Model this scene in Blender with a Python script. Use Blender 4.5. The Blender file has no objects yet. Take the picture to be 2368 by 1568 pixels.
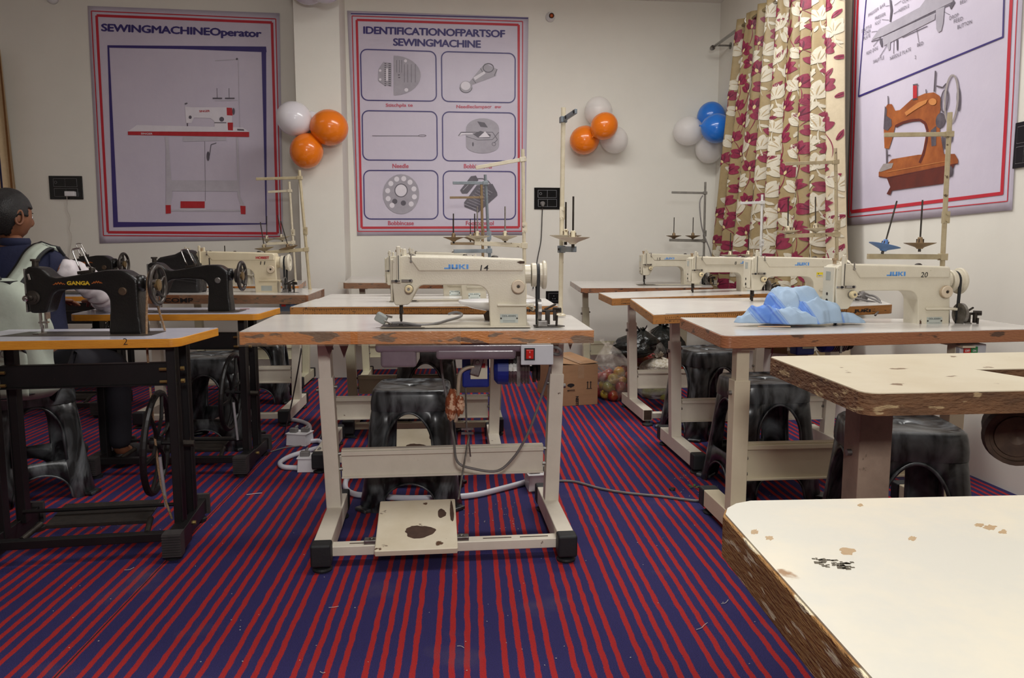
import bpy, bmesh, math, random
from mathutils import Vector, Matrix, noise as mnoise
PI = math.pi
random.seed(7)
sc = bpy.context.scene
COL = sc.collection

# ------------------------------------------------------------------ camera, world, lights, exposure
PITCH = math.radians(6.71); FPX = 1776.0; HC = 1.08
cam_d = bpy.data.cameras.new('camera'); cam = bpy.data.objects.new('camera', cam_d); COL.objects.link(cam)
cam.location = (0, 0, HC); cam.rotation_euler = (PI/2-PITCH, 0, 0)
cam_d.sensor_width = 36; cam_d.lens = 36*FPX/2368; cam_d.clip_start = .02; cam_d.clip_end = 60
sc.camera = cam
w = bpy.data.worlds.new('world'); sc.world = w; w.use_nodes = True
w.node_tree.nodes['Background'].inputs[0].default_value = (.9, .93, 1, 1)
w.node_tree.nodes['Background'].inputs[1].default_value = .12
def area(name, loc, target, sx, sy, power, col=(1, 1, 1)):
    l = bpy.data.lights.new(name, 'AREA'); l.shape = 'RECTANGLE'; l.size = sx; l.size_y = sy; l.energy = power; l.color = col
    o = bpy.data.objects.new(name, l); COL.objects.link(o); o.location = loc
    o.rotation_euler = (Vector(target)-Vector(loc)).to_track_quat('-Z', 'Y').to_euler(); return o
area('camera_flash', (.25, -.75, 1.95), (.35, 4, 1.1), .45, .35, 38, (1, .985, .965))
area('ceiling_tube_light', (.6, 4.6, 3.18), (.6, 4.6, 0), 2.4, .5, 56, (1, .995, .965))
area('ceiling_tube_light', (.2, 2.3, 3.18), (.2, 2.5, 0), 2.2, .6, 30, (1, .995, .965))
area('ceiling_tube_light', (-2.6, 4.4, 3.18), (-2.6, 4.4, 0), 1.2, .5, 3, (1, .94, .88))
sc.view_settings.view_transform = 'Standard'; sc.view_settings.look = 'None'
sc.view_settings.gamma = 1; sc.view_settings.use_curve_mapping = False
sc.view_settings.exposure = 0.29

# ------------------------------------------------------------------ maths helpers
def ray(px, py):
    u = (px-1184)/FPX; v = (784-py)/FPX
    return Vector((u, math.cos(PITCH)+v*math.sin(PITCH), -math.sin(PITCH)+v*math.cos(PITCH)))
def at_z(px, py, z):
    d = ray(px, py); t = (z-HC)/d.z; return Vector((d.x*t, d.y*t, z))
def at_y(px, py, Y):
    d = ray(px, py); t = Y/d.y; return Vector((d.x*t, Y, HC+d.z*t))
def at_plane(px, py, p0, n):
    d = ray(px, py); o = Vector((0, 0, HC)); t = (p0-o).dot(n)/d.dot(n); return o+d*t
YAW = math.radians(5.5)
WX = Vector((math.cos(YAW), math.sin(YAW), 0)); WY = Vector((-math.sin(YAW), math.cos(YAW), 0))
BW0 = Vector((-1.12, 6.85, 0))                       # a point of the back wall
_c = at_plane(1655, 400, BW0, WY); CORNER = Vector((_c.x, _c.y, 0))
T = Matrix.Translation
def RZ(a): return Matrix.Rotation(a, 4, 'Z')
def RX(a): return Matrix.Rotation(a, 4, 'X')
def RY(a): return Matrix.Rotation(a, 4, 'Y')

# ------------------------------------------------------------------ materials
def lin(c):
    r = []
    for v in c:
        v = v/255; r.append(v/12.92 if v <= .04045 else ((v+.055)/1.055)**2.4)
    return (r[0], r[1], r[2], 1)
MATS = {}
def mat(name, col, rough=.5, metal=0, col2=None, nscale=8, thr=None, stretch=(1, 1, 1), bump=0, bscale=60, coat=0, alpha=1, trans=0, col3=None, thr3=.62, n3=30, ior=1.45):
    if name in MATS: return MATS[name]
    m = bpy.data.materials.new(name); m.use_nodes = True; nt = m.node_tree; b = nt.nodes['Principled BSDF']
    b.inputs['Base Color'].default_value = lin(col); b.inputs['Roughness'].default_value = rough; b.inputs['Metallic'].default_value = metal
    b.inputs['Coat Weight'].default_value = coat; b.inputs['Alpha'].default_value = alpha; b.inputs['Transmission Weight'].default_value = trans; b.inputs['IOR'].default_value = ior
    tc = nt.nodes.new('ShaderNodeTexCoord'); mp = nt.nodes.new('ShaderNodeMapping'); mp.inputs['Scale'].default_value = stretch
    nt.links.new(tc.outputs['Object'], mp.inputs[0])
    out = None
    if col2:
        n = nt.nodes.new('ShaderNodeTexNoise'); n.inputs['Scale'].default_value = nscale; n.inputs['Detail'].default_value = 6; n.inputs['Roughness'].default_value = .65
        nt.links.new(mp.outputs[0], n.inputs['Vector'])
        r = nt.nodes.new('ShaderNodeValToRGB')
        lo, hi = thr if thr else (.35, .7)
        r.color_ramp.elements[0].position = lo; r.color_ramp.elements[1].position = hi
        r.color_ramp.elements[0].color = lin(col); r.color_ramp.elements[1].color = lin(col2)
        nt.links.new(n.outputs['Fac'], r.inputs[0]); out = r.outputs[0]
        if col3:
            n2 = nt.nodes.new('ShaderNodeTexNoise'); n2.inputs['Scale'].default_value = n3; n2.inputs['Detail'].default_value = 8
            nt.links.new(mp.outputs[0], n2.inputs['Vector'])
            r2 = nt.nodes.new('ShaderNodeValToRGB'); r2.color_ramp.elements[0].position = thr3; r2.color_ramp.elements[1].position = thr3+.03
            nt.links.new(n2.outputs['Fac'], r2.inputs[0])
            mx = nt.nodes.new('ShaderNodeMix'); mx.data_type = 'RGBA'; nt.links.new(r2.outputs[0], mx.inputs[0])
            nt.links.new(out, mx.inputs[6]); mx.inputs[7].default_value = lin(col3); out = mx.outputs[2]
        nt.links.new(out, b.inputs['Base Color'])
    if bump:
        n = nt.nodes.new('ShaderNodeTexNoise'); n.inputs['Scale'].default_value = bscale; n.inputs['Detail'].default_value = 4
        nt.links.new(mp.outputs[0], n.inputs['Vector'])
        bp = nt.nodes.new('ShaderNodeBump'); bp.inputs['Strength'].default_value = bump; bp.inputs['Distance'].default_value = .01
        nt.links.new(n.outputs['Fac'], bp.inputs['Height']); nt.links.new(bp.outputs[0], b.inputs['Normal'])
    MATS[name] = m; return m

IV = mat('ivory_paint', (216, 209, 190), .32, col2=(205, 197, 176), nscale=6, col3=(120, 92, 66), thr3=.715, n3=38, bump=.08, bscale=220)
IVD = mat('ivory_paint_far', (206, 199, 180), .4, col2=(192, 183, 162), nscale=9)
CREAM = mat('cream_stand_paint', (220, 212, 196), .38, col2=(206, 198, 182), nscale=5, col3=(96, 70, 56), thr3=.725, n3=24, bump=.05)
GREENCREAM = mat('greenish_cream_paint', (205, 200, 172), .4, col2=(190, 184, 158), nscale=5, col3=(90, 78, 60), thr3=.72, n3=30)
LAM = mat('white_laminate', (214, 210, 204), .16, col2=(200, 194, 190), nscale=2.2, col3=(160, 140, 120), thr3=.74, n3=16)
LAMW = mat('worn_cream_laminate', (218, 208, 182), .34, col2=(204, 190, 160), nscale=3, thr=(.4, .75), col3=(128, 104, 74), thr3=.66, n3=13, bump=.05, bscale=14)
LAMN = mat('worn_white_laminate', (206, 203, 190), .36, col2=(225, 214, 188), nscale=4, thr=(.45, .75), col3=(150, 112, 70), thr3=.665, n3=9, bump=.04, bscale=10)
EDGE_O = mat('orange_wood_edge', (202, 130, 60), .42, col2=(180, 108, 50), nscale=5, stretch=(1, 1, 3), col3=(104, 76, 56), thr3=.535, n3=9, bump=.3, bscale=70, coat=.5)
EDGE_B = mat('brown_wood_edge', (150, 96, 60), .38, col2=(112, 72, 48), nscale=6, stretch=(1, 1, 4), col3=(60, 44, 36), thr3=.6, n3=20, bump=.4, bscale=50, coat=.7)
EDGE_R = mat('redbrown_tape_edge', (160, 108, 72), .4, col2=(152, 96, 66), nscale=6, stretch=(1, 1, 3), col3=(92, 66, 50), thr3=.62, n3=8, bump=.25, bscale=60)
EDGE_RUL = mat('ruler_wood_edge', (186, 128, 66), .5, col2=(160, 108, 54), nscale=9, stretch=(1, 1, 5), col3=(74, 54, 36), thr3=.62, n3=30)
EDGE_Y = mat('yellow_wood_edge', (214, 146, 44), .45, col2=(196, 126, 36), nscale=10, stretch=(1, 1, 5), col3=(160, 96, 40), thr3=.72, n3=26, bump=.1)
EDGE_D = mat('dark_worn_wood_edge', (128, 92, 62), .75, col2=(84, 60, 42), nscale=8, stretch=(1, 1, 3), col3=(170, 146, 108), thr3=.6, n3=15, bump=.8, bscale=50)
EDGE_G = mat('gnawed_plywood_edge', (176, 132, 76), .8, col2=(140, 98, 54), nscale=14, stretch=(1, 1, 6), col3=(226, 212, 180), thr3=.58, n3=16, bump=.9, bscale=60)
UNDER = mat('table_underside', (84, 66, 52), .8, col2=(60, 46, 38), nscale=12)
BLACKP = mat('black_enamel', (20, 19, 19), .3, col2=(30, 28, 26), nscale=5, col3=(66, 50, 38), thr3=.70, n3=45, bump=.12, bscale=140)
BLACKS = mat('black_stand_paint', (16, 15, 16), .42, col2=(26, 23, 23), nscale=7, col3=(58, 46, 38), thr3=.7, n3=30)
RUBBER = mat('black_rubber', (30, 31, 33), .6, bump=.1)
CHROME = mat('chrome', (200, 198, 195), .2, 1, col2=(160, 155, 150), nscale=30)
STEEL = mat('dull_steel', (150, 148, 145), .38, .9, col2=(104, 98, 92), nscale=30)
DSTEEL = mat('dark_grimy_steel', (70, 64, 58), .5, .7, col2=(44, 38, 34), nscale=30)
GREYP = mat('light_grey_plastic', (196, 198, 202), .4, col2=(188, 190, 194), nscale=10)
WHITEP = mat('white_plastic', (226, 224, 226), .35, col2=(214, 212, 214), nscale=6)
PIPE = mat('white_conduit', (222, 222, 230), .35, col2=(208, 208, 218), nscale=8)
GCABLE = mat('grey_cable', (122, 118, 116), .5, col2=(108, 104, 102), nscale=20)
DCABLE = mat('dark_cable', (62, 58, 58), .5, col2=(50, 48, 48), nscale=20)
PANM = mat('mauve_oil_pan', (132, 118, 126), .25, col2=(110, 96, 104), nscale=5, coat=.4)
BLUEM = mat('motor_blue', (26, 44, 132), .35, col2=(20, 34, 108), nscale=10)
BLUEB = mat('plate_blue', (98, 136, 190), .45, col2=(84, 120, 172), nscale=10)
REDP = mat('red_plastic', (200, 40, 28), .35, col2=(180, 32, 24), nscale=10)
BROWNP = mat('tan_plastic', (166, 142, 112), .5, col2=(148, 126, 98), nscale=12)
LOGO = mat('logo_blue', (72, 140, 214), .4, col2=(96, 156, 220), nscale=60)
INK = mat('ink_black', (26, 24, 26), .6, col2=(34, 30, 32), nscale=20)
GOLDT = mat('gold_transfer', (206, 176, 40), .45, col2=(176, 130, 40), nscale=80)
ORTR = mat('orange_transfer', (170, 92, 36), .5, col2=(140, 74, 30), nscale=60)
REDT = mat('red_print', (176, 36, 44), .45, col2=(186, 46, 54), nscale=20)
PLATE = mat('brushed_nameplate', (188, 196, 190), .3, .5, col2=(200, 206, 200), nscale=20)
BOXM = mat('brown_cardboard', (164, 126, 92), .8, col2=(152, 116, 84), nscale=6, stretch=(1, 1, 6), bump=.1, bscale=80)
BLKBAG = mat('black_polythene', (20, 22, 20), .25, col2=(32, 34, 32), nscale=14, bump=.8, bscale=22)
ROPE = mat('twisted_rope', (178, 146, 112), .8, col2=(112, 84, 60), nscale=160)
WALL = mat('wall_paint', (228, 224, 214), .55, col2=(222, 218, 208), nscale=1.4, bump=.04, bscale=30)
CEIL = mat('ceiling_paint', (226, 220, 212), .8, col2=(220, 214, 206), nscale=2)
BPLATE = mat('black_glass_plate', (14, 14, 16), .12, col2=(20, 20, 22), nscale=4)
SILV = mat('silver_line', (150, 150, 154), .35, .6, col2=(132, 132, 136), nscale=20)

def stool_material():
    m = bpy.data.materials.new('marbled_black_plastic'); m.use_nodes = True; nt = m.node_tree; b = nt.nodes['Principled BSDF']
    b.inputs['Roughness'].default_value = .28
    tc = nt.nodes.new('ShaderNodeTexCoord'); n = nt.nodes.new('ShaderNodeTexNoise'); n.inputs['Scale'].default_value = 6; n.inputs['Detail'].default_value = 5; n.inputs['Distortion'].default_value = 3.0
    mp = nt.nodes.new('ShaderNodeMapping'); mp.inputs['Scale'].default_value = (1, 1, .45); nt.links.new(tc.outputs['Object'], mp.inputs[0]); nt.links.new(mp.outputs[0], n.inputs['Vector'])
    r = nt.nodes.new('ShaderNodeValToRGB'); r.color_ramp.elements[0].position = .40; r.color_ramp.elements[0].color = lin((24, 25, 26))
    r.color_ramp.elements[1].position = .80; r.color_ramp.elements[1].color = lin((122, 126, 129)); nt.links.new(n.outputs['Fac'], r.inputs[0]); nt.links.new(r.outputs[0], b.inputs['Base Color'])
    return m
STOOLM = stool_material()

# ------------------------------------------------------------------ mesh helpers
def finish(bm, name, mats, parent=None, smooth=False, bevel=0, mod=None):
    me = bpy.data.meshes.new(name); bm.normal_update(); bm.to_mesh(me); bm.free()
    o = bpy.data.objects.new(name, me); COL.objects.link(o)
    for m in (mats if isinstance(mats, (list, tuple)) else [mats]): me.materials.append(m)
    if smooth:
        for p in me.polygons: p.use_smooth = True
    if bevel:
        md = o.modifiers.new('bevel', 'BEVEL'); md.width = bevel; md.segments = 3; md.limit_method = 'ANGLE'; md.angle_limit = math.radians(35)
        for p in me.polygons: p.use_smooth = True
        md2 = o.modifiers.new('wn', 'WEIGHTED_NORMAL'); md2.keep_sharp = False
    if parent: o.parent = parent
    return o
class MB:
    def __init__(s, xf=None): s.bm = bmesh.new(); s.xf = xf or Matrix.Identity(4); s.mi = 0
    def _fin(s, vs, fs, M):
        for v in vs: v.co = s.xf @ (M @ v.co)
        for f in fs: f.material_index = s.mi
    def box(s, c, d, M=None, taper=None):
        x, y, z = d[0]/2, d[1]/2, d[2]/2; vs = []
        for k in (-1, 1):
            tx = taper if (taper and k == 1) else 1
            for a, b in ((-1, -1), (1, -1), (1, 1), (-1, 1)): vs.append(s.bm.verts.new((a*x*tx, b*y*tx, k*z)))
        fs = [s.bm.faces.new([vs[i] for i in q]) for q in ((3, 2, 1, 0), (4, 5, 6, 7), (0, 1, 5, 4), (1, 2, 6, 5), (2, 3, 7, 6), (3, 0, 4, 7))]
        s._fin(vs, fs, T(c) @ (M or Matrix.Identity(4))); return s
    def cyl(s, p0, p1, r0, r1=None, n=16, cap=True):
        p0 = Vector(p0); p1 = Vector(p1); r1 = r0 if r1 is None else r1
        q = (p1-p0).to_track_quat('Z', 'Y').to_matrix().to_4x4(); L = (p1-p0).length
        a = [s.bm.verts.new((r0*math.cos(2*PI*i/n), r0*math.sin(2*PI*i/n), 0)) for i in range(n)]
        b = [s.bm.verts.new((r1*math.cos(2*PI*i/n), r1*math.sin(2*PI*i/n), L)) for i in range(n)]
        fs = [s.bm.faces.new((a[i], a[(i+1) % n], b[(i+1) % n], b[i])) for i in range(n)]
        if cap: fs += [s.bm.faces.new(a[::-1]), s.bm.faces.new(b)]
        s._fin(a+b, fs, T(p0) @ q); return s
    def lathe(s, prof, p0=(0, 0, 0), axis=(0, 0, 1), n=24, sx=1, sy=1):
        q = Vector(axis).to_track_quat('Z', 'Y').to_matrix().to_4x4(); rings = []; vs = []; fs = []
        for r, z in prof:
            if r < 1e-6: v = s.bm.verts.new((0, 0, z)); rings.append([v]); vs.append(v)
            else:
                ring = [s.bm.verts.new((sx*r*math.cos(2*PI*i/n), sy*r*math.sin(2*PI*i/n), z)) for i in range(n)]; rings.append(ring); vs += ring
        for A, B in zip(rings, rings[1:]):
            for i in range(n):
                j = (i+1) % n
                if len(A) == 1 and len(B) == 1: continue
                if len(A) == 1: fs.append(s.bm.faces.new((A[0], B[j], B[i])))
                elif len(B) == 1: fs.append(s.bm.faces.new((A[i], A[j], B[0])))
                else: fs.append(s.bm.faces.new((A[i], A[j], B[j], B[i])))
        s._fin(vs, fs, T(p0) @ q); return s
    def prism(s, pts, y0, y1, M=None):      # profile in XZ, extruded along Y
        a = [s.bm.verts.new((x, y0, z)) for x, z in pts]; b = [s.bm.verts.new((x, y1, z)) for x, z in pts]; n = len(pts)
        fs = [s.bm.faces.new(a), s.bm.faces.new(b[::-1])]
        fs += [s.bm.faces.new((a[(i+1) % n], a[i], b[i], b[(i+1) % n])) for i in range(n)]
        s._fin(a+b, fs, M or Matrix.Identity(4)); bmesh.ops.recalc_face_normals(s.bm, faces=fs); return s
    def slab(s, pts, z0, z1, M=None):       # polygon in XY (list of (x,y[,z])) , thickness
        a = [s.bm.verts.new((p[0], p[1], (p[2] if len(p) > 2 else 0)+z0)) for p in pts]; b = [s.bm.verts.new((p[0], p[1], (p[2] if len(p) > 2 else 0)+z1)) for p in pts]; n = len(pts)
        fs = [s.bm.faces.new(a[::-1]), s.bm.faces.new(b)]
        fs += [s.bm.faces.new((a[i], a[(i+1) % n], b[(i+1) % n], b[i])) for i in range(n)]
        s._fin(a+b, fs, M or Matrix.Identity(4)); bmesh.ops.recalc_face_normals(s.bm, faces=fs); return s
    def tube(s, pts, r, n=8, closed=False, smoothn=0):
        P = [Vector(p) for p in pts]
        if smoothn: P = catmull(P, smoothn, closed)
        N = len(P); rings = []; prev = None
        for i in range(N):
            if closed: d = P[(i+1) % N]-P[i-1]
            else: d = P[min(i+1, N-1)]-P[max(i-1, 0)]
            d.normalize()
            if prev is None:
                up = Vector((0, 0, 1)) if abs(d.z) < .9 else Vector((1, 0, 0)); x = d.cross(up).normalized()
            else: x = (prev-d*prev.dot(d)).normalized()
            prev = x; y = d.cross(x); rr = r[i*(len(r)-1)//max(N-1, 1)] if isinstance(r, (list, tuple)) else r
            rings.append([s.bm.verts.new(P[i]+x*rr*math.cos(2*PI*k/n)+y*rr*math.sin(2*PI*k/n)) for k in range(n)])
        fs = []
        for i in range(N if closed else N-1):
            A = rings[i]; B = rings[(i+1) % N]
            for k in range(n): fs.append(s.bm.faces.new((A[k], A[(k+1) % n], B[(k+1) % n], B[k])))
        if not closed: fs += [s.bm.faces.new(rings[0][::-1]), s.bm.faces.new(rings[-1])]
        s._fin([v for R in rings for v in R], fs, Matrix.Identity(4)); return s
    def mesh(s, me, M):
        off = len(s.bm.verts); tmp = bmesh.new(); tmp.from_mesh(me); vm = {}
        for v in tmp.verts: vm[v.index] = s.bm.verts.new(s.xf @ (M @ v.co))
        for f in tmp.faces:
            try: g = s.bm.faces.new([vm[v.index] for v in f.verts]); g.material_index = s.mi
            except ValueError: pass
        tmp.free(); return s
    def build(s, name, mats, parent=None, smooth=False, bevel=0): return finish(s.bm, name, mats, parent, smooth, bevel)
def catmull(P, k, closed=False):
    out = []; N = len(P)
    for i in range(N if closed else N-1):
        p0 = P[i-1] if (i > 0 or closed) else P[0]; p1 = P[i]; p2 = P[(i+1) % N]; p3 = P[(i+2) % N] if (closed or i+2 < N) else P[-1]
        for j in range(k):
            t = j/k; out.append(.5*((2*p1)+(p2-p0)*t+(2*p0-5*p1+4*p2-p3)*t*t+(3*p1-p0-3*p2+p3)*t*t*t))
    if not closed: out.append(P[-1].copy())
    return out
_txt = {}
def text_mesh(s, bold=.02, extrude=0, space=1.0):
    k = (s, bold, extrude, space)
    if k in _txt: return _txt[k]
    c = bpy.data.curves.new('t', 'FONT'); c.body = s; c.size = 1; c.offset = bold; c.extrude = extrude; c.space_character = space; c.resolution_u = 3
    o = bpy.data.objects.new('t', c); COL.objects.link(o); bpy.context.view_layer.update()
    me = bpy.data.meshes.new_from_object(o.evaluated_get(bpy.context.evaluated_depsgraph_get()))
    bpy.data.objects.remove(o); bpy.data.curves.remove(c)
    xs = [v.co.x for v in me.vertices]; ys = [v.co.y for v in me.vertices]; x0, x1, y0, y1 = min(xs), max(xs), min(ys), max(ys)
    for v in me.vertices: v.co.x = (v.co.x-x0)/(x1-x0); v.co.y = (v.co.y-y0)/(y1-y0)
    _txt[k] = me; return me
def thing(name, label, cat, loc=(0, 0, 0), rotz=0, group=None):
    o = bpy.data.objects.new(name, None); COL.objects.link(o); o.location = loc; o.rotation_euler = (0, 0, rotz); o.empty_display_size = .05
    o['label'] = label; o['category'] = cat
    if group: o['group'] = group
    return o
def tag(o, label=None, cat=None, group=None, kind=None):
    if label: o['label'] = label
    if cat: o['category'] = cat
    if group: o['group'] = group
    if kind: o['kind'] = kind
    return o
def dup(root, loc=None, rotz=None, label=None, scale=None, group=None):
    def rec(o, par):
        c = o.copy(); COL.objects.link(c); c.parent = par
        for ch in list(o.children): rec(ch, c)
        return c
    r = rec(root, None)
    if loc is not None: r.location = loc
    if rotz is not None: r.rotation_euler = (0, 0, rotz)
    if scale: r.scale = (scale,)*3
    if label: r['label'] = label
    if group: r['group'] = group
    return r
def front_text(mb, s, x0, x1, z0, z1, y, bold=.02, slant=0):   # flat text on a plane facing -Y
    if s == 'JUKI':                              # wide block letters
        w = (x1-x0)/4.1; h = z1-z0; t = w*.30; g = h*.30
        def bx(a, b, c, d): mb.box(((a+b)/2, y, z0+(c+d)/2), (b-a, .0006, d-c))
        X = x0; bx(X+w*.62, X+w*.92, 0, h); bx(X, X+w*.92, 0, g)
        X = x0+w*1.05; bx(X, X+t, 0, h); bx(X+w*.62, X+w*.92, 0, h); bx(X, X+w*.92, 0, g)
        X = x0+w*2.1; bx(X, X+t, 0, h); mb.prism([(X+t, z0+h*.42), (X+w*.62, z0+h), (X+w, z0+h), (X+w*.55, z0+h*.5), (X+w, z0), (X+w*.62, z0), (X+t, z0+h*.58)], y-.0003, y+.0003)
        X = x0+w*3.2; bx(X, X+t, 0, h); return
    M = Matrix(((x1-x0, slant, 0, x0), (0, 0, 1, y), (0, z1-z0, 0, z0), (0, 0, 0, 1))); mb.mesh(text_mesh(s, bold), M)

# ------------------------------------------------------------------ room shell
def wall_quad(name, p0, p1, z0, z1, th, n, m=WALL):
    mb = MB(); a = Vector(p0); b = Vector(p1); back = n*th
    mb.slab([(a.x, a.y), (b.x, b.y), (b.x+back.x, b.y+back.y), (a.x+back.x, a.y+back.y)], z0, z1)
    return tag(mb.build(name, m), kind='structure')
ZC = 3.25
LEFTP = CORNER-WX*6.9; LEFTF = LEFTP-WY*9.2; RIGHTF = CORNER-WY*9.2
wall_quad('wall_back', LEFTP, CORNER, 0, ZC, .15, WY)
wall_quad('wall_right', CORNER, RIGHTF, 0, ZC, .15, WX)
wall_quad('wall_left', LEFTF, LEFTP, 0, ZC, .15, -WX)
wall_quad('wall_front', RIGHTF, LEFTF, 0, ZC, .15, -WY)
cs = [LEFTP+WY*.15-WX*.15, CORNER+WY*.15+WX*.15, RIGHTF-WY*.15+WX*.15, LEFTF-WY*.15-WX*.15]
tag(MB().slab([(c.x, c.y) for c in cs], ZC, ZC+.1).build('ceiling', CEIL), kind='structure')
# pillar
pl = at_plane(690, 400, BW0-WY*.42, WY); pr = at_plane(793, 400, BW0-WY*.42, WY)
pA = Vector((pl.x, pl.y, 0)); pB = Vector((pr.x, pr.y, 0))
tag(MB().slab([(pA.x, pA.y), (pB.x, pB.y), ((pB+WY*.42).x, (pB+WY*.42).y), ((pA+WY*.42).x, (pA+WY*.42).y)], 0, ZC).build('wall_pillar', WALL), kind='structure')

def carpet_material():
    m = bpy.data.materials.new('striped_carpet'); m.use_nodes = True; nt = m.node_tree; b = nt.nodes['Principled BSDF']; b.inputs['Roughness'].default_value = .95
    L = nt.links.new
    def N(t, **k):
        n = nt.nodes.new(t)
        for a, v in k.items(): setattr(n, a, v)
        return n
    def MA(op, a, c=None, d=None):
        n = N('ShaderNodeMath', operation=op)
        for i, v in enumerate((a, c, d)):
            if v is None: continue
            if isinstance(v, (int, float)): n.inputs[i].default_value = v
            else: L(v, n.inputs[i])
        return n.outputs[0]
    tc = N('ShaderNodeTexCoord'); mp = N('ShaderNodeMapping'); mp.vector_type = 'POINT'; mp.inputs['Rotation'].default_value = (0, 0, math.radians(-3.45)); L(tc.outputs['Object'], mp.inputs[0])
    sx = N('ShaderNodeSeparateXYZ'); L(mp.outputs[0], sx.inputs[0])
    wn = N('ShaderNodeTexNoise'); wn.inputs['Scale'].default_value = 14; L(tc.outputs['Object'], wn.inputs['Vector'])
    wn2 = N('ShaderNodeTexNoise'); wn2.inputs['Scale'].default_value = 260; L(tc.outputs['Object'], wn2.inputs['Vector'])
    wob = MA('ADD', MA('MULTIPLY', MA('SUBTRACT', wn.outputs['Fac'], .5), .009), MA('MULTIPLY', MA('SUBTRACT', wn2.outputs['Fac'], .5), .006))
    p0 = at_z(842, 1568, 0); c, s = math.cos(math.radians(-3.45)), math.sin(math.radians(-3.45)); X0 = p0.x*c-p0.y*s
    x = MA('ADD', sx.outputs[0], wob); PER = .1805
    u = MA('MULTIPLY', MA('FRACT', MA('DIVIDE', MA('ADD', x, 18*PER-X0+.0595/2), PER)), PER)   # 0..PER
    k = MA('SUBTRACT', u, .0595/2)                                   # stripe centres at 0,.0403,.0806,.121
    near = MA('ROUND', MA('DIVIDE', k, .0403)); near = MA('MINIMUM', MA('MAXIMUM', near, 0), 3)
    dist = MA('ABSOLUTE', MA('SUBTRACT', k, MA('MULTIPLY', near, .0403)))
    red = MA('SUBTRACT', 1, MA('SMOOTH_MIN', MA('MAXIMUM', MA('DIVIDE', MA('SUBTRACT', dist, .0070), .002), 0), 1, .05))
    fine = N('ShaderNodeTexNoise'); fine.inputs['Scale'].default_value = 420; fine.inputs['Detail'].default_value = 2; L(tc.outputs['Object'], fine.inputs['Vector'])
    big = N('ShaderNodeTexNoise'); big.inputs['Scale'].default_value = 3.5; big.inputs['Detail'].default_value = 5; L(tc.outputs['Object'], big.inputs['Vector'])
    rb = N('ShaderNodeValToRGB'); rb.color_ramp.elements[0].color = lin((20, 17, 56)); rb.color_ramp.elements[1].color = lin((45, 36, 106)); rb.color_ramp.elements[0].position = .3; rb.color_ramp.elements[1].position = .7; L(fine.outputs['Fac'], rb.inputs[0])
    rr = N('ShaderNodeValToRGB'); rr.color_ramp.elements[0].color = lin((138, 14, 18)); rr.color_ramp.elements[1].color = lin((180, 25, 26)); rr.color_ramp.elements[0].position = .3; rr.color_ramp.elements[1].position = .7; L(fine.outputs['Fac'], rr.inputs[0])
    mx = N('ShaderNodeMix', data_type='RGBA'); L(red, mx.inputs[0]); L(rb.outputs[0], mx.inputs[6]); L(rr.outputs[0], mx.inputs[7])
    dr = N('ShaderNodeValToRGB'); dr.color_ramp.elements[0].position = .6; dr.color_ramp.elements[1].position = .82; L(big.outputs['Fac'], dr.inputs[0])
    dm = MA('MULTIPLY', dr.outputs[0], .5)
    mx2 = N('ShaderNodeMix', data_type='RGBA'); L(dm, mx2.inputs[0]); L(mx.outputs[2], mx2.inputs[6]); mx2.inputs[7].default_value = lin((96, 80, 92))
    # seam between two lengths of carpet
    q = at_z(245, 1443, 0); XS = q.x*c-q.y*s
    sd = MA('LESS_THAN', MA('ABSOLUTE', MA('SUBTRACT', sx.outputs[0], XS)), .0022)
    mx3 = N('ShaderNodeMix', data_type='RGBA'); L(sd, mx3.inputs[0]); L(mx2.outputs[2], mx3.inputs[6]); mx3.inputs[7].default_value = lin((18, 10, 24))
    L(mx3.outputs[2], b.inputs['Base Color'])
    bp = N('ShaderNodeBump'); bp.inputs['Strength'].default_value = .6; bp.inputs['Distance'].default_value = .004; L(fine.outputs['Fac'], bp.inputs['Height']); L(bp.outputs[0], b.inputs['Normal'])
    return m
tag(MB().slab([(c.x, c.y) for c in cs], -.1, 0).build('floor', carpet_material()), kind='structure')

# ------------------------------------------------------------------ tables
def lerp(a, b, t): return a+(b-a)*t
def chamfer(P, cuts):
    out = []; n = len(P)
    for i, p in enumerate(P):
        c = cuts[i]
        if c <= 0: out.append(p); continue
        a = (P[i-1]-p).normalized(); b = (P[(i+1) % n]-p).normalized()
        for k in range(4):
            t = k/3; q = p+a*c*(1-t)**1.5+b*c*t**1.5; out.append(q)
    return out
def tabletop(tb, corners, th, cuts, lam, edge, inv, hole=None, over=.0015):
    """corners: world FL,FR,BR,BL of the laminate surface"""
    L = [inv @ c for c in corners]; P = chamfer(L, cuts)
    mb = MB(); mb.slab([(p.x, p.y, p.z) for p in P], -th, -.0022)
    top = mb.build('tabletop', [edge], tb, bevel=.002)
    cen = sum(L, Vector())/4
    Q = [p+(cen-p).normalized()*.003 for p in P]
    ls = MB(); ls.slab([(p.x, p.y, p.z) for p in Q], -.0021, 0); ls.build('laminate', lam, top)
    return top, P
def frame_empty(name, label, corners, cat='sewing table'):
    FL, FR = corners[0], corners[1]; yaw = math.atan2(FR.y-FL.y, FR.x-FL.x)
    tb = thing(name, label, cat, (FL.x, FL.y, 0), yaw)
    inv = (T((FL.x, FL.y, 0)) @ RZ(yaw)).inverted()
    return tb, inv
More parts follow.
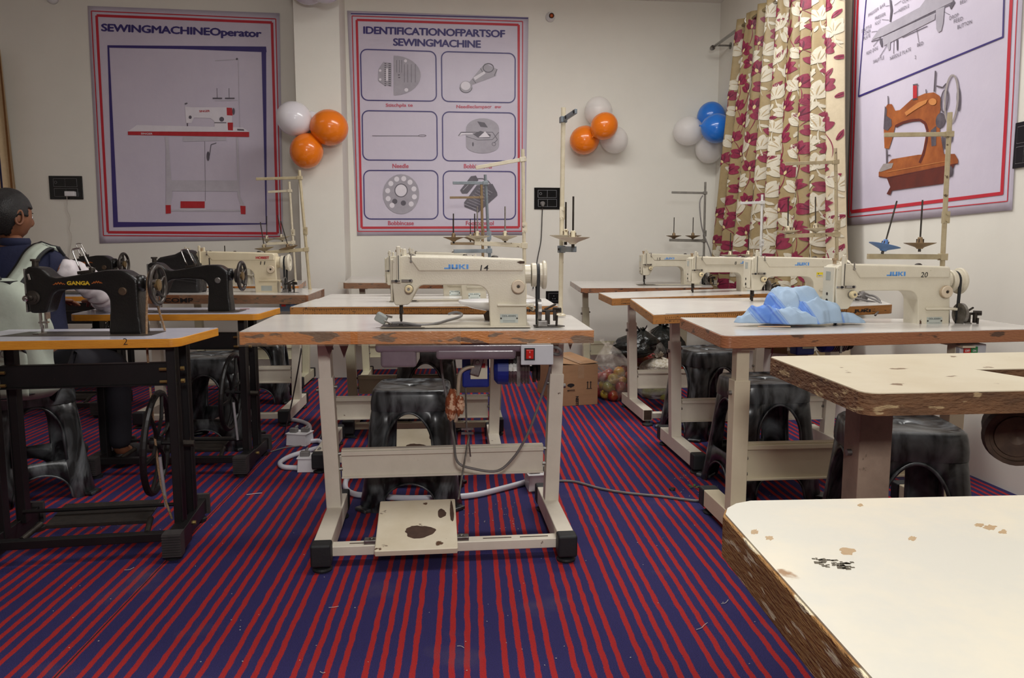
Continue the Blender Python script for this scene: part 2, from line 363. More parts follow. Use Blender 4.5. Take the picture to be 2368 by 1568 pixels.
def ind_stand(tb, inv, c, yaw, sp, ztop, ff=.37, fb=.2, m=CREAM, cap=True, panel=True, pad=True, w=.055, lean=.02, panel_z=(.205, .315), pedal=True, pedal_x=.02, cross=True, leg_off=0, foot_h=.07, step=.6):
    X = inv @ T((c[0], c[1], 0)) @ RZ(yaw)
    for s in (-1, 1):
        x = s*sp/2
        # telescoping leg
        mb = MB(X); sh = T((x, leg_off, 0)) @ Matrix.Rotation(s*lean/.7, 4, 'Y')
        mb.box((0, 0, .5*(.55-.08)+.08), (w, w, .47), None)
        mb2 = MB(X @ sh); mb2.box((0, 0, (.08+step)/2), (w, w, step-.08)); lg = mb2.build('leg', m, tb, bevel=.003); mb.bm.free()
        mb3 = MB(X @ sh); mb3.box((0, -.004, (step+ztop)/2-.01), (w*.8, w*.8, ztop-step+.02)); mb3.build('leg_extension', m, lg, bevel=.002)
        mb4 = MB(X @ sh)
        for zz in (.3, .24, .56): mb4.cyl((-s*w/2, 0, zz), (-s*(w/2+.012), 0, zz), .007, n=8)
        mb4.cyl((s*w/2, .0, .55), (s*(w/2+.012), 0, .55), .009, n=8)
        mb4.build('bolt', STEEL, lg)
        fz = .028 if pad else .012
        fo = MB(X).box((x*(1-.0), (fb-ff)/2, fz+foot_h/2), (w*1.08, ff+fb, foot_h)).build('foot', m, tb, bevel=.004)
        ends = [-1, 1] if cap else []
        for e in ends:
            yy = -ff-.012 if e < 0 else fb+.012
            MB(X).box((x, yy, fz+foot_h/2-.001), (w*1.22, .06, foot_h*1.1)).build('foot_cap', RUBBER, fo, bevel=.008)
        if not cap:
            MB(X).box((x, -ff-.0005, fz+foot_h/2), (w*.86, .002, foot_h*.84)).build('open_end', UNDER, fo)
        if pad:
            for yy in (-ff+.0, fb-.02):
                MB(X).lathe([(0, 0), (.032, 0), (.034, .006), (.03, .012), (.016, .016), (.014, .03), (0, .03)], (x, yy, 0)).build('leveling_foot', RUBBER, fo, smooth=False)
        MB(X).box((s*(sp/2-.0), .0, ztop-.008), (.05, .14, .008)).build('top_bracket', m, tb)
    if panel:
        z0, z1 = panel_z; mb = MB(X); W = sp-w
        mb.box((0, .0, (z0+z1)/2), (W, .004, z1-z0)).box((0, .012, z1), (W, .03, .004)).box((0, -.008, z1-.012), (W, .014, .016)).box((0, .012, z0), (W, .03, .004)).box((0, -.006, z0+.004), (W, .012, .008))
        mb.build('cross_panel', m, tb, bevel=.0015)
    if cross:
        mb = MB(X); W = sp-w
        mb.box((0, -ff+.045, .054), (W, .05, .034))
        fbx = mb.build('foot_bar', m, tb, bevel=.003)
        sl = MB(X)
        for a in (-.28, -.12, .18, .31): sl.box((a, -ff+.045, .0715), (.1, .006, .001))
        sl.build('slot', UNDER, fbx)
    if pedal:
        Xp = X @ T((pedal_x, -ff+.113, .108)) @ RX(math.radians(12))
        mb = MB(Xp); mb.box((0, 0, 0), (.275, .32, .004)).box((0, -.16, -.009), (.275, .004, .02)).box((-.1375, 0, -.007), (.004, .32, .016)).box((.1375, 0, -.007), (.004, .32, .016))
        pd = mb.build('treadle', mat('chipped_cream_paint', (222, 212, 190), .45, col2=(210, 198, 172), nscale=6, col3=(92, 66, 48), thr3=.645, n3=14), tb, bevel=.003)
        wr = MB(Xp)
        def blob(cx, cy, rx, ry, sd):
            random.seed(sd); n = 36; pts = []
            for i in range(n):
                a = 2*PI*i/n; k = 1+.09*math.sin(3*a+sd)+random.uniform(-.05, .05); pts.append((cx+rx*k*math.cos(a), cy+ry*k*math.sin(a), 0))
            wr.slab(pts, .0021, .0026)
        blob(.01, -.055, .052, .040, 1); blob(.088, .06, .015, .03, 2); blob(.125, .07, .007, .07, 3)
        wr.build('worn_patch', mat('bare_rusty_metal', (92, 70, 58), .6, .3, col2=(72, 54, 46), nscale=30), pd)
        [MB(X).box((pedal_x+q*.155, -ff+.045, .078), (.05, .034, .014)).cyl((pedal_x+q*.155, -ff+.045, .08), (pedal_x+q*.155, -ff+.045, .09), .008).build('hinge_bracket', STEEL, tb, bevel=.002) for q in (-1, 1)]
    return X

def corners_px(L): return [at_y(px, py, Y) for px, py, Y in L]

# ---- C1: number 14 table
C1c = corners_px([(552, 767, 2.594), (1374, 763, 2.65), (1320, 727.6, 3.22), (639, 727, 3.2)])
tb, inv = frame_empty('sewing_table', 'sewing table with orange peeling wood edge in the centre foreground, under machine 14', C1c)
top, P = tabletop(tb, C1c, .046, (.004, .004, .03, .03), LAM, EDGE_O, inv)
X1 = ind_stand(tb, inv, (-.265, 2.907), math.radians(5.9), .834, .755, ff=.375, fb=.16, lean=.025, pedal_x=-.10)
# torn tape film wrapped around the edge, and hanging scraps
film = mat('clear_packing_tape', (214, 190, 160), .12, alpha=.09, coat=1, bump=1.0, bscale=30)
mb = MB(); 
for i, (a, b) in enumerate(((-.004, .31), (.33, .62), (.7, 1.0))):
    pa = (inv @ C1c[0]).lerp(inv @ C1c[1], a); pb = (inv @ C1c[0]).lerp(inv @ C1c[1], b); mid = (pa+pb)/2; L = (pb-pa).length
    mb.box((mid.x, mid.y-.0035, mid.z-.024), (L, .003, .053))
mb.build('packing_tape', film, top)
for (x, y, s) in ((-.44, -.09, .05), (-.40, -.03, .06), (.40, -.06, .05), (.47, .02, .05)):
    random.seed(int(x*1000)); pts = [(x, .752), (x+s, .752), (x+s*.8, .752-s*.6), (x+s*.55, .752-s*1.3), (x+s*.3, .752-s*.55)]
    MB(X1).prism(pts, y, y+.002).build('torn_tape_scrap', mat('brown_tape', (140, 112, 104), .3, col2=(120, 94, 86), nscale=8), tb)
# under-table machinery (local frame: x along the front, y back)
def under(tb, Xf, x0, pan=True, motor=True, switch=True, mot_x=.50, full=False, zt=.755):
    if pan:
        mb = MB(Xf @ T((x0, 0, 0))); mb.box((.245, .12, zt-.017), (.53, .20, .034)).box((.06, .11, zt-.045), (.125, .17, .085)).box((.33, .10, zt-.04), (.28, .16, .04))
        mb.build('oil_pan', PANM, tb, bevel=.012)
    if motor:
        Xm = Xf @ T((x0+mot_x, .16, zt-.115))
        mb = MB(Xm); mb.cyl((-.015, 0, 0), (.06, 0, 0), .05, n=24)
        for i in range(7): mb.cyl((-.01+i*.011, 0, 0), (-.005+i*.011, 0, 0), .056, n=24)
        mb.box((.02, 0, .065), (.05, .05, .05)).box((.02, -.055, .0), (.012, .006, .11))
        mo = mb.build('motor', STEEL, tb)
        MB(Xm).lathe([(0, -.07), (.04, -.068), (.056, -.055), (.058, -.016), (0, -.016)], axis=(1, 0, 0)).build('motor_end_cover', BLUEM, mo, smooth=False)
        MB(Xm).cyl((.075, 0, 0), (.085, 0, 0), .05, n=24).cyl((.09, 0, 0), (.1, 0, 0), .045, n=24).cyl((.06, 0, 0), (.1, 0, 0), .01).build('motor_pulley', DSTEEL, mo)
        Xc = Xf @ T((x0+mot_x-.135, .2, zt-.12))
        cb = MB(Xc).box((0, 0, 0), (.1, .07, .13)).build('control_box', BLUEM, tb, bevel=.008)
        MB(Xc).box((.012, -.037, .012), (.062, .004, .088)).build('instruction_sticker', mat('sticker_cream', (214, 208, 184), .5, col2=(204, 198, 174), nscale=9), cb)
        st = MB(Xc); st.box((.027, -.0395, .018), (.016, .002, .016)); st.build('warning_square', REDT, cb)
        st = MB(Xc); st.box((0, -.0395, .038), (.013, .002, .012)).box((0, -.0395, -.012), (.013, .002, .014)); st.build('symbol', INK, cb)
    if switch:
        Xs = Xf @ T((x0+.54, .005, zt-.038))
        sb = MB(Xs).box((0, 0, 0), (.105, .05, .062)).box((0, -.026, 0), (.112, .006, .07)).build('switch_box', GREYP, tb, bevel=.003)
        MB(Xs).box((-.026, -.0305, .003), (.036, .003, .042)).build('switch_surround', INK, sb)
        MB(Xs).box((-.026, -.034, .003), (.026, .008, .032), RX(.12)).build('rocker_switch', REDP, sb, bevel=.002)
        wt = MB(Xs); wt.box((-.026, -.0392, .011), (.0015, .001, .006)); wt.lathe([(.0022, 0), (.003, 0), (.003, .0008), (.0022, .0008)], (-.026, -.0385, -.006), (0, -1, 0)); wt.build('switch_marking', WHITEP, sb)
under(tb, Matrix.Identity(4), .475, mot_x=.463)
# number of bits only this table shows: knee lift, pitman rod, cloth pad, hanging cable
Xk = X1
pL = lambda px, py, Y: inv @ at_y(px, py, Y)
kn = MB().tube([pL(1098, 848, 2.78), pL(1082, 850, 2.78), pL(1068, 858, 2.78), pL(1062, 872, 2.78), pL(1059, 910, 2.78), pL(1054, 976, 2.78)], .0075, 10, smoothn=4).build('knee_lift_rod', mat('bright_rod', (206, 192, 166), .3, .45, col2=(180, 168, 146), nscale=20), tb, smooth=True)
MB(inv).box(at_y(1104, 842, 2.78), (.036, .012, .085), RY(.28)).build('knee_lift_clamp', STEEL, kn, bevel=.004)
MB(inv).box(at_y(1098, 822, 2.82), (.09, .05, .03)).cyl(at_y(1104, 838, 2.77), at_y(1104, 838, 2.765), .008).build('knee_lift_bracket', STEEL, tb, bevel=.002)
cl = mat('brown_giraffe_cloth', (206, 170, 140), .85, col2=(142, 76, 44), nscale=38, thr=(.46, .5), bump=.3, bscale=60)
bm = bmesh.new(); bmesh.ops.create_icosphere(bm, subdivisions=4, radius=1)
for v in bm.verts:
    k = 1+.18*mnoise.noise(v.co*2.3)+.06*mnoise.noise(v.co*7); v.co = inv @ (at_y(1045, 936, 2.76)+Vector((v.co.x*.024*k, v.co.y*.03*k, v.co.z*.058*k+v.co.x*.008)))
finish(bm, 'knee_pad_cloth', cl, kn, smooth=True)
bm = bmesh.new(); bmesh.ops.create_icosphere(bm, subdivisions=4, radius=1)
for v in bm.verts:
    k = 1+.3*mnoise.noise(v.co*2.1+Vector((3, 1, 0))); v.co = inv @ (at_y(1063, 938, 2.75)+Vector((v.co.x*.017*k, v.co.y*.02*k, v.co.z*.036*k)))
finish(bm, 'cloth_knot', cl, kn, smooth=True)
pr_ = MB(); pr_.tube([pL(1076, 862, 2.83), pL(1079, 990, 2.80), pL(1084, 1010, 2.80), pL(1072, 1080, 2.74), pL(1060, 1155, 2.68)], .0035, 8).tube([pL(1080, 985, 2.80), pL(1088, 1056, 2.80)], .003, 8)
for yy in (992, 1002): pr_.box(pL(1081, yy, 2.80), (.045, .012, .007))
pr_.build('pitman_rod', STEEL, tb)
cb = MB().tube([pL(1258, 803, 2.72), pL(1272, 812, 2.66), pL(1272, 850, 2.66), pL(1256, 905, 2.74), pL(1232, 975, 2.76), pL(1212, 1020, 2.78), pL(1186, 1060, 2.8), pL(1150, 1089, 2.8), pL(1095, 1084, 2.8), pL(1058, 1068, 2.8), pL(1050, 1020, 2.9), pL(1044, 985, 2.95), pL(1035, 930, 2.95), pL(1022, 860, 2.95), pL(1018, 800, 2.95)], .0048, 8, smoothn=6).build('motor_cable', GCABLE, tb, smooth=True)
MB().tube([pL(1258, 806, 2.7), pL(1285, 803, 2.66), pL(1297, 812, 2.66), pL(1290, 820, 2.68), pL(1262, 812, 2.7)], .006, 8, smoothn=6).build('coiled_cable', GCABLE, tb, smooth=True)

# ---- other industrial tables
def ind_table(label, cpx, th, cuts, lam, edge, stand, name='sewing_table', ul=None):
    c = corners_px(cpx); tb, inv = frame_empty(name, label, c); top, P = tabletop(tb, c, th, cuts, lam, edge, inv)
    zb = min(p.z for p in c)-th
    if stand: X = ind_stand(tb, inv, *stand[0], ztop=zb, **stand[1])
    if ul: under(tb, Matrix.Identity(4), ul[0], **dict(ul[1], zt=zb))
    return tb, inv, top, c
def ruler(tb_top, inv, c, a, b, name='JUKI'):
    mb = MB(); FL = inv @ c[0]; FR = inv @ c[1]; n = 90
    for i in range(n+1):
        p = FL.lerp(FR, a+(b-a)*i/n); h = .012 if i % 5 == 0 else .007
        mb.box((p.x, p.y-.0008, p.z-.012-h/2), (.0012, .001, h))
        if i % 2 == 0: mb.box((p.x, p.y-.0008, p.z-.034), (.0012, .001, .006))
    for zz in (.0105, .038):
        pa = FL.lerp(FR, a); pb = FL.lerp(FR, b); q = (pa+pb)/2; mb.box((q.x, q.y-.0008, q.z-zz), ((pb-pa).length, .001, .0012))
    if name:
        p = FL.lerp(FR, b+.03); M = Matrix(((.09, 0, 0, p.x), (0, 0, 1, p.y-.001), (0, .018, 0, p.z-.034), (0, 0, 0, 1))); mb.mesh(text_mesh(name, .05), M)
    mb.build('printed_ruler', INK, tb_top)
P_ = math.radians
C2 = ind_table('sewing table with ruler-printed edge directly behind the machine 14 table', [(669.6, 709.7, 3.711), (1290, 707, 3.76), (1262, 690, 4.25), (731, 691, 4.25)], .045, (.004,)*4, LAM, EDGE_RUL,
               (((-.53, 4.02), P_(4), .86), dict(ff=.35, fb=.2, pedal=True, panel_z=(.18, .30), m=CREAM)), ul=(.45, dict(switch=False)))
ruler(C2[2], C2[1], C2[3], .05, .82)
C3 = ind_table('plain white-topped table in third place of the centre column', [(735, 691, 4.34), (1240, 689, 4.37), (1216, 680, 4.78), (765, 680, 4.78)], .04, (.004,)*4, LAM, EDGE_RUL,
               (((-.53, 4.62), P_(4), .86), dict(ff=.25, fb=.2, pedal=False, m=GREENCREAM)), ul=(.5, dict(switch=False)))
C4 = ind_table('table wrapped in shiny plastic film standing at the back wall beside the pillar', [(793, 654, 5.9), (1140, 654, 5.95), (1120, 640, 6.5), (812, 639, 6.5)], .045, (.02, .02, 0, 0), LAM, EDGE_B,
               (((-.75, 6.2), P_(5), .86), dict(ff=.25, fb=.2, pedal=False, m=GREENCREAM)))
mb = MB(); a = C4[1] @ C4[3][0]; b = C4[1] @ C4[3][1]; q = (a+b)/2; mb.box((q.x-.3, q.y-.004, q.z-.02), (.62, .004, .055)).box((a.x+.03, a.y+.25, a.z+.002), (.10, .5, .003)); mb.build('wrapping_film', film, C4[2])
R1 = ind_table('sewing table with reddish-brown taped edge on the right, under machine 20', [(1672, 777, 2.684), (2425, 760, 2.80), (2262, 738, 3.34), (1571, 734, 3.40)], .046, (.035, .01, .02, .01), LAM, EDGE_R,
               (((1.26, 2.84), P_(5), .84), dict(ff=.25, fb=.27, m=mat('yellowish_cream_paint', (214, 204, 176), .4, col2=(204, 190, 164), nscale=4, col3=(110, 84, 64), thr3=.74, n3=26), pedal=False, w=.060, panel_z=(.215, .355), lean=.0)))
R2 = ind_table('sewing table with ruler-printed edge behind the machine 20 table', [(1510, 728, 3.555), (2065, 704, 3.74), (2015, 686, 4.30), (1457, 691, 4.25)], .045, (.006, .02, .02, .004), LAM, EDGE_RUL,
               (((1.28, 4.02), P_(5), .83), dict(ff=.36, fb=.2, panel_z=(.17, .29), pedal=False, m=CREAM)), ul=(.5, dict(switch=False)))
ruler(R2[2], R2[1], R2[3], .05, .80)
R3 = ind_table('third sewing table of the right-hand column, its foot an open tube end', [(1415, 690, 4.72), (1850, 676, 4.85), (1800, 664, 5.35), (1384, 677, 5.25)], .045, (.006, .02, .02, .004), LAM, EDGE_RUL,
               (((1.22, 5.05), P_(5), .84), dict(ff=.38, fb=.2, panel_z=(.16, .28), pedal=False, cap=False, m=CREAM)))
ruler(R3[2], R3[1], R3[3], .05, .5, None)
R4 = ind_table('sewing table farthest back in the right-hand column, against the curtain corner', [(1343.5, 666, 5.95), (1651, 664.5, 6.02), (1634, 650, 6.6), (1318, 650, 6.55)], .04, (.01, .02, .02, .004), LAM, EDGE_B,
               (((1.02, 6.35), P_(5), .80), dict(ff=.2, fb=.2, pedal=False, m=GREENCREAM)))
L3 = ind_table('film-wrapped sewing table with scribbled brown edge under the red-lettered machine', [(330, 681, 4.55), (712, 682, 4.60), (751, 667, 5.22), (392, 666, 5.2)], .055, (.01, .01, .02, .01), LAM, EDGE_B,
               (((-1.85, 4.95), P_(4), .86), dict(ff=.35, fb=.2, pedal=False, m=CREAM)))
mb = MB(); a = L3[1] @ L3[3][0]; b = L3[1] @ L3[3][1]; q = (a+b)/2; mb.box((q.x+.1, q.y-.004, q.z-.028), (.74, .004, .062)); mb.build('wrapping_film', film, L3[2])
sw = L3[1] @ at_y(672, 706, 4.66)
sb = MB().box(sw, (.12, .05, .07)).build('switch_box', mat('blue_grey_box', (96, 106, 120), .5, col2=(84, 94, 108), nscale=10), L3[0])
MB().box(sw+Vector((-.035, -.028, .01)), (.025, .006, .03)).build('red_button', REDP, sb)
MB().box(sw+Vector((.02, -.028, .01)), (.03, .006, .022)).build('blue_button', BLUEB, sb)
mb = MB(); p = L3[1] @ at_y(392, 696, 4.552); M = Matrix(((.17, 0, 0, p.x-.03), (0, 0, 1, p.y-.006), (0, .028, 0, p.z-.01), (0, 0, 0, 1))); mb.mesh(text_mesh('COMP', .03), M); mb.build('marker_writing', INK, L3[2])
L4 = ind_table('sewing table at the back left, close to the pillar, behind the red-lettered machine', [(440, 662, 5.75), (690, 661, 5.75), (708, 648, 6.35), (478, 648, 6.35)], .045, (.01, .03, .02, .01), LAM, EDGE_O,
               (((-2.05, 6.05), P_(4), .8), dict(ff=.25, fb=.2, pedal=False, m=GREENCREAM)))
# ---- bare worn tables in the right foreground
cA = corners_px([(2001, 910, 1.62), (2640, 898, 1.66), (2500, 812, 2.24), (1776, 824, 2.19)])
tA, invA = frame_empty('worn_table', 'bare worn cream table with a machine cut-out and dark chipped wood edge, right foreground', cA, 'table')
LA = [invA @ c for c in cA]; PA = chamfer(LA, (.03, .02, .02, .02))
hole = [invA @ at_y(2255, 853, 1.95), invA @ at_y(2368, 880, 1.83), invA @ at_y(2560, 880, 1.83), invA @ at_y(2520, 850, 1.98)]
def holed(P, H, z0, z1, name, m, parent, bev=0):
    bm = bmesh.new(); rings = []
    for zz in (z0, z1):
        rings.append(([bm.verts.new((p.x, p.y, p.z+zz)) for p in P], [bm.verts.new((p.x, p.y, p.z+zz)) for p in H]))
    for A, B in rings:
        es = [bm.edges.new((A[i], A[(i+1) % len(A)])) for i in range(len(A))]+[bm.edges.new((B[i], B[(i+1) % len(B)])) for i in range(len(B))]
        bmesh.ops.triangle_fill(bm, edges=es, use_beauty=True)
    (A0, B0), (A1, B1) = rings
    for a, b in ((A0, A1), (B0, B1)):
        for i in range(len(a)): bm.faces.new((a[i], a[(i+1) % len(a)], b[(i+1) % len(a)], b[i]))
    bmesh.ops.recalc_face_normals(bm, faces=bm.faces)
    return finish(bm, name, m, parent)
hz = [Vector((p.x, p.y, LA[0].z)) for p in hole]
PAf = [Vector((p.x, p.y, p.z)) for p in PA]
zpl = lambda x, y: LA[0].z+(LA[3].z-LA[0].z)*(y-LA[0].y)/(LA[3].y-LA[0].y)
hz = [Vector((p.x, p.y, zpl(p.x, p.y))) for p in hole]
ta = holed(PAf, hz, -.05, -.0022, 'tabletop', EDGE_D, tA)
cen = sum(LA, Vector())/4
holed([p+(cen-p).normalized()*.002 for p in PAf], hz, -.0021, 0, 'laminate', LAMW, ta)
hc_ = sum(hz, Vector())/4
def rusty(): return mat('grimy_painted_leg', (150, 130, 112), .6, col2=(112, 94, 80), nscale=6, col3=(84, 68, 54), thr3=.68, n3=16)
ind_stand(tA, invA, (1.36, 1.98), P_(2), .86, LA[0].z-.05, ff=.3, fb=.2, m=rusty(), pedal=False, step=.70, w=.085, lean=0, panel=False, cross=False)
Xd = invA @ T(at_y(2352, 1010, 1.86))
md_ = MB(Xd).lathe([(0, 0), (.02, -.004), (.05, -.004), (.052, .0), (.06, .0), (.062, -.008), (.072, -.008), (.074, .02), (0, .02)], (0, 0, 0), (0.35, 1, 0), n=32).cyl((.0, .02, 0), (.06, .14, 0), .055, n=24).build('clutch_wheel', mat('rusty_brown_metal', (84, 66, 52), .55, .4, col2=(52, 40, 34), nscale=20), tA, smooth=False)
MB(Xd).box((.03, .08, .075), (.05, .05, .06)).build('motor_bracket', DSTEEL, md_)
cB = [at_z(1658, 1170, .775), at_z(2440, 1136, .775)]
cBL = Vector((.246, .890, .775)); yawB = P_(2.5)
fB = lambda a, b: Vector((cBL.x+a*math.cos(yawB)-b*math.sin(yawB)*-1*-1, cBL.y+a*math.sin(yawB)+b*math.cos(yawB), .775))
cBc = [Vector((.262, .30, .775)), Vector((1.42, .345, .775)), Vector((1.40, .975, .775)), Vector((.243, .905, .775))]
tB, invB = frame_empty('worn_table', 'bare off-white table nearest the camera at bottom right, with a gnawed plywood edge', cBc, 'table')
topB, _ = tabletop(tB, cBc, .052, (.02, .02, .02, .045), LAMN, EDGE_G, invB)
SM = mat('tan_stain', (186, 148, 96), .5, col2=(204, 170, 120), nscale=30, alpha=.6); random.seed(12)
for (px, py, rx, rz_) in ((1745, 1230, 8, 6), (1780, 1244, 9, 5), (1960, 1275, 18, 8), (2110, 1245, 10, 5), (2290, 1220, 14, 6), (2320, 1230, 9, 5), (2265, 1214, 10, 4), (1990, 1168, 6, 3)):
    c0 = at_z(px, py, .7752); a1 = at_z(px+rx, py, .7752); b1 = at_z(px, py+rz_, .7752); U = a1-c0; V_ = b1-c0; pts = []
    for i in range(18): a = 2*PI*i/18; k = 1+random.uniform(-.3, .3); q = invB @ (c0+U*k*math.cos(a)+V_*k*math.sin(a)); pts.append((q.x, q.y, q.z))
    MB().slab(pts, -.0006, .0001).build('stain', SM, topB)
mb = MB()
for i in range(46):
    px = 1880+random.uniform(0, 95); py = 1298+(px-1880)*.12+random.uniform(-9, 9); q = invB @ at_z(px, py, .7752); mb.box((q.x, q.y, q.z), (random.uniform(.002, .008), random.uniform(.0012, .003), .0004), RZ(random.uniform(-.5, .3)))
tag(mb.build('dark_scuffs', mat('scuff_dark', (96, 88, 72), .7, col2=(76, 70, 58), nscale=40), topB), kind='stuff')
ind_stand(tB, invB, (.90, .62), P_(2), .62, .72, ff=.2, fb=.2, m=rusty(), pedal=False, w=.06, lean=0, panel=False, cross=False)

# ------------------------------------------------------------------ industrial sewing machine (origin: head left, column face plane, bed)
def arc(cx, cz, r, a0, a1, n=6): return [(cx+r*math.cos(math.radians(a0+(a1-a0)*i/n)), cz+r*math.sin(math.radians(a0+(a1-a0)*i/n))) for i in range(n+1)]
def make_ind(label, logo='JUKI', num='14', logo_m=None, num_x=.315, model='DDL-8300N', paint=IV, logo_x=(.188, .288), sticker=False, winder=True, cyl_arm=False):
    t = thing('sewing_machine', label, 'sewing machine', group='flatbed sewing machines')
    # arm and column
    prof = [(.006, .236), (.004, .16), (.010, .082), (.016, .076), (.058, .078), (.064, .085), (.092, .136), (.102, .145), (.115, .148)]+[(.27, .148)]+arc(.30, .102, .045, 92, 8, 7)+[(.3495, 0), (.482, 0), (.474, .22), (.470, .236), (.462, .2405), (.30, .247), (.05, .252), (.014, .246)]
    mb = MB(); mb.prism(prof, .0, .095); body = mb.build('body', paint, t, bevel=.009)
    mb = MB(); mb.prism([(.098, .196), (.468, .196), (.470, .230), (.462, .2385), (.30, .2445), (.06, .2495), (.07, .235)], -.0045, .04); mb.build('arm_relief', paint, body, bevel=.0075)
    MB().box((.2275, .045, .0015), (.53, .178, .003)).build('bed', mat('worn_bed_metal', (200, 192, 174), .35, 0, col2=(180, 170, 150), nscale=8), t, bevel=.001)
    mb = MB(); mb.box((.045, .0, .0036), (.12, .07, .0012)); mb.box((-.01, .02, .0034), (.05, .09, .0008)).build('slide_plate', DSTEEL, t)
    mb = MB(); mb.slab([(-.05, -.055), (.12, -.055), (.12, -.048), (-.042, -.048)], .0028, .0034); mb.build('bed_groove', UNDER, t)
    # face plate and take up guard
    mb = MB(); mb.box((.001, .047, .165), (.008, .082, .15)); fp = mb.build('face_plate', paint, t, bevel=.004)
    MB().box((-.0035, .047, .205), (.001, .034, .034)).build('badge', PLATE, fp, bevel=.0004); [MB().lathe([(0, 0), (rr, 0), (rr, .0008), (0, .0008)], (-.0032, yy, zz), (-1, 0, 0), n=12).build('screw_hole', DSTEEL, fp) for yy, zz, rr in ((.05, .135, .006), (.05, .108, .008), (.045, .092, .004))]
    tg = MB().box((.028, -.006, .220), (.014, .012, .130)).box((.047, .02, .258), (.012, .012, .036)).build('take_up_guard', paint, t, bevel=.004)
    MB().box((.0285, -.0145, .21), (.0025, .001, .085)).build('take_up_slot', INK, tg)
    MB().cyl((.022, .05, .25), (.022, .05, .266), .007).cyl((.022, .05, .264), (.022, .05, .272), .010).build('pressure_screw', BROWNP, t)
    # thread guides
    mb = MB(); mb.box((.018, -.012, .163), (.03, .008, .007)).box((.055, -.008, .164), (.034, .01, .009)).cyl((.072, -.004, .228), (.072, -.004, .258), .003).cyl((.072, -.01, .232), (.072, .004, .232), .004)
    mb.cyl((.072, -.006, .164), (.072, -.014, .164), .006); mb.build('thread_guide', CHROME, t)
    MB().cyl((.020, -.012, .163), (.020, -.018, .163), .005).cyl((.068, -.012, .164), (.068, -.016, .164), .004).build('guide_screw', INK, t)
    td = MB().lathe([(0, 0), (.013, 0), (.014, .004), (.007, .006), (.007, .010), (.014, .012), (.014, .024), (.011, .030), (.005, .030), (.004, .027), (0, .027)], (.064, -.002, .135), (0, -1, 0)).build('tension_dial', mat('aged_ivory_plastic', (222, 206, 166), .4, col2=(206, 188, 146), nscale=10), t)
    MB().lathe([(.0145, .006), (.016, .008), (.0145, .011)], (.064, -.002, .135), (0, -1, 0)).cyl((.064, -.028, .135), (.064, -.033, .135), .0045).build('tension_discs', STEEL, td)
    # needle bar and presser
    mb = MB(); mb.cyl((.032, .035, .08), (.032, .035, .045), .0055).cyl((.032, .035, .045), (.032, .035, .005), .0015).cyl((.028, .05, .08), (.028, .05, .025), .005).box((.031, .04, .05), (.014, .018, .01)).box((.030, .04, .03), (.008, .012, .024)).box((.03, .028, .006), (.014, .04, .004)).box((.03, .04, .016), (.006, .006, .02))
    mb.build('needle_bar', DSTEEL, t)
    # dial, lever, plate
    sd = MB().lathe([(0, 0), (.014, 0), (.014, .004), (.0235, .006), (.0235, .020), (.021, .023), (.008, .023), (.0075, .020), (0, .020)], (.449, -.001, .143), (0, -1, 0), n=32).build('stitch_dial', mat('dial_plastic', (206, 190, 166), .45, col2=(194, 178, 154), nscale=12), t)
    mb = MB()
    for i in range(28): a = 2*PI*i/28; mb.box((.449+.0236*math.cos(a), -.014, .143+.0236*math.sin(a)), (.0016, .012, .0016), RY(-a))
    mb.build('dial_knurl', BROWNP, sd); MB().cyl((.449, -.0205, .143), (.449, -.0225, .143), .0055).build('dial_screw', DSTEEL, sd)
    MB().box((.435, -.008, .0765), (.12, .012, .008)).box((.498, .02, .0745), (.014, .062, .010)).cyl((.49, .05, .075), (.51, .05, .055), .008).build('reverse_lever', paint, t, bevel=.002)
    np_ = MB().box((.417, -.0008, .0285), (.064, .0016, .031)).build('nameplate', PLATE, t)
    if model:
        mb = MB(); front_text(mb, model, .393, .441, .034, .041, -.0019, .03)
        for zz in (.016, .021): mb.box((.417, -.0018, zz), (.044, .0004, .0012))
        mb.build('model_number', mat('grey_print', (110, 120, 118), .5, col2=(96, 106, 104), nscale=20), np_)
        MB().cyl((.3885, -.001, .029), (.3885, -.003, .029), .003).cyl((.4455, -.001, .029), (.4455, -.003, .029), .003).build('rivet', DSTEEL, np_)
    mb = MB(); mb.lathe([(.014, 0), (.013, .002), (.008, .006), (0, .0075)], (.367, .045, .2455)); mb.lathe([(.010, 0), (.009, .002), (0, .005)], (.075, .05, .251)); mb.build('oil_sight_cap', DSTEEL, t, smooth=True)
    # logo and number
    if logo:
        mb = MB(); x0, x1 = logo_x; front_text(mb, logo, x0, x1, .205, .221, -.0050, .06); mb.build('logo', logo_m or LOGO, t)
    if num:
        mb = MB(); front_text(mb, num, num_x, num_x+(.028 if len(num) > 1 else .013), .199, .219, -.0052, .004, .003); mb.build('handwritten_number', INK, t)
    if sticker:
        s_ = MB().box((.375, -.0008, .157), (.034, .0012, .024)).build('warning_sticker', mat('sticker_yellow', (226, 204, 40), .5, col2=(214, 190, 30), nscale=8), t)
        MB().box((.375, -.0018, .152), (.028, .0008, .009)).build('sticker_panel', WHITEP, s_)
        mb = MB(); front_text(mb, 'NSC', .362, .388, .149, .155, -.0024, .03); mb.slab([(0, 0), (.007, 0), (.0035, .006)], 0, .0003, Matrix(((1, 0, 0, .364), (0, 0, -1, -.0018), (0, 1, 0, .160), (0, 0, 0, 1)))); mb.build('sticker_text', INK, s_)
    # handwheel and belt
    hub = MB().lathe([(0, 0), (.034, 0), (.034, .026), (0, .026)], (.47, .047, .185), (1, 0, 0)).build('wheel_housing', paint, t)
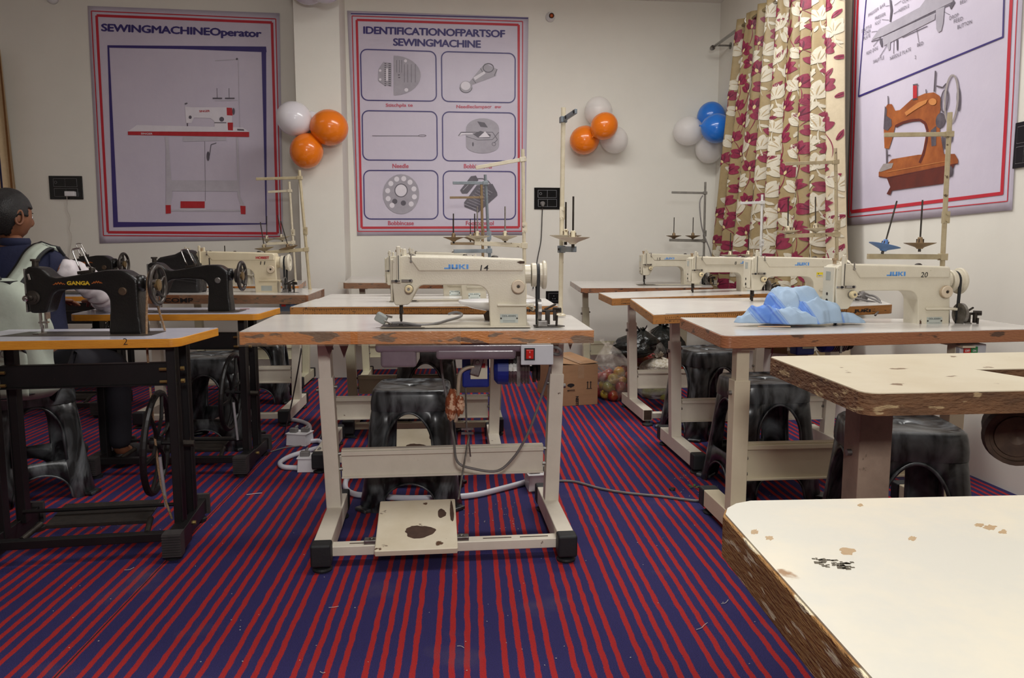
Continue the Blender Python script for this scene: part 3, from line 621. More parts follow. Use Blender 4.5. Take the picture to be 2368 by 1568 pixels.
    hw = MB().lathe([(0, 0), (.041, 0), (.043, .003), (.043, .017), (.036, .020), (.036, .027), (.043, .030), (.043, .038), (.050, .040), (.052, .044), (.052, .050), (.048, .054), (.02, .054), (.015, .050), (0, .050)], (.499, .047, .182), (1, 0, 0), n=36).build('handwheel', mat('pale_grey_wheel', (212, 204, 184), .35, col2=(198, 190, 170), nscale=10), t)
    for p in hw.data.polygons: p.use_smooth = False
    # belt: over the wheel and down through the slot
    bm = bmesh.new(); path = [(.047+.010, .0), (.047-.030, .10)]; pts = []
    for i in range(15): a = math.radians(-8+196*i/14); pts.append((.047+.038*math.cos(a), .182+.038*math.sin(a)))
    pts = [(.052+.01, -.0)]+pts+[(.052-.035, 0)]
    pv = []
    for (y, z) in pts: pv.append((bm.verts.new((.517, y, z)), bm.verts.new((.528, y, z))))
    for a, b in zip(pv, pv[1:]): bm.faces.new((a[0], a[1], b[1], b[0]))
    bl = finish(bm, 'drive_belt', RUBBER, t); sd_ = bl.modifiers.new('s', 'SOLIDIFY'); sd_.thickness = .005; sd_.offset = 0
    return t
def make_winder(label):
    t = thing('bobbin_winder', label, 'bobbin winder', group='bobbin winders beside the machines')
    MB().slab([(-.02, -.03), (.075, -.03), (.09, -.02), (.07, .02), (-.02, .02)], 0, .003).build('base_plate', DSTEEL, t)
    w_ = MB(); w_.lathe([(.026, 0), (.042, 0), (.042, .012), (.036, .012), (.036, .003), (.026, .003)], (-.006, 0, .055), (1, 0, 0), n=28)
    for i in range(8): a = 2*PI*i/8; w_.box((-.003, .031*math.cos(a), .055+.031*math.sin(a)), (.003, .007, .010), RX(a))
    w_.lathe([(0, 0), (.026, 0), (.026, .004), (0, .004)], (-.005, 0, .055), (1, 0, 0), n=20); w_.build('friction_wheel', STEEL, t)
    mb = MB(); mb.cyl((0, 0, .055), (.065, 0, .055), .005).box((.03, 0, .032), (.016, .02, .05)).box((.055, -.01, .04), (.012, .012, .04)).cyl((.05, -.004, .062), (.075, -.02, .062), .006).cyl((.02, 0, .06), (.06, .01, .078), .004).box((.07, -.012, .056), (.016, .012, .014)).cyl((.06, -.02, .003), (.062, -.018, .04), .004)
    mb.build('bracket', DSTEEL, t, bevel=.001); MB().box((.01, -.022, .012), (.036, .022, .022)).build('latch_block', STEEL, t, bevel=.004)
    return t
def place(o, pxL, Y, py, yaw, scale=1.0, ref=0):
    p = at_y(pxL, py, Y); o.location = p; o.rotation_euler = (0, 0, yaw); o.scale = (scale,)*3
WL = 'bobbin winder beside the handwheel of '
M14 = make_ind('ivory sewing machine with number 14 written by hand, centre foreground', model='DDL-8300N')
place(M14, 906, 2.715, 756, P_(2.6), 1.0)
def winder_at(o, m, lab, mk=None):
    s = m.scale[0]; R = RZ(m.rotation_euler[2]); w_ = o; w_.location = m.location+(R @ Vector((.525*s, .0, .0005))); w_.rotation_euler = m.rotation_euler; w_.scale = m.scale; w_['label'] = lab
W0 = make_winder(''); winder_at(W0, M14, 'bobbin winder in the centre foreground, beside the nearest ivory machine')
# peeled paint chip on 14
mb = MB(); mb.slab([(0, 0), (.012, .004), (.028, .003), (.028, -.005), (.012, -.006)], 0, .0006, Matrix(((1, 0, 0, .444), (0, 0, -1, -.0049), (0, 1, 0, .229), (0, 0, 0, 1)))).build('paint_chip', UNDER, M14)
M20 = make_ind('ivory sewing machine with number 20 written by hand, on the right', num='20', num_x=.345, logo_x=(.205, .295))
place(M20, 1926, 3.00, 762, P_(6.5), 1.02)
random.seed(5); mb = MB()
for (cx, cz, rx, rz, sd) in ((.37, .006, .022, .009, 1), (.36, .018, .004, .016, 2), (.402, .006, .005, .010, 3)):
    pts = []
    for i in range(22): a = 2*PI*i/22; k = 1+random.uniform(-.3, .3); pts.append((cx+rx*k*math.cos(a), max(cz+rz*k*math.sin(a), .0005)))
    mb.prism(pts, -.0006, .0004)
mb.build('rust_patch', mat('rust', (84, 58, 40), .8, col2=(60, 42, 30), nscale=60), M20)
winder_at(dup(W0), M20, 'bobbin winder near the right edge, with a wheel full of round holes')
MY = make_ind('ivory sewing machine with a yellow warning sticker on its column', num=None, logo_x=(.235, .325), sticker=True, model='')
place(MY, 1733, 3.98, 706, P_(6), 1.0); winder_at(dup(W0), MY, WL+'the machine with the yellow sticker')
M8 = make_ind('ivory sewing machine marked with a small 8, just left of the yellow-stickered one', num='8', num_x=.29, logo_x=(.33, .42), model='', paint=IVD)
place(M8, 1596, 5.0, 683, P_(6), 1.0); winder_at(dup(W0), M8, WL+'the machine marked 8')
M15 = make_ind('ivory sewing machine marked 15, farthest back in the right-hand column', num='15', num_x=.12, logo_x=(.18, .275), model='', paint=IVD)
place(M15, 1484, 6.2, 659, P_(5), 1.0); winder_at(dup(W0), M15, 'bobbin winder in the far right corner, the smallest and farthest one')
MC2 = make_ind('ivory sewing machine directly behind machine 14, only its column showing under the arm', num=None, paint=IVD); place(MC2, 918, 4.05, 697, P_(3), .98)
MC3 = make_ind('ivory sewing machine in third place of the centre column, mostly hidden', num=None, paint=IVD); place(MC3, 892, 4.55, 689, P_(3), .98)
MC4 = make_ind('ivory sewing machine on the film-wrapped table, its arm showing above machine 14', num=None, paint=IVD); place(MC4, 941, 6.1, 656, P_(3), 1.0)
RW = mat('red_logo', (178, 44, 52), .5, col2=(168, 38, 46), nscale=20)
MH = make_ind('cream sewing machine with a red logo and two pen strokes, on the left', logo='HOBEST', logo_m=RW, num='11', num_x=.385, logo_x=(.36, .44), model='', paint=mat('cream_machine_paint', (214, 202, 174), .36, col2=(204, 190, 160), nscale=6))
for ch in list(MH.children):
    if ch.name.startswith('handwritten'):
        ch.data = ch.data.copy()
        for v in ch.data.vertices: v.co.z -= .028
place(MH, 455, 4.78, 678, P_(3), 1.03); winder_at(dup(W0), MH, WL+'the red-lettered machine')
MB().cyl((.165, .04, .245), (.165, .04, .285), .003).build('spool_pin', DSTEEL, MH)
MP = make_ind('cream sewing machine behind the red-lettered one, only the top of its arm showing', logo=None, num=None, model='', paint=IVD); place(MP, 425, 5.85, 660, P_(3), 1.03)

# ------------------------------------------------------------------ black treadle machines
def make_treadle_head(label, name='GANGA', tm=GOLDT):
    t = thing('treadle_sewing_machine', label, 'sewing machine', group='black treadle sewing machines')
    prof = [(0, .238), (.001, .16), (.012, .085), (.016, .081), (.068, .082), (.074, .088), (.098, .150), (.106, .160), (.122, .166), (.19, .169)]+arc(.258, .125, .042, 82, 4, 6)+[(.299, .09), (.290, .0), (.412, .0), (.404, .10), (.404, .205), (.384, .222), (.362, .237), (.345, .241), (.298, .241), (.227, .229), (.15, .216), (.115, .212), (.095, .217), (.078, .234), (.060, .250), (.016, .254)]
    b = MB().prism(prof, .0, .082).build('body', BLACKP, t, smooth=True); md = b.modifiers.new('r', 'REMESH'); md.mode = 'VOXEL'; md.voxel_size = .0042; md.use_smooth_shade = True; md = b.modifiers.new('sm', 'SMOOTH'); md.iterations = 26; md.factor = .5
    MB().slab([(-.075, -.052), (.44, -.052), (.46, -.03), (.46, .10), (-.05, .10)], .0, .004).build('bed', mat('dark_bed', (58, 52, 48), .4, .3, col2=(84, 74, 64), nscale=10), t)
    fp = MB().box((-.002, .039, .165), (.006, .058, .16)).build('face_plate', STEEL, t, bevel=.002)
    mb = MB(); mb.cyl((.032, .035, .082), (.032, .035, .03), .0055).cyl((.045, .045, .082), (.045, .045, .022), .005).box((.04, .04, .045), (.03, .02, .006)).box((.036, .035, .018), (.008, .008, .034)).slab([(.018, -.0), (.04, -.0), (.044, .05), (.02, .05)], .004, .008).box((.065, .02, .075), (.006, .03, .03)); mb.build('needle_bar', CHROME, t)
    tn = MB().lathe([(0, 0), (.026, 0), (.026, .004), (.02, .006), (.02, .012), (.010, .014), (.010, .022), (.006, .03), (0, .03)], (.030, -.002, .140), (0, -1, 0)).build('tension_unit', DSTEEL, t)
    MB().lathe([(0, 0), (.011, 0), (.011, .003), (.006, .005), (.006, .012), (0, .012)], (.018, -.028, .138), (0, -1, 0)).build('tension_nut', CHROME, tn)
    MB().cyl((.02, -.004, .226), (.026, -.006, .205), .004).build('thread_guide', CHROME, t)
    MB().cyl((.024, .039, .25), (.024, .039, .272), .011).cyl((.024, .039, .272), (.024, .039, .280), .016).build('pressure_screw', DSTEEL, t)
    # bobbin winder loop and block on the arm
    mb = MB(); mb.box((.21, .03, .232), (.055, .025, .012), RY(-.12)).cyl((.232, .03, .235), (.232, .03, .248), .011); mb.build('winder_block', DSTEEL, t, bevel=.002)
    MB().tube([(.190, .03, .238), (.167, .03, .305), (.170, .03, .316), (.192, .03, .319), (.199, .03, .312), (.228, .03, .245)], .0032, 8, smoothn=3).build('wire_loop', CHROME, t, smooth=True)
    # boss and wheel
    MB().lathe([(0, 0), (.030, 0), (.032, .006), (.030, .022), (.020, .026), (.012, .03), (.012, .05), (0, .05)], (.392, .039, .190), (1, 0, 0)).build('wheel_boss', BLACKP, t, smooth=True)
    mb = MB(); ring = [(.070*math.cos(2*PI*i/36), .070*math.sin(2*PI*i/36)) for i in range(36)]
    mb.tube([(.462, .039+a, .183+b_) for a, b_ in ring], .0085, 10, closed=True)
    for i in range(5):
        a = 2*PI*i/5+.3; mb.tube([(.452, .039+.018*math.cos(a-.3), .183+.018*math.sin(a-.3)), (.458, .039+.045*math.cos(a), .183+.045*math.sin(a)), (.462, .039+.066*math.cos(a+.15), .183+.066*math.sin(a+.15))], [.010, .006, .008], 8, smoothn=3)
    mb.lathe([(0, 0), (.026, 0), (.028, .01), (.022, .014), (.022, .024), (0, .024)], (.440, .039, .183), (1, 0, 0)); mb.lathe([(.030, 0), (.036, 0), (.034, .008), (.036, .016), (.030, .016)], (.432, .039, .183), (1, 0, 0))
    hw = mb.build('balance_wheel', mat('worn_wheel_iron', (52, 48, 46), .35, .5, col2=(84, 76, 70), nscale=16), t, smooth=True)
    MB().lathe([(0, 0), (.022, 0), (.022, .012), (.010, .014), (0, .014)], (.458, .039, .183), (1, 0, 0), n=28).build('clutch_nut', mat('old_brass', (148, 124, 86), .4, .8, col2=(112, 92, 62), nscale=20), hw)
    MB().lathe([(0, 0), (.015, 0), (.015, .006), (.012, .008), (0, .008)], (.352, .0, .162), (0, -1, 0)).build('stitch_regulator', mat('regulator_iron', (92, 74, 58), .5, .5, col2=(70, 56, 44), nscale=20), t)
    if name:
        mb = MB(); front_text(mb, name, .153, .236, .185, .200, -.0006, .05, .0); mb.build('gold_lettering', tm, t)
        mb = MB(); random.seed(3)
        for x0, x1 in ((.105, .145), (.243, .278)):
            for i in range(9):
                x = x0+(x1-x0)*i/8; h = .002+.007*math.sin(PI*i/8); mb.box((x, -.0004, .186+h*.6+(x-.1)*.03), (.0032, .0006, h+.001), RY(.6 if i % 2 else -.6))
        mb.build('gold_flourish', ORTR, t)
    return t
G1 = make_treadle_head('large black treadle machine with yellow gold lettering, nearest on the left')
G1.location = at_y(64, 776, 2.70)+Vector((0, 0, .0)); G1.rotation_euler = (0, 0, P_(3)); G1.scale = (.96,)*3
G2 = make_treadle_head('black treadle machine with a round silver dial on its column, second on the left', name=None)
G2.location = at_y(345, 722, 3.68); G2.rotation_euler = (0, 0, P_(3)); G2.scale = (.94, .94, .94)
for ch in list(G2.children):
    if ch.name.startswith('stitch_regulator'): ch.data = ch.data.copy(); ch.data.materials[0] = STEEL; ch['label'] = 'silver ridged dial'
    if ch.name.startswith('winder_block') : pass
MB().cyl((.30, .04, .24), (.30, .04, .275), .003).build('spool_pin', DSTEEL, G2)
G3 = make_treadle_head('black treadle machine with orange transfer, behind the seated person', name='GANGA', tm=ORTR)
G3.location = at_y(118, 676, 5.05); G3.rotation_euler = (0, 0, P_(3)); G3.scale = (1.0,)*3

def treadle_table(label, cpx, xr, yf, yr, xl, ztop_th=.032, floor_w=True, belt=True, cuts=(.03, .03, 0, 0), wheel=True, near=True):
    c = corners_px(cpx); tb, inv = frame_empty('treadle_table', label, c); top, P = tabletop(tb, c, ztop_th, cuts, mat('grey_white_laminate', (196, 194, 204), .22, col2=(184, 182, 194), nscale=3), EDGE_Y, inv)
    zb = min(p.z for p in c)-ztop_th; X = Matrix.Identity(4)
    for x, s in ((xr, 1), (xl, -1)):
        for y in (yf, yr):
            lg = MB(X).box((x, y, (.07+zb)/2), (.032, .045, zb-.07)).box((x+s*.014, y, (.07+zb)/2), (.004, .055, zb-.07)).build('leg', BLACKS, tb, bevel=.002)
        ft = MB(X); ft.box((x+s*.012, (yf+yr)/2-.0, .055), (.026, (yr-yf)+.26, .06)).box((x+s*.012, yf-.06, .062), (.05, .12, .075)); fo = ft.build('foot', BLACKS, tb, bevel=.003)
        cp = MB(X); cp.box((x+s*.008, yf-.135, .062), (.062, .05, .082))
        for i in range(9): cp.box((x+s*.008, yf-.162, .026+i*.009), (.062, .006, .004))
        RBM = mat('ribbed_rubber', (62, 58, 58), .6, col2=(50, 46, 46), nscale=20); cp.build('ribbed_foot_cap', RBM, fo); MB(X).box((x+s*.012, yr+.135, .062), (.05, .02, .08)).build('ribbed_foot_cap', RBM, fo)
        for yy in (yf-.11, yr+.10): MB(X).lathe([(0, 0), (.028, 0), (.03, .014), (.012, .018), (.012, .03), (0, .03)], (x, yy, 0)).build('leveling_foot', RUBBER, fo)
        bo = MB(X)
        for (yy, zz) in ((yf-.01, .06), (yf+.07, .062), (yf+.01, .61), (yf+.01, .655)): bo.cyl((x+s*.024, yy, zz), (x+s*.036, yy, zz), .008, n=6)
        for zz in (.61, .655): bo.cyl((x-s*.02, yf+.0, zz), (x-s*.045, yf-.0, zz), .006, n=6)
        bo.build('bolt', mat('brass_bolt', (176, 150, 92), .4, .8, col2=(140, 116, 70), nscale=20), tb)
    xm = (xr+xl)/2; W = abs(xr-xl)-.03; ym = yf+.03
    MB(X).box((xm, ym, .634), (W, .006, .08)).box((xm, ym+.012, .672), (W, .03, .005)).box((xm, ym-.008, .596), (W, .02, .005)).build('cross_beam', BLACKS, tb, bevel=.001)
    MB(X).box((xm, yf-.09, .075), (W, .035, .03)).build('foot_bar', BLACKS, tb, bevel=.003)
    MB(X).cyl((xm-W/2, yf+.12, .12), (xm+W/2, yf+.12, .12), .007).build('pedal_axle', BLACKS, tb)
    Xp = X @ T((xm+.0, yf+.13, .10)) @ RX(P_(5)); pd = MB(Xp).box((-.0, 0, 0), (W*.62, .18, .008)).box((0, -.09, -.006), (W*.62, .008, .016)).build('pedal', mat('black_pedal_rubber', (34, 30, 28), .6, col2=(50, 42, 36), nscale=30, bump=.2), tb, bevel=.003)
    for q in (-1, 1): MB(X).cyl((xm+q*W*.33, yf+.03, .10), (xm+q*W*.36, yf-.08, .085), .010).build('pedal_hinge', DSTEEL, tb)
    if wheel:
        wx = xr-.085; Xw = X @ T((wx, (yf+yr)/2-.02, .375)) @ RZ(P_(2)) @ RY(P_(4)); R = .182
        mb = MB(Xw); mb.tube([(0, R*math.cos(2*PI*i/48), R*math.sin(2*PI*i/48)) for i in range(48)], .012, 8, closed=True)
        for i in range(6): a = 2*PI*i/6+.2; mb.tube([(0, .02*math.cos(a), .02*math.sin(a)), (.01, .09*math.cos(a+.1), .09*math.sin(a+.1)), (0, R*math.cos(a), R*math.sin(a))], .007, 6, smoothn=2)
        mb.lathe([(0, -.02), (.024, -.02), (.024, .02), (0, .02)], axis=(1, 0, 0)); mb.cyl((-.03, 0, 0), (.13, 0, 0), .008); wl = mb.build('drive_wheel', BLACKS, tb)
        MB(Xw).cyl((.09, -.0, 0), (.13, 0, 0), .012).build('wheel_bearing', DSTEEL, wl)
        MB(X).tube([(wx+.02, (yf+yr)/2-.06, .33), (wx+.03, yf+.03, .14)], .006, 8).build('connecting_rod', mat('pale_rod', (190, 186, 190), .4, .3, col2=(170, 166, 170), nscale=20), tb)
    return tb, inv, c, top
def tt(label, cpx, legs, **k):
    c = corners_px(cpx); FL, FR = c[0], c[1]; yaw = math.atan2(FR.y-FL.y, FR.x-FL.x); iv = (T((FL.x, FL.y, 0)) @ RZ(yaw)).inverted()
    a = iv @ Vector((legs[0][0], legs[0][1], 0)); b = iv @ Vector((legs[1][0], legs[1][1], 0)); l = iv @ Vector((legs[2][0], legs[2][1], 0))
    return treadle_table(label, cpx, (a.x+b.x)/2, a.y, b.y, l.x, **k)
T1 = tt('treadle table with bright yellow edge marked 2, nearest on the left', [(-120, 790, 2.50), (411, 782, 2.615), (505, 757.6, 2.96), (20, 762, 2.88)], [(-1.215, 2.70), (-1.225, 2.86), (-1.80, 2.66)])
T2 = tt('treadle table with yellow edge behind the nearest treadle table', [(158, 727, 3.56), (597, 725.5, 3.60), (648, 711, 3.96), (230, 712, 3.92)], [(-1.30, 3.69), (-1.31, 3.85), (-1.98, 3.66)])
T3 = tt('treadle table with a short yellow edge in front of the far orange-lettered machine', [(-60, 686, 4.85), (243, 685, 4.88), (262, 672, 5.3), (-20, 673, 5.28)], [(-2.68, 4.98), (-2.68, 5.14), (-3.3, 4.95)])
T4 = tt('treadle table with a yellow edge farthest back on the left', [(-10, 672, 5.6), (258, 671, 5.65), (282, 660, 6.05), (20, 661, 6.0)], [(-2.95, 5.75), (-2.95, 5.9), (-3.6, 5.7)])
mb = MB(T1[1]); p = at_y(289, 794, 2.6); M = Matrix(((.014, 0, 0, 0), (0, 0, 1, 0), (0, .022, 0, 0), (0, 0, 0, 1)))
q = T1[1] @ at_y(286, 797, 2.588); mb2 = MB(); mb2.mesh(text_mesh('2', -.01), T(q+Vector((0, -.004, 0))) @ M); mb2.build('handwritten_number', INK, T1[3]); mb.bm.free()
# red belt slots on the tabletops
RS = mat('red_slot_paint', (136, 34, 40), .5, col2=(116, 28, 34), nscale=20)
def slots(Tt, L):
    mb = MB(Tt[1])
    for px, py, Y, a in L:
        p = at_y(px, py, Y); mb.box((p.x, p.y, p.z+.0012), (.045, .012, .0012), RZ(a))
    mb.build('belt_slot', RS, Tt[0])
slots(T1, [(333, 775, 2.72, .5), (388, 766, 2.86, .5)]); slots(T2, [(541, 721, 3.70, .5), (566, 715, 3.84, .5)])
# drive ropes
def rope(label, pts):
    o = MB().tube([at_y(*p) for p in pts], .0042, 8, smoothn=3).build('drive_rope', ROPE, None, smooth=True); return tag(o, label, 'rope')
rope('thin beige drive rope hanging from the nearest treadle machine wheel', [(356, 626, 2.72), (346, 630, 2.72), (341, 660, 2.72), (339, 776, 2.72), (346, 880, 2.72), (353, 960, 2.72), (358, 1010, 2.72), (372, 1120, 2.72), (398, 1200, 2.70)])
rope('second strand of beige rope rising from the slot to the nearest wheel', [(360, 690, 2.78), (366, 712, 2.80), (382, 766, 2.86), (400, 830, 2.86), (416, 890, 2.86), (420, 1040, 2.86), (424, 1150, 2.84)])

# ------------------------------------------------------------------ thread stands
def thread_stand(label, base, top, arm, tray, cups, post_m=IV, arm_m=None, plate_m=None, r=.009, toward=None, pins=DSTEEL, arm_end_dy=0, eyelets=(.98, .35), tray_dy=-.03):
    """base/top: (px,py,Y); arm: (py at post, px end, py end); tray same; cups: [(px,py,plate material,tilt, pin height)]"""
    B = at_y(*base); Tt = at_y(*top); t = thing('thread_stand', label, 'thread stand', B, 0, 'thread stands')
    arm_m = arm_m or post_m; rel = lambda v: v-B; Y = base[2]
    def on_post(py):
        k = (base[1]-py)/(base[1]-top[1]); return B.lerp(Tt, k)
    MB().tube([(0, 0, 0), rel(Tt)], r, 12).lathe([(0, 0), (.022, 0), (.022, .004), (.011, .010), (.011, .018), (0, .018)]).build('post', post_m, t)
    MB().box(rel(on_post((base[1]+top[1])/2))+Vector((.004, 0, 0)), (.026, .02, .05)).cyl(rel(on_post((base[1]+top[1])/2))+Vector((.004, -.01, .014)), rel(on_post((base[1]+top[1])/2))+Vector((.004, -.016, .014)), .005).cyl(rel(on_post((base[1]+top[1])/2))+Vector((.004, -.01, -.014)), rel(on_post((base[1]+top[1])/2))+Vector((.004, -.016, -.014)), .005).build('post_clamp', post_m, t)
    def bar(a, b, h, nm, m, d=.010):
        a = rel(a); b = rel(b); dirv = (b-a); L = dirv.length; ang = math.atan2(dirv.y, dirv.x); el = math.asin(dirv.z/L)
        Mx = T(a) @ RZ(ang) @ RY(-el)
        return MB(Mx).box((L/2, 0, 0), (L, d, h)).box((0, 0, 0), (.032, .026, h*1.3)).build(nm, m, t, bevel=.002), Mx, L
    if toward:
        a = on_post(arm[0]); e = a+Vector(toward)
    else: a = on_post(arm[0]); e = at_y(arm[1], arm[2], Y+arm_end_dy)
    o, Mx, L = bar(a, e, .018, 'thread_arm', arm_m)
    mb = MB(Mx)
    for k in eyelets: mb.lathe([(.003, 0), (.007, 0), (.007, .003), (.003, .003)], (L*k-.008, -.005, 0), (0, -1, 0), n=14)
    mb.lathe([(0, 0), (.004, 0), (.004, .004), (0, .004)], (.012, -.007, 0), (0, -1, 0), n=8); mb.build('eyelet', INK, o)
    a = on_post(tray[0]); e = a+Vector(toward)*1.02 if toward else at_y(tray[1], tray[2], Y+tray_dy)
    o, Mx, L = bar(a, e, .022, 'spool_arm', arm_m, .02); MB(Mx).lathe([(0, 0), (.005, 0), (.005, .004), (0, .004)], (.014, -.013, 0), (0, -1, 0), n=8).build('screw', DSTEEL, o)
    for (cx, cy, cYoff, pm, tilt, ph) in cups:
        C = at_y(cx, cy, Y+cYoff); Xc = T(rel(C)) @ RY(tilt)
        pr = [(0, -.014), (.012, -.014), (.014, -.010), (.02, -.006), (.062, .010), (.063, .012), (.02, .003), (.015, .004), (.013, .014), (.009, .034), (.006, .036), (0, .036)]
        cp = MB(Xc).lathe(pr, n=28).build('spool_plate', pm, t, smooth=False)
        mb = MB(Xc)
        for i in range(4): an = PI/4+i*PI/2; mb.box((.0135*math.cos(an), .0135*math.sin(an), .018), (.003, .003, .02))
        mb.build('cup_slot', UNDER, cp); MB(Xc).cyl((0, 0, .03), (0, 0, .03+ph), .0035, n=8).build('spool_pin', pins, t)
        MB(Xc).cyl((0, 0, -.026), (0, 0, -.01), .006, n=8).build('plate_stem', DSTEEL, cp)
    return t
TS_IV = mat('stand_ivory', (216, 206, 182), .35, col2=(200, 188, 160), nscale=20, col3=(110, 90, 66), thr3=.69, n3=40)
TS_TAN = mat('stand_tan', (186, 172, 140), .4, col2=(166, 150, 118), nscale=20, col3=(96, 78, 58), thr3=.64, n3=30)
TS_GREY = mat('stand_grey', (132, 140, 146), .4, .2, col2=(112, 120, 126), nscale=20)
TS_BR = mat('stand_brown', (142, 118, 86), .45, col2=(122, 100, 72), nscale=20)
thread_stand('ivory thread stand behind machine 14 with arms pointing at the camera', (1296, 730, 3.12), (1303, 249, 3.12), (276, 0, 0), (573, 0, 0), [(1308, 551, -.08, TS_IV, .0, .11), (1325, 556, -.26, TS_IV, -.0, .13)], toward=(.035, -.19, 0), arm_m=TS_GREY, pins=DSTEEL, post_m=TS_IV)
thread_stand('ivory thread stand with a rising arm, on the table behind machine 14', (1214, 703, 3.95), (1209, 345, 3.95), (368, 1100, 388), (566, 1097, 562), [(1104, 551, 0, TS_IV, 0, .13), (1168, 551, 0, TS_IV, 0, .13)], post_m=TS_IV, pins=CHROME)
thread_stand('blue-grey thread stand in front of the footswitch picture, leaning slightly', (1137, 683, 4.6), (1122, 404, 4.6), (423, 1047, 423), (579, 1049, 581), [(1049, 553, .0, TS_BR, 0, .12), (1098, 553, .02, TS_BR, 0, .12)], post_m=TS_GREY)
thread_stand('brown thread stand beside the blue-grey one, its arms slightly lower', (1118, 652, 6.3), (1113, 420, 6.3), (456, 1040, 457), (563, 1042, 563), [(1048, 552, 0, TS_TAN, 0, .13), (1088, 552, 0, TS_TAN, 0, .13)], post_m=TS_BR, r=.011)
thread_stand('tan chipped thread stand leaning beside the pillar, on the film-wrapped table', (717, 672, 5.1), (692, 394, 5.1), (411, 592, 414), (576, 614, 584), [(612, 577, 0, TS_TAN, -.12, .15), (668, 576, 0, TS_BR, -.25, .16)], post_m=TS_TAN, r=.010)
thread_stand('pale thread stand just left of the leaning tan one', (684, 653, 6.2), (669, 420, 6.2), (441, 620, 444), (560, 616, 564), [(617, 555, 0, TS_IV, .03, .16), (652, 552, 0, TS_IV, -.15, .16)], post_m=TS_IV)
thread_stand('beige thread stand with a blue spool plate, beside machine 20', (2173, 738, 3.3), (2197, 260, 3.3), (309, 2045, 312), (591, 2007, 593), [(2044, 573, -.03, BLUEB, .22, .17), (2127, 568, -.03, TS_BR, 0, .16)], post_m=TS_TAN, r=.010)
thread_stand('ivory thread stand against the curtain, behind the machine with the yellow sticker', (1937, 696, 4.25), (1932, 343, 4.25), (374, 1816, 379), (540, 1816, 546), [(1822, 538, 0, TS_IV, -.03, .16), (1886, 532, 0, TS_IV, -.05, .15)], post_m=TS_TAN)
thread_stand('slim thread stand against the curtain with a black-tipped post', (1757, 672, 5.3), (1763, 450, 5.3), (468, 1712, 470), (596, 1664, 596), [(1688, 593, 0, TS_IV, 0, .13), (1730, 592, 0, TS_IV, 0, .13)], post_m=mat('white_stand', (206, 204, 200), .4, col2=(190, 188, 184), nscale=12))
thread_stand('grey thread stand in the right back corner, next to machine 15', (1626, 657, 6.4), (1631, 421, 6.4), (446, 1553, 445), (556, 1548, 555), [(1558, 548, 0, TS_BR, 0, .13), (1602, 548, 0, TS_BR, 0, .13)], post_m=mat('stand_dull_grey', (128, 124, 116), .45, .2, col2=(104, 100, 94), nscale=20))
# thin cables along stands
def cable(label, pts, r, m=GCABLE, name='cable', sm=5):
    return tag(MB().tube([at_y(*p) if len(p) == 3 else p[0] for p in pts], r, 8, smoothn=sm).build(name, m, None, smooth=True), label, 'cable')
cable('thin grey cable hanging in a bow beside the corner thread stand', [(1625, 452, 6.35), (1618, 470, 6.33), (1622, 520, 6.33), (1630, 548, 6.33), (1642, 580, 6.33), (1652, 620, 6.33)], .005)

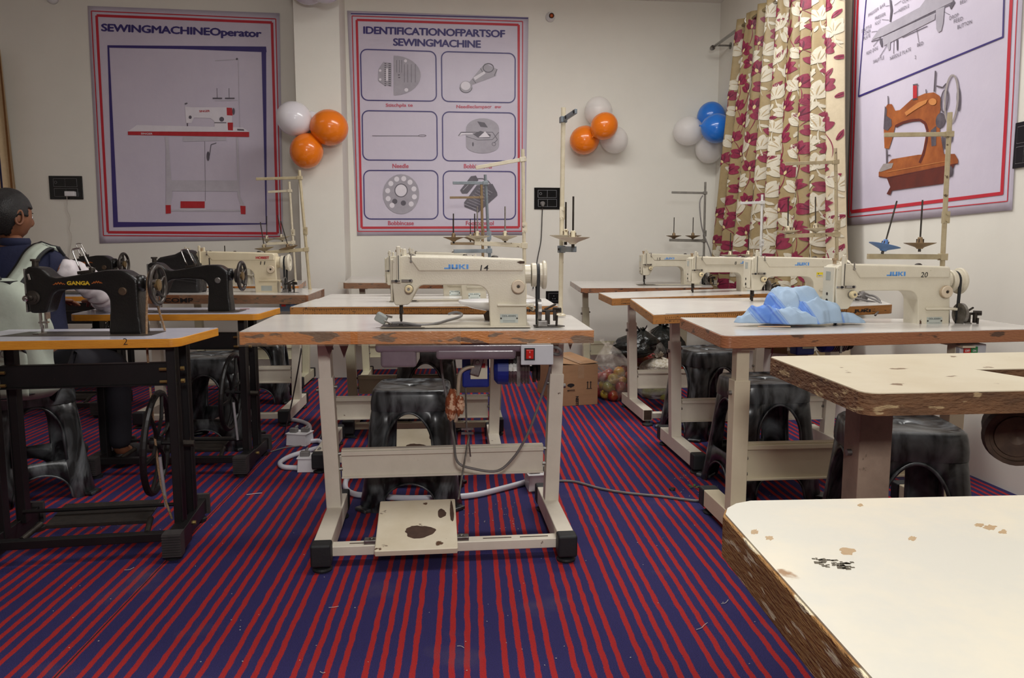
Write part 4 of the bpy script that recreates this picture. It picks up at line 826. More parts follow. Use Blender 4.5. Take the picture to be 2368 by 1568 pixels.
# ------------------------------------------------------------------ stools
def make_stool(label, sw=.30, bw=.40, H=.48):
    t = thing('plastic_stool', label, 'stool', group='marbled black plastic stools')
    bm = bmesh.new(); ns = 22; side = []
    S = [-1+.0*0]; S = []
    wS = .64
    for i in range(ns+1):
        u = -1+2*i/ns; S.append(u)
    S = sorted(set([-1, -.92, -.84, -.76, -.69]+[-wS*math.cos(PI*i/14) for i in range(15)]+[.69, .76, .84, .92, 1]))
    zb, zs, zt = .165*H/.48, .27*H/.48, .392*H/.48
    def P(sd, s, z):
        k = z/H; h = bw/2+(sw/2-bw/2)*(k**.8); 
        if z > H*.86: h += 0
        a = sd*PI/2+s*PI/4; n = 5.5; c, q = math.cos(a), math.sin(a); f = (abs(c)**n+abs(q)**n)**(-1/n)
        bulge = .010*(1 if abs(s) > wS else -.25)*(1-k)
        return Vector(((h+bulge)*c*f, (h+bulge)*q*f, z))
    zrim = H*.885
    for sd in range(4):
        rows = []
        for s in S:
            ins = abs(s) < wS-1e-6; e = math.sqrt(max(0, 1-(s/wS)**2)) if ins else 0
            zl = .005+(.105*H/.48)*(e**.7) if ins else .0
            za = zs+(zt-zs)*e
            rows.append([P(sd, s, z) for z in (zl, (zl+zb)/2, zb, (zb+za)/2 if not ins else zb, za, (za+zrim)/2, zrim)])
        V = [[bm.verts.new(p) for p in r] for r in rows]
        for i in range(len(S)-1):
            mid = (S[i]+S[i+1])/2; ins = abs(mid) < wS
            for j in range(6):
                if ins and j in (2, 3): continue
                vs = [V[i][j], V[i+1][j], V[i+1][j+1], V[i][j+1]]
                if len({tuple(v.co) for v in vs}) < 4: continue
                bm.faces.new(vs)
    bmesh.ops.remove_doubles(bm, verts=bm.verts, dist=.0008)
    o = finish(bm, 'leg_shell', STOOLM, t, smooth=True); m = o.modifiers.new('s', 'SOLIDIFY'); m.thickness = .007; m.offset = -1
    # seat cap
    bm = bmesh.new(); N = 48; prof = [(1.075, zrim-.028), (1.075, zrim), (1.045, H-.022), (1.02, H-.008), (.96, H), (.9, H-.004), (.5, H-.006), (.13, H-.006), (.11, H-.02)]; R = []
    for k, z in prof:
        ring = []
        for i in range(N):
            a = 2*PI*i/N; n = 5.5; c, q = math.cos(a), math.sin(a); f = (abs(c)**n+abs(q)**n)**(-1/n); f = f if k > .3 else 1; ring.append(bm.verts.new((sw/2*k*c*f, sw/2*k*q*f, z)))
        R.append(ring)
    for A, B in zip(R, R[1:]):
        for i in range(N): bm.faces.new((A[i], A[(i+1) % N], B[(i+1) % N], B[i]))
    finish(bm, 'seat', STOOLM, t, smooth=True)
    # raised rims around the arches
    mb = MB()
    for sd in range(4):
        pts = []
        for i in range(25):
            a = PI*i/24; s = -wS*math.cos(a); e = math.sin(a); z = zs+(zt-zs)*e; p = P(sd, s, z); 
            n_ = Vector((math.cos(sd*PI/2), math.sin(sd*PI/2), 0)); pts.append(p+n_*.003)
        pts = [P(sd, -wS, zb)+Vector((math.cos(sd*PI/2), math.sin(sd*PI/2), 0))*.003]+pts+[P(sd, wS, zb)+Vector((math.cos(sd*PI/2), math.sin(sd*PI/2), 0))*.003]
        mb.tube(pts, .0055, 6)
        pts = []
        for i in range(17):
            a = PI*i/16; s = -wS*math.cos(a); z = .006+(.105*H/.48)*(math.sin(a)**.7 if 0 < i < 16 else 0); pts.append(P(sd, s, z)+Vector((math.cos(sd*PI/2), math.sin(sd*PI/2), 0))*.002)
        mb.tube(pts, .0045, 6)
    mb.build('arch_rim', STOOLM, t, smooth=True)
    for sd in range(4):
        a = sd*PI/2+PI/4; p = P(sd, 1, 0); MB().box((p.x*.93, p.y*.93, .008), (.07, .07, .016), RZ(a)).build('leg_base', STOOLM, t, bevel=.006)
    return t
S1 = make_stool('black marbled plastic stool under the machine 14 table')
S1.location = (-.43, 3.27, 0); S1.rotation_euler = (0, 0, P_(2)); S1.scale = (1.04,)*3
def stool(x, y, rz, label, s=1.04): return dup(S1, (x, y, 0), P_(rz), label, s)
S2 = stool(1.27, 2.47, -8, 'black marbled plastic stool with a small sticker, below the table with the cut-out', 1.08)
S3 = stool(1.13, 3.42, 8, 'black marbled plastic stool behind the leg of the machine 20 table', 1.05)
stool(1.14, 4.47, 20, 'black plastic stool partly hidden behind the second table on the right')
stool(-1.66, 4.22, 4, 'black plastic stool seen through the black frame, left of the machine 14 table')
S6 = stool(-2.13, 3.33, 40, 'black plastic stool the person with the backpack sits on', 1.04)
stool(-1.80, 5.45, 10, 'black plastic stool far back under the film-wrapped table on the left')
stool(-.52, 4.18-.02+.5, 3, 'black plastic stool behind the second table of the centre column')
st = MB(RZ(PI)).box((0, 0, 0), (.03, .0012, .034))
stk = MB().box((-.172, -.0945, .335), (.001, .034, .036), RY(.16)).build('sticker', WHITEP, S2)
mb = MB(); mb.box((-.1735, -.0945, .346), (.0012, .026, .006), RY(.16)).box((-.1718, -.0945, .322), (.0012, .026, .003), RY(.16)).build('sticker_red_bars', REDT, stk)
mb = MB(); M = Matrix(((0, 0, 1, -.1733), (-.028, 0, 0, -.080), (0, .010, 0, .329), (0, 0, 0, 1))); mb.mesh(text_mesh('Maharaja', .03), M); mb.build('sticker_lettering', INK, stk)

# ------------------------------------------------------------------ posters (flat prints on the walls)
def wave(p): return .0008*math.sin(p.x*7+p.z*5)+.0006*math.sin(p.z*9-p.x*4+p.y*3)
class Print:
    def __init__(s, root, p0, n): s.root = root; s.p0 = p0; s.n = n; s.k = 0; s.off = .0078
    def W(s, x, y, o): p = at_plane(x, y, s.p0+s.n*.0, s.n); return p+s.n*(o+wave(p))-Vector(s.root.location)
    def begin(s): s.bm = bmesh.new(); s.k += 1; s.o = s.off+s.k*.0005
    def end(s, name, m, one=False):
        o = finish(s.bm, name, m, s.root)
        if not one: o['kind'] = 'stuff'
        return o
    def poly(s, pts, dens=26):
        Q = []
        for i, p in enumerate(pts):
            q = pts[(i+1) % len(pts)]; L = math.hypot(q[0]-p[0], q[1]-p[1]); n = max(1, int(L/dens))
            for j in range(n): Q.append((p[0]+(q[0]-p[0])*j/n, p[1]+(q[1]-p[1])*j/n))
        vs = [s.bm.verts.new(s.W(x, y, s.o)) for x, y in Q]; f = s.bm.faces.new(vs)
        if len(vs) > 4: bmesh.ops.triangulate(s.bm, faces=[f])
    def line(s, a, b, w, w2=None):
        w2 = w if w2 is None else w2; dx, dy = b[0]-a[0], b[1]-a[1]; L = math.hypot(dx, dy) or 1; nx, ny = -dy/L, dx/L; n = max(1, int(L/20))
        for j in range(n):
            t0, t1 = j/n, (j+1)/n; q = []
            for t, sg in ((t0, 1), (t1, 1), (t1, -1), (t0, -1)):
                ww = (w+(w2-w)*t)/2*sg; q.append((a[0]+dx*t+nx*ww, a[1]+dy*t+ny*ww))
            s.bm.faces.new([s.bm.verts.new(s.W(x, y, s.o)) for x, y in q])
    def path(s, pts, w, closed=False):
        n = len(pts)
        for i in range(n if closed else n-1): s.line(pts[i], pts[(i+1) % n], w)
    def frame(s, c, w): s.path(c, w, True)
    def ell(s, cx, cy, rx, ry, n=28, a0=0, a1=360, w=None, rot=0):
        pts = []; cr, sr = math.cos(math.radians(rot)), math.sin(math.radians(rot))
        for i in range(n+1):
            a = math.radians(a0+(a1-a0)*i/n); x, y = rx*math.cos(a), ry*math.sin(a); pts.append((cx+x*cr-y*sr, cy+x*sr+y*cr))
        if w: s.path(pts, w)
        else: s.poly(pts[:-1] if a1-a0 == 360 else pts, 999)
    def rrect(s, c, r, w):   # c: TL,TR,BR,BL
        P = []
        C = [Vector((x, y)) for x, y in c]
        for i in range(4):
            p = C[i]; a = (C[i-1]-p).normalized(); b = (C[(i+1) % 4]-p).normalized()
            for k in range(7):
                t = k/6*PI/2; q = p+a*r*(1-math.sin(t))+b*r*(1-math.cos(t)); P.append((q.x, q.y))
        s.path(P, w, True)
    def text(s, t, bl, br, h, bold=.02, space=1.0, skew=(0, -1)):
        me = text_mesh(t, 0, 0, space); k = h*bold*1.3
        for dx, dy in (((0, 0),) if k < .05 else ((-k, 0), (k, 0), (0, -k*.6), (0, k*.6))):
            vm = {}
            for v in me.vertices:
                x = dx+bl[0]+(br[0]-bl[0])*v.co.x+skew[0]*h*v.co.y; y = dy+bl[1]+(br[1]-bl[1])*v.co.x+skew[1]*h*v.co.y
                vm[v.index] = s.bm.verts.new(s.W(x, y, s.o+dx*.0001))
            for f in me.polygons:
                try: s.bm.faces.new([vm[i] for i in f.vertices])
                except ValueError: pass
def poster(label, corners, p0, n, nx=26, ny=30):
    c = sum((at_plane(x, y, p0, n) for x, y in corners), Vector())/4
    t = thing('poster', label, 'poster', c); bm = bmesh.new(); V = []
    for j in range(ny+1):
        row = []
        for i in range(nx+1):
            u, v = i/nx, j/ny; x0 = corners[0][0]+(corners[1][0]-corners[0][0])*u; y0 = corners[0][1]+(corners[1][1]-corners[0][1])*u; x1 = corners[3][0]+(corners[2][0]-corners[3][0])*u; y1 = corners[3][1]+(corners[2][1]-corners[3][1])*u
            p = at_plane(x0+(x1-x0)*v, y0+(y1-y0)*v, p0, n); row.append(bm.verts.new(p+n*(.006+wave(p))-c))
        V.append(row)
    for j in range(ny):
        for i in range(nx): bm.faces.new((V[j][i], V[j+1][i], V[j+1][i+1], V[j][i+1]))
    m = mat('flex_banner', (206, 197, 212), .36, col2=(198, 189, 206), nscale=2, bump=.35, bscale=7)
    sh = finish(bm, 'banner_sheet', m, t, smooth=True); sd = sh.modifiers.new('s', 'SOLIDIFY'); sd.thickness = .0012; sd.offset = 1 if False else -1
    return t, Print(t, p0, n)
PRED = mat('banner_red', (190, 44, 58), .38, col2=(182, 38, 52), nscale=4); PBLU = mat('banner_indigo', (62, 50, 116), .38, col2=(54, 44, 106), nscale=4)
PCAP = mat('caption_red', (198, 84, 104), .4, col2=(190, 76, 96), nscale=8); PG1 = mat('print_grey', (158, 152, 162), .4, col2=(170, 164, 174), nscale=12); PG2 = mat('print_dark_grey', (84, 78, 88), .4, col2=(98, 92, 102), nscale=12)
PG3 = mat('print_pale_grey', (184, 178, 188), .4, col2=(194, 188, 198), nscale=12); PW = mat('print_white', (226, 220, 228), .4, col2=(218, 212, 220), nscale=12)
nB = -WY; nR = -WX
# poster 1
t1, P1 = poster('white banner headed SEWINGMACHINEOperator with a red and white machine, left of the pillar', [(203, 14), (647, 31), (655, 553), (231, 563)], BW0, nB)
Z = lambda x, y: (x/2.614, y/2.614)
P1.begin(); P1.frame([Z(554, 68), Z(1668, 116), Z(1700, 1430), Z(628, 1424)], 2.4); P1.frame([Z(586, 95), Z(1645, 138), Z(1680, 1411), Z(655, 1404)], 6); P1.end('red_border', PRED)
P1.begin(); P1.poly([Z(652, 275), Z(1610, 283), Z(1613, 317), Z(1100, 298), Z(663, 290)]); P1.poly([Z(1582, 317), Z(1610, 283), Z(1614, 1355), Z(1608, 1355)]); P1.poly([Z(1614, 1350), Z(1614, 1356), Z(688, 1374), Z(712, 1342)]); P1.poly([Z(652, 275), Z(663, 285), Z(716, 1345), Z(688, 1374)]); P1.end('indigo_frame', PBLU)
P1.begin(); P1.text('SEWINGMACHINEOperator', Z(617, 203), Z(1580, 240), 22, .045, .95); P1.end('title', PBLU)
P1.begin(); P1.poly([Z(1120, 645), Z(1165, 650), Z(1370, 650), Z(1405, 655), Z(1405, 790), Z(1300, 780), Z(1298, 735), Z(1275, 715), Z(1175, 712), Z(1160, 745), Z(1128, 745)]); P1.poly([Z(830, 757), Z(1470, 772), Z(1508, 798), Z(776, 795)]); P1.end('printed_machine', PW)
P1.begin(); P1.line(Z(1442, 355), Z(1452, 770), 1.2); P1.line(Z(1302, 368), Z(1440, 360), 1.6); P1.line(Z(1300, 610), Z(1440, 608), 1.6)
P1.poly([Z(1000, 828), Z(1020, 828), Z(1045, 1180), Z(1032, 1245), Z(1006, 1245), Z(1028, 1180)]); P1.poly([Z(1430, 830), Z(1442, 830), Z(1450, 1180), Z(1482, 1245), Z(1458, 1245), Z(1438, 1190)])
P1.poly([Z(1036, 1090), Z(1438, 1092), Z(1438, 1158), Z(1040, 1155)]); P1.line(Z(1036, 1272), Z(1460, 1274), 4); P1.poly([Z(1108, 828), Z(1370, 828), Z(1370, 850), Z(1165, 856), Z(1110, 856)]); P1.end('printed_stand', PG3)
P1.begin(); P1.line(Z(1288, 596), Z(1345, 596), 3); P1.line(Z(1362, 596), Z(1420, 596), 3); P1.line(Z(1314, 535), Z(1316, 592), 1); P1.line(Z(1387, 535), Z(1388, 592), 1); P1.ell(545, 274.8*.5+0, .1, .1) if False else None
P1.ell(*Z(1342, 722), 5.5, 5.5); P1.ell(*Z(1152, 710), 3.5, 4); P1.line(Z(1135, 745), Z(1137, 785), 2.2); P1.line(Z(1298, 743), Z(1370, 743), 2); P1.line(Z(1120, 630), Z(1135, 625), 3); P1.ell(*Z(1434, 358), 2.4, 2.4); P1.ell(*Z(1260, 945), 3.5, 11); P1.path([Z(1268, 945), Z(1278, 875), Z(1310, 865)], 1.5); P1.line(Z(1240, 855), Z(1244, 1215), .7); P1.ell(*Z(1414, 675), 3, 8)
P1.poly([Z(1330, 772), Z(1362, 772), Z(1362, 784), Z(1330, 784)]); P1.poly([Z(1435, 780), Z(1475, 782), Z(1478, 792), Z(1437, 790)]); P1.end('printed_dark_details', PG2)
P1.begin(); P1.poly([Z(776, 796), Z(1508, 799), Z(1508, 829), Z(777, 817)]); P1.poly([Z(1372, 652), Z(1405, 654), Z(1408, 700), Z(1374, 698)]); P1.poly([Z(1378, 742), Z(1410, 742), Z(1410, 790), Z(1380, 788)]); P1.poly([Z(1094, 1217), Z(1240, 1218), Z(1240, 1258), Z(1094, 1258)]); P1.poly([Z(1004, 1240), Z(1035, 1240), Z(1036, 1290), Z(1005, 1292)]); P1.poly([Z(1454, 1244), Z(1486, 1246), Z(1486, 1296), Z(1458, 1294)])
P1.text('SINGER', Z(1207, 680), Z(1270, 678), 4.5, .05); P1.end('printed_red_parts', REDT)
P1.begin(); P1.text('SINGER', Z(856, 814), Z(925, 815), 4, .04); P1.line(Z(1088, 1264), Z(1246, 1265), 2); P1.poly([Z(1384, 712), Z(1402, 712), Z(1402, 728), Z(1384, 728)]); P1.end('printed_white_lettering', PW)
# poster 2
t2, P2 = poster('white banner of six framed machine parts with red captions, right of the pillar', [(803, 25), (1222, 40), (1215, 543), (826, 545)], BW0, nB)
Q = lambda x, y: (760+x/2.614, y/2.614)
P2.begin(); P2.frame([Q(142, 98), Q(1172, 131), Q(1168, 1398), Q(176, 1399)], 2.2); P2.frame([Q(170, 122), Q(1148, 152), Q(1150, 1374), Q(200, 1377)], 5.4); P2.end('red_border', PRED)
P2.begin(); P2.line(Q(135, 84), Q(1205, 112), 2.4); P2.end('top_fold_line', PBLU)
P2.begin(); P2.text('IDENTIFICATIONOFPARTSOF', Q(212, 205), Q(1064, 228), 16.5, .045, .93); P2.text('SEWINGMACHINE', Q(392, 277), Q(918, 290), 16.5, .045, .93); P2.end('title', PBLU)
for bx in ([(193, 299), (648, 313), (652, 613), (200, 607)], [(682, 313), (1127, 325), (1126, 622), (685, 614)], [(203, 670), (654, 676), (657, 970), (208, 968)], [(688, 677), (1128, 684), (1127, 974), (690, 973)], [(212, 1031), (660, 1032), (661, 1324), (217, 1324)], [(692, 1034), (1129, 1038), (1129, 1325), (695, 1325)]):
    P2.begin(); P2.rrect([Q(*p) for p in bx], 15, 2.6); P2.end('picture_frame', PBLU, True); P2.k -= 1
for s_, a, b in (('Stitchpla te', (346, 652), (508, 652)), ('Needleclampscr  ew', (773, 661), (1042, 661)), ('Needle', (387, 1016), (483, 1016)), ('Bobbin cover', (818, 1017), (993, 1019)), ('Bobbincase', (360, 1361), (514, 1361)), ('Footcontrol', (830, 1361), (997, 1361))):
    P2.begin(); P2.text(s_, Q(*a), Q(*b), 9.5, .03); P2.end('caption', PCAP, True); P2.k -= 1
P2.k += 1
P2.begin(); P2.poly([Q(394, 338)]+[Q(394+163*math.sin(math.radians(a)), 458-120*math.cos(math.radians(a))) for a in range(8, 180, 12)]+[Q(394, 578)]); P2.poly([Q(332, 376), Q(380, 384), Q(380, 524), Q(330, 512), Q(300, 490), Q(302, 420)])
P2.poly([Q(918, 415), Q(945, 385), Q(1018, 420), Q(1010, 460), Q(945, 485), Q(862, 515), Q(852, 495), Q(925, 450)]); P2.ell(*Q(830, 525), 14.5, 13)
P2.poly([Q(830, 800)]+[Q(930+100*math.cos(math.radians(a)), 780-64*math.sin(math.radians(a))) for a in range(170, -1, -14)]+[Q(1030, 880)]+[Q(930+100*math.cos(math.radians(a)), 880+48*math.sin(math.radians(a))) for a in range(10, 180, 16)])
P2.ell(*Q(438, 1174), 42, 46); P2.end('printed_metal_parts', PG1)
P2.begin()
for x in (412, 428, 442, 458, 478, 500, 524): P2.line(Q(x, 390 if x > 450 else 365), Q(x, 500 if x > 450 else 440), .9)
for y in range(385, 520, 12): P2.line(Q(338, y), Q(348, y+2), 2.0); P2.line(Q(362, y), Q(376, y+2), 2.0)
P2.ell(*Q(425, 455), 2.4, 1.4); P2.ell(*Q(427, 470), 2.4, 1.4); P2.ell(*Q(965, 412), 12, 10, w=2); P2.ell(*Q(830, 530), 14, 12, w=1.4, a0=0, a1=180); P2.line(Q(918, 415), Q(935, 448), 1.4); P2.line(Q(870, 480), Q(890, 505), 1.2); P2.line(Q(1018, 420), Q(1000, 460), 1.5)
P2.line(Q(264, 822), Q(545, 822), 1.1); P2.ell(*Q(566, 821), 9, 1.9, w=.9)
P2.poly([Q(898, 735), Q(942, 742), Q(962, 772), Q(918, 768)]); P2.poly([Q(872, 812), Q(918, 792), Q(980, 815), Q(975, 835), Q(905, 835)]); P2.path([Q(785, 822), Q(800, 800), Q(870, 800), Q(990, 800), Q(1020, 845), Q(1000, 865)], 1.4); P2.path([Q(830, 826), Q(900, 848), Q(990, 845), Q(1028, 800)], 1.2); P2.ell(*Q(872, 873), 2, 5); P2.ell(*Q(998, 872), 4, 4, w=1.1)
P2.ell(*Q(400, 1218), 6, 6); P2.ell(*Q(452, 1228), 6, 6); P2.ell(*Q(438, 1152), 14.5, 15, w=1.6); P2.end('printed_dark_lines', PG2)
P2.begin()
for i in range(12):
    a = 2*PI*i/12+.2
    if i in (2, 3): continue
    P2.ell(*Q(438+82*math.cos(a), 1172+93*math.sin(a)), 5.8, 6)
P2.ell(*Q(438, 1152), 13, 13.5); P2.ell(*Q(465, 370), 3.5, 3.5); P2.ell(*Q(470, 545), 4.5, 4.2); P2.ell(*Q(312, 428), 3, 3); P2.ell(*Q(312, 482), 3, 3); P2.poly([Q(347, 415), Q(360, 415), Q(360, 490), Q(347, 490)]); P2.ell(*Q(828, 520), 11, 10); P2.poly([Q(875, 470), Q(940, 432), Q(948, 445), Q(885, 487)]); P2.poly([Q(790, 825), Q(800, 806), Q(870, 806), Q(870, 812), Q(805, 815)]); P2.poly([Q(905, 832), Q(945, 795), Q(975, 830)]); P2.end('printed_highlights', PW)
P2.begin(); P2.poly([Q(818, 1225), Q(895, 1120), Q(990, 1112), Q(1018, 1165), Q(1020, 1182), Q(905, 1284), Q(822, 1250)]); P2.poly([Q(795, 1150), Q(860, 1066), Q(890, 1062), Q(905, 1090), Q(838, 1170), Q(806, 1170)]); P2.path([Q(890, 1080), Q(930, 1080), Q(965, 1095), Q(980, 1115)], 1.8); P2.end('printed_foot_control', PG2)
P2.begin()
for i in range(8): P2.line(Q(835+i*12, 1222-i*14), Q(905+i*12, 1250-i*12), .8)
P2.line(Q(820, 1235), Q(905, 1270), 1.4); P2.line(Q(812, 1150), Q(850, 1110), 1.4); P2.end('printed_ribs', PG1)
# poster 3, right wall
t3, P3 = poster('banner with a brown antique sewing machine and a labelled drawing, on the right-hand wall', [(1976, -90), (2385, -330), (2343, 486), (1959, 522)], CORNER, nR)
E3 = lambda x, y: (1900+x/4.752, y/4.752); D3 = lambda x, y: (1500+x/2.613, y/2.613)
P3.begin(); P3.path([(1992, -60), D3(1254, 0), D3(1214, 1312), D3(2178, 1216), D3(2240, 0), (2378, -250)], 2.2); P3.path([(2002, -60), D3(1272, 0), D3(1230, 1280)], 4); P3.line(D3(1230, 1280), D3(2148, 1168), 8); P3.line(D3(2144, 1174), D3(2203, 0), 7.5); P3.line(D3(2203, 0), (2368, -230), 7.5); P3.end('red_border', PRED)
P3.begin(); P3.line((2011, -60), D3(1274, 585), 2.0); P3.line(D3(1274, 583), D3(2152, 224), 4); P3.line(D3(2152, 228), (2332, -200), 3.4); P3.end('indigo_frame', PBLU)
SK = lambda a: (0, -1)
P3.begin()
for s_, a, b, h in (('PRESSER BAR', (532, 188), (716, 62), 7.5), ('NEEDLE', (868, 136), (978, 78), 7.5), ('CLAMP', (906, 40), (1010, -4), 7.5), ('PRESSER', (606, 222), (720, 168), 7.5), ('FOOT', (606, 282), (668, 250), 7.5), ('SHUTTLE', (458, 362), (564, 300), 7.5), ('COVER', (482, 392), (556, 352), 7.5), ('PLATE', (480, 444), (552, 404), 7.5), ('FEED DOG', (510, 608), (634, 542), 7.5), ('SHUTTLE', (582, 700), (702, 648), 8), ('NEEDLE PLATE', (768, 662), (998, 556), 8), ('BED', (1068, 516), (1134, 490), 8), ('BED', (1540, 50), (1612, 18), 8), ('DROP', (1424, 222), (1522, 182), 8.5), ('FEED', (1472, 258), (1572, 220), 8.5), ('BUTTON', (1512, 322), (1672, 258), 9), ('2', (1040, 650), (1054, 645), 8)): P3.text(s_, E3(*a), E3(*b), h, .0, 1.1)
for a, b in (((720, 70), (765, 60)), ((812, 152), (866, 118)), ((820, 60), (895, 8)), ((680, 215), (760, 222)), ((566, 352), (640, 342)), ((585, 510), (775, 265)), ((655, 625), (740, 490)), ((806, 590), (820, 240)), ((1085, 468), (1036, 135)), ((1430, 165), (1215, 48))): P3.line(E3(*a), E3(*b), 1.0)
P3.line(E3(905, 412), E3(1180, 288), 1.8); P3.poly([E3(838, 440), E3(858, 430), E3(856, 550), E3(844, 556)]); P3.line(E3(564, 455), E3(690, 425), 2); P3.poly([E3(660, 405), E3(685, 440), E3(690, 515), E3(675, 522), E3(656, 470)]); P3.line(E3(685, 395), E3(1480, 30), 2.2); P3.poly([E3(1420, 60), E3(1470, 0), E3(1485, 30), E3(1440, 108)]); P3.poly([E3(765, 0), E3(785, 0), E3(800, 110), E3(780, 240), E3(765, 240), E3(775, 120)]); P3.end('drawing_labels_and_lines', PG2)
P3.begin(); P3.poly([E3(565, 440), E3(650, 320), E3(1100, 80), E3(1180, 30), E3(1180, -30), E3(1480, -60), E3(1460, 20), E3(690, 395)]); P3.poly([E3(690, 410), E3(1270, 140), E3(1262, 215), E3(700, 505)]); P3.poly([E3(1275, 110), E3(1370, 70), E3(1355, 250), E3(1335, 340), E3(1300, 358), E3(1280, 320)]); P3.poly([E3(735, 490), E3(775, 465), E3(770, 545), E3(752, 558)]); P3.end('drawing_grey_body', PG1)
MBR = mat('print_brown', (172, 98, 48), .4, col2=(140, 74, 38), nscale=8, thr=(.35, .6)); MDB = mat('print_dark_brown', (104, 44, 34), .4, col2=(80, 34, 30), nscale=12); MIR = mat('print_iron', (74, 66, 74), .4, col2=(104, 96, 104), nscale=20)
P3.begin(); P3.poly([D3(*p) for p in ((1440, 650), (1455, 628), (1480, 630), (1500, 670), (1525, 668), (1600, 600), (1680, 565), (1735, 558), (1770, 580), (1780, 620), (1765, 700), (1770, 800), (1800, 960), (1640, 990), (1670, 900), (1690, 790), (1670, 730), (1640, 722), (1560, 735), (1500, 760), (1485, 830), (1462, 900), (1435, 895), (1430, 760))]); P3.poly([D3(*p) for p in ((1400, 1040), (1480, 962), (1640, 935), (1860, 930), (1880, 965), (1880, 985), (1450, 1072), (1400, 1066))]); P3.end('printed_machine_body', MBR)
P3.begin(); P3.poly([D3(*p) for p in ((1450, 1078), (1860, 995), (1830, 1070), (1790, 1110), (1480, 1152), (1470, 1178), (1448, 1172), (1470, 1130))]); P3.path([D3(*p) for p in ((1502, 764), (1545, 742), (1600, 728), (1650, 724), (1682, 745), (1696, 790), (1690, 850), (1672, 930), (1648, 985))], 6); P3.path([D3(1400, 1066), D3(1450, 1074), D3(1880, 988)], 2); P3.end('printed_shadow_side', MDB)
P3.begin(); P3.poly([D3(*p) for p in ((1438, 640), (1450, 660), (1448, 700), (1478, 720), (1480, 760), (1455, 790), (1430, 780))]); P3.ell(*D3(1775, 728), 11, 18, rot=10); P3.ell(*D3(1800, 610), 8, 26, w=3, rot=6); P3.line(D3(1457, 580), D3(1458, 630), 2); P3.line(D3(1746, 428), D3(1738, 555), 3.2); P3.path([D3(1752, 520), D3(1790, 530), D3(1812, 505)], 3.4); P3.ell(*D3(1884, 600), 4.5, 28); P3.line(D3(1448, 900), D3(1450, 1005), 3); P3.line(D3(1448, 938), D3(1472, 938), 3); P3.poly([D3(1715, 790), D3(1750, 760), D3(1748, 880), D3(1720, 885)]); P3.poly([D3(1780, 800), D3(1850, 790), D3(1846, 850), D3(1790, 905)]); P3.ell(*D3(1838, 1035), 5, 12); P3.line(D3(1688, 540), D3(1690, 565), 2); P3.poly([D3(1608, 510), D3(1638, 505), D3(1640, 515), D3(1610, 518)]); P3.poly([D3(1606, 596), D3(1636, 592), D3(1638, 602), D3(1608, 606)]); P3.end('printed_iron_parts', MIR)
P3.begin(); P3.ell(*D3(1842, 600), 15, 56, w=4.6, rot=4); P3.poly([D3(*p) for p in ((1405, 1030), (1430, 990), (1490, 985), (1480, 1015), (1410, 1040))]); P3.ell(*D3(1440, 1180), .1, .1); P3.end('printed_steel_rim', mat('print_steel', (148, 138, 136), .4, col2=(170, 162, 160), nscale=20))
P3.begin(); P3.poly([D3(1610, 518), D3(1634, 516), D3(1634, 592), D3(1610, 596)]); P3.end('printed_red_spool', REDT)
P3.begin(); P3.poly([D3(*p) for p in ((1560, 680), (1640, 620), (1700, 600), (1690, 625), (1630, 660), (1570, 700))]); P3.ell(*D3(1730, 615), 9, 8); P3.line(D3(1450, 1040), D3(1840, 968), 1.2); P3.end('printed_brown_highlight', mat('print_light_brown', (204, 136, 78), .4, col2=(190, 120, 66), nscale=12))

# ------------------------------------------------------------------ switch plates, sensor, balloons
def wallpt(px, py, p0, n, off=0): return at_plane(px, py, p0, n)+n*off
def switch_plate(label, c, p0, n, gangs, plug=None):
    """c: (x0,y0,x1,y1) px; gangs: list of boxes (u0,v0,u1,v1)"""
    A = wallpt(c[0], c[1], p0, n); Bp = wallpt(c[2], c[1], p0, n); D = wallpt(c[0], c[3], p0, n); W_ = (Bp-A).length*(1 if True else 1); H_ = (A-D).length
    ux = (Bp-A); ux.z = 0; ux.normalize(); C = (wallpt(c[2], c[3], p0, n)+A)/2; X = Matrix((( ux.x, -n.x, 0, 0), (ux.y, -n.y, 0, 0), (0, 0, 1, 0), (0, 0, 0, 1)))
    t = thing('switch_plate', label, 'switch', C+n*.001); mb = MB(X).box((0, -.004, 0), (W_, .010, H_)); pl_ = mb.build('plate', BPLATE, t, bevel=.002)
    for (u0, v0, u1, v1) in gangs:
        cx, cz = ((u0+u1)/2-.5)*W_, (.5-(v0+v1)/2)*H_; gw, gh = (u1-u0)*W_, (v1-v0)*H_
        g = MB(X).box((cx, -.0105, cz), (gw*.96, .005, gh*.94)).build('switch_module', BPLATE, t, bevel=.001)
        r = MB(X)
        for dx, dz, sx_, sz_ in ((0, gh/2, gw, .0018), (0, -gh/2, gw, .0018), (gw/2, 0, .0018, gh), (-gw/2, 0, .0018, gh)): r.box((cx+dx, -.0098, cz+dz), (sx_, .003, sz_))
        r.build('silver_rim', SILV, g)
    return t, X, W_, H_
G4 = [(.14, .12, .49, .46), (.49, .12, .84, .46), (.15, .54, .5, .88), (.5, .54, .85, .88)]
sp1, Xs1, W1, H1 = switch_plate('black four-gang switch plate with a white plug, left of the left banner', (115, 407, 192, 461), BW0, nB, G4)
MB(Xs1).lathe([(.009, 0), (.011, 0), (.011, .001), (.009, .001)], (-.29*W1, -.0125, .22*H1), (0, -1, 0)).build('regulator_ring', SILV, sp1)
c_ = at_plane(168, 449, BW0, nB)+nB*.04
pg = thing('wall_plug', 'white plug with thin cable in the left black switch plate', 'plug', c_, YAW)
MB().box((0, .0, 0), (.078, .045, .040)).box((-.038, .005, -.004), (.014, .03, .022)).build('plug_body', WHITEP, pg, bevel=.004)
pc = [(160, 447), (157, 470), (157, 485), (165, 505), (162, 530), (168, 545), (164, 575), (160, 600)]
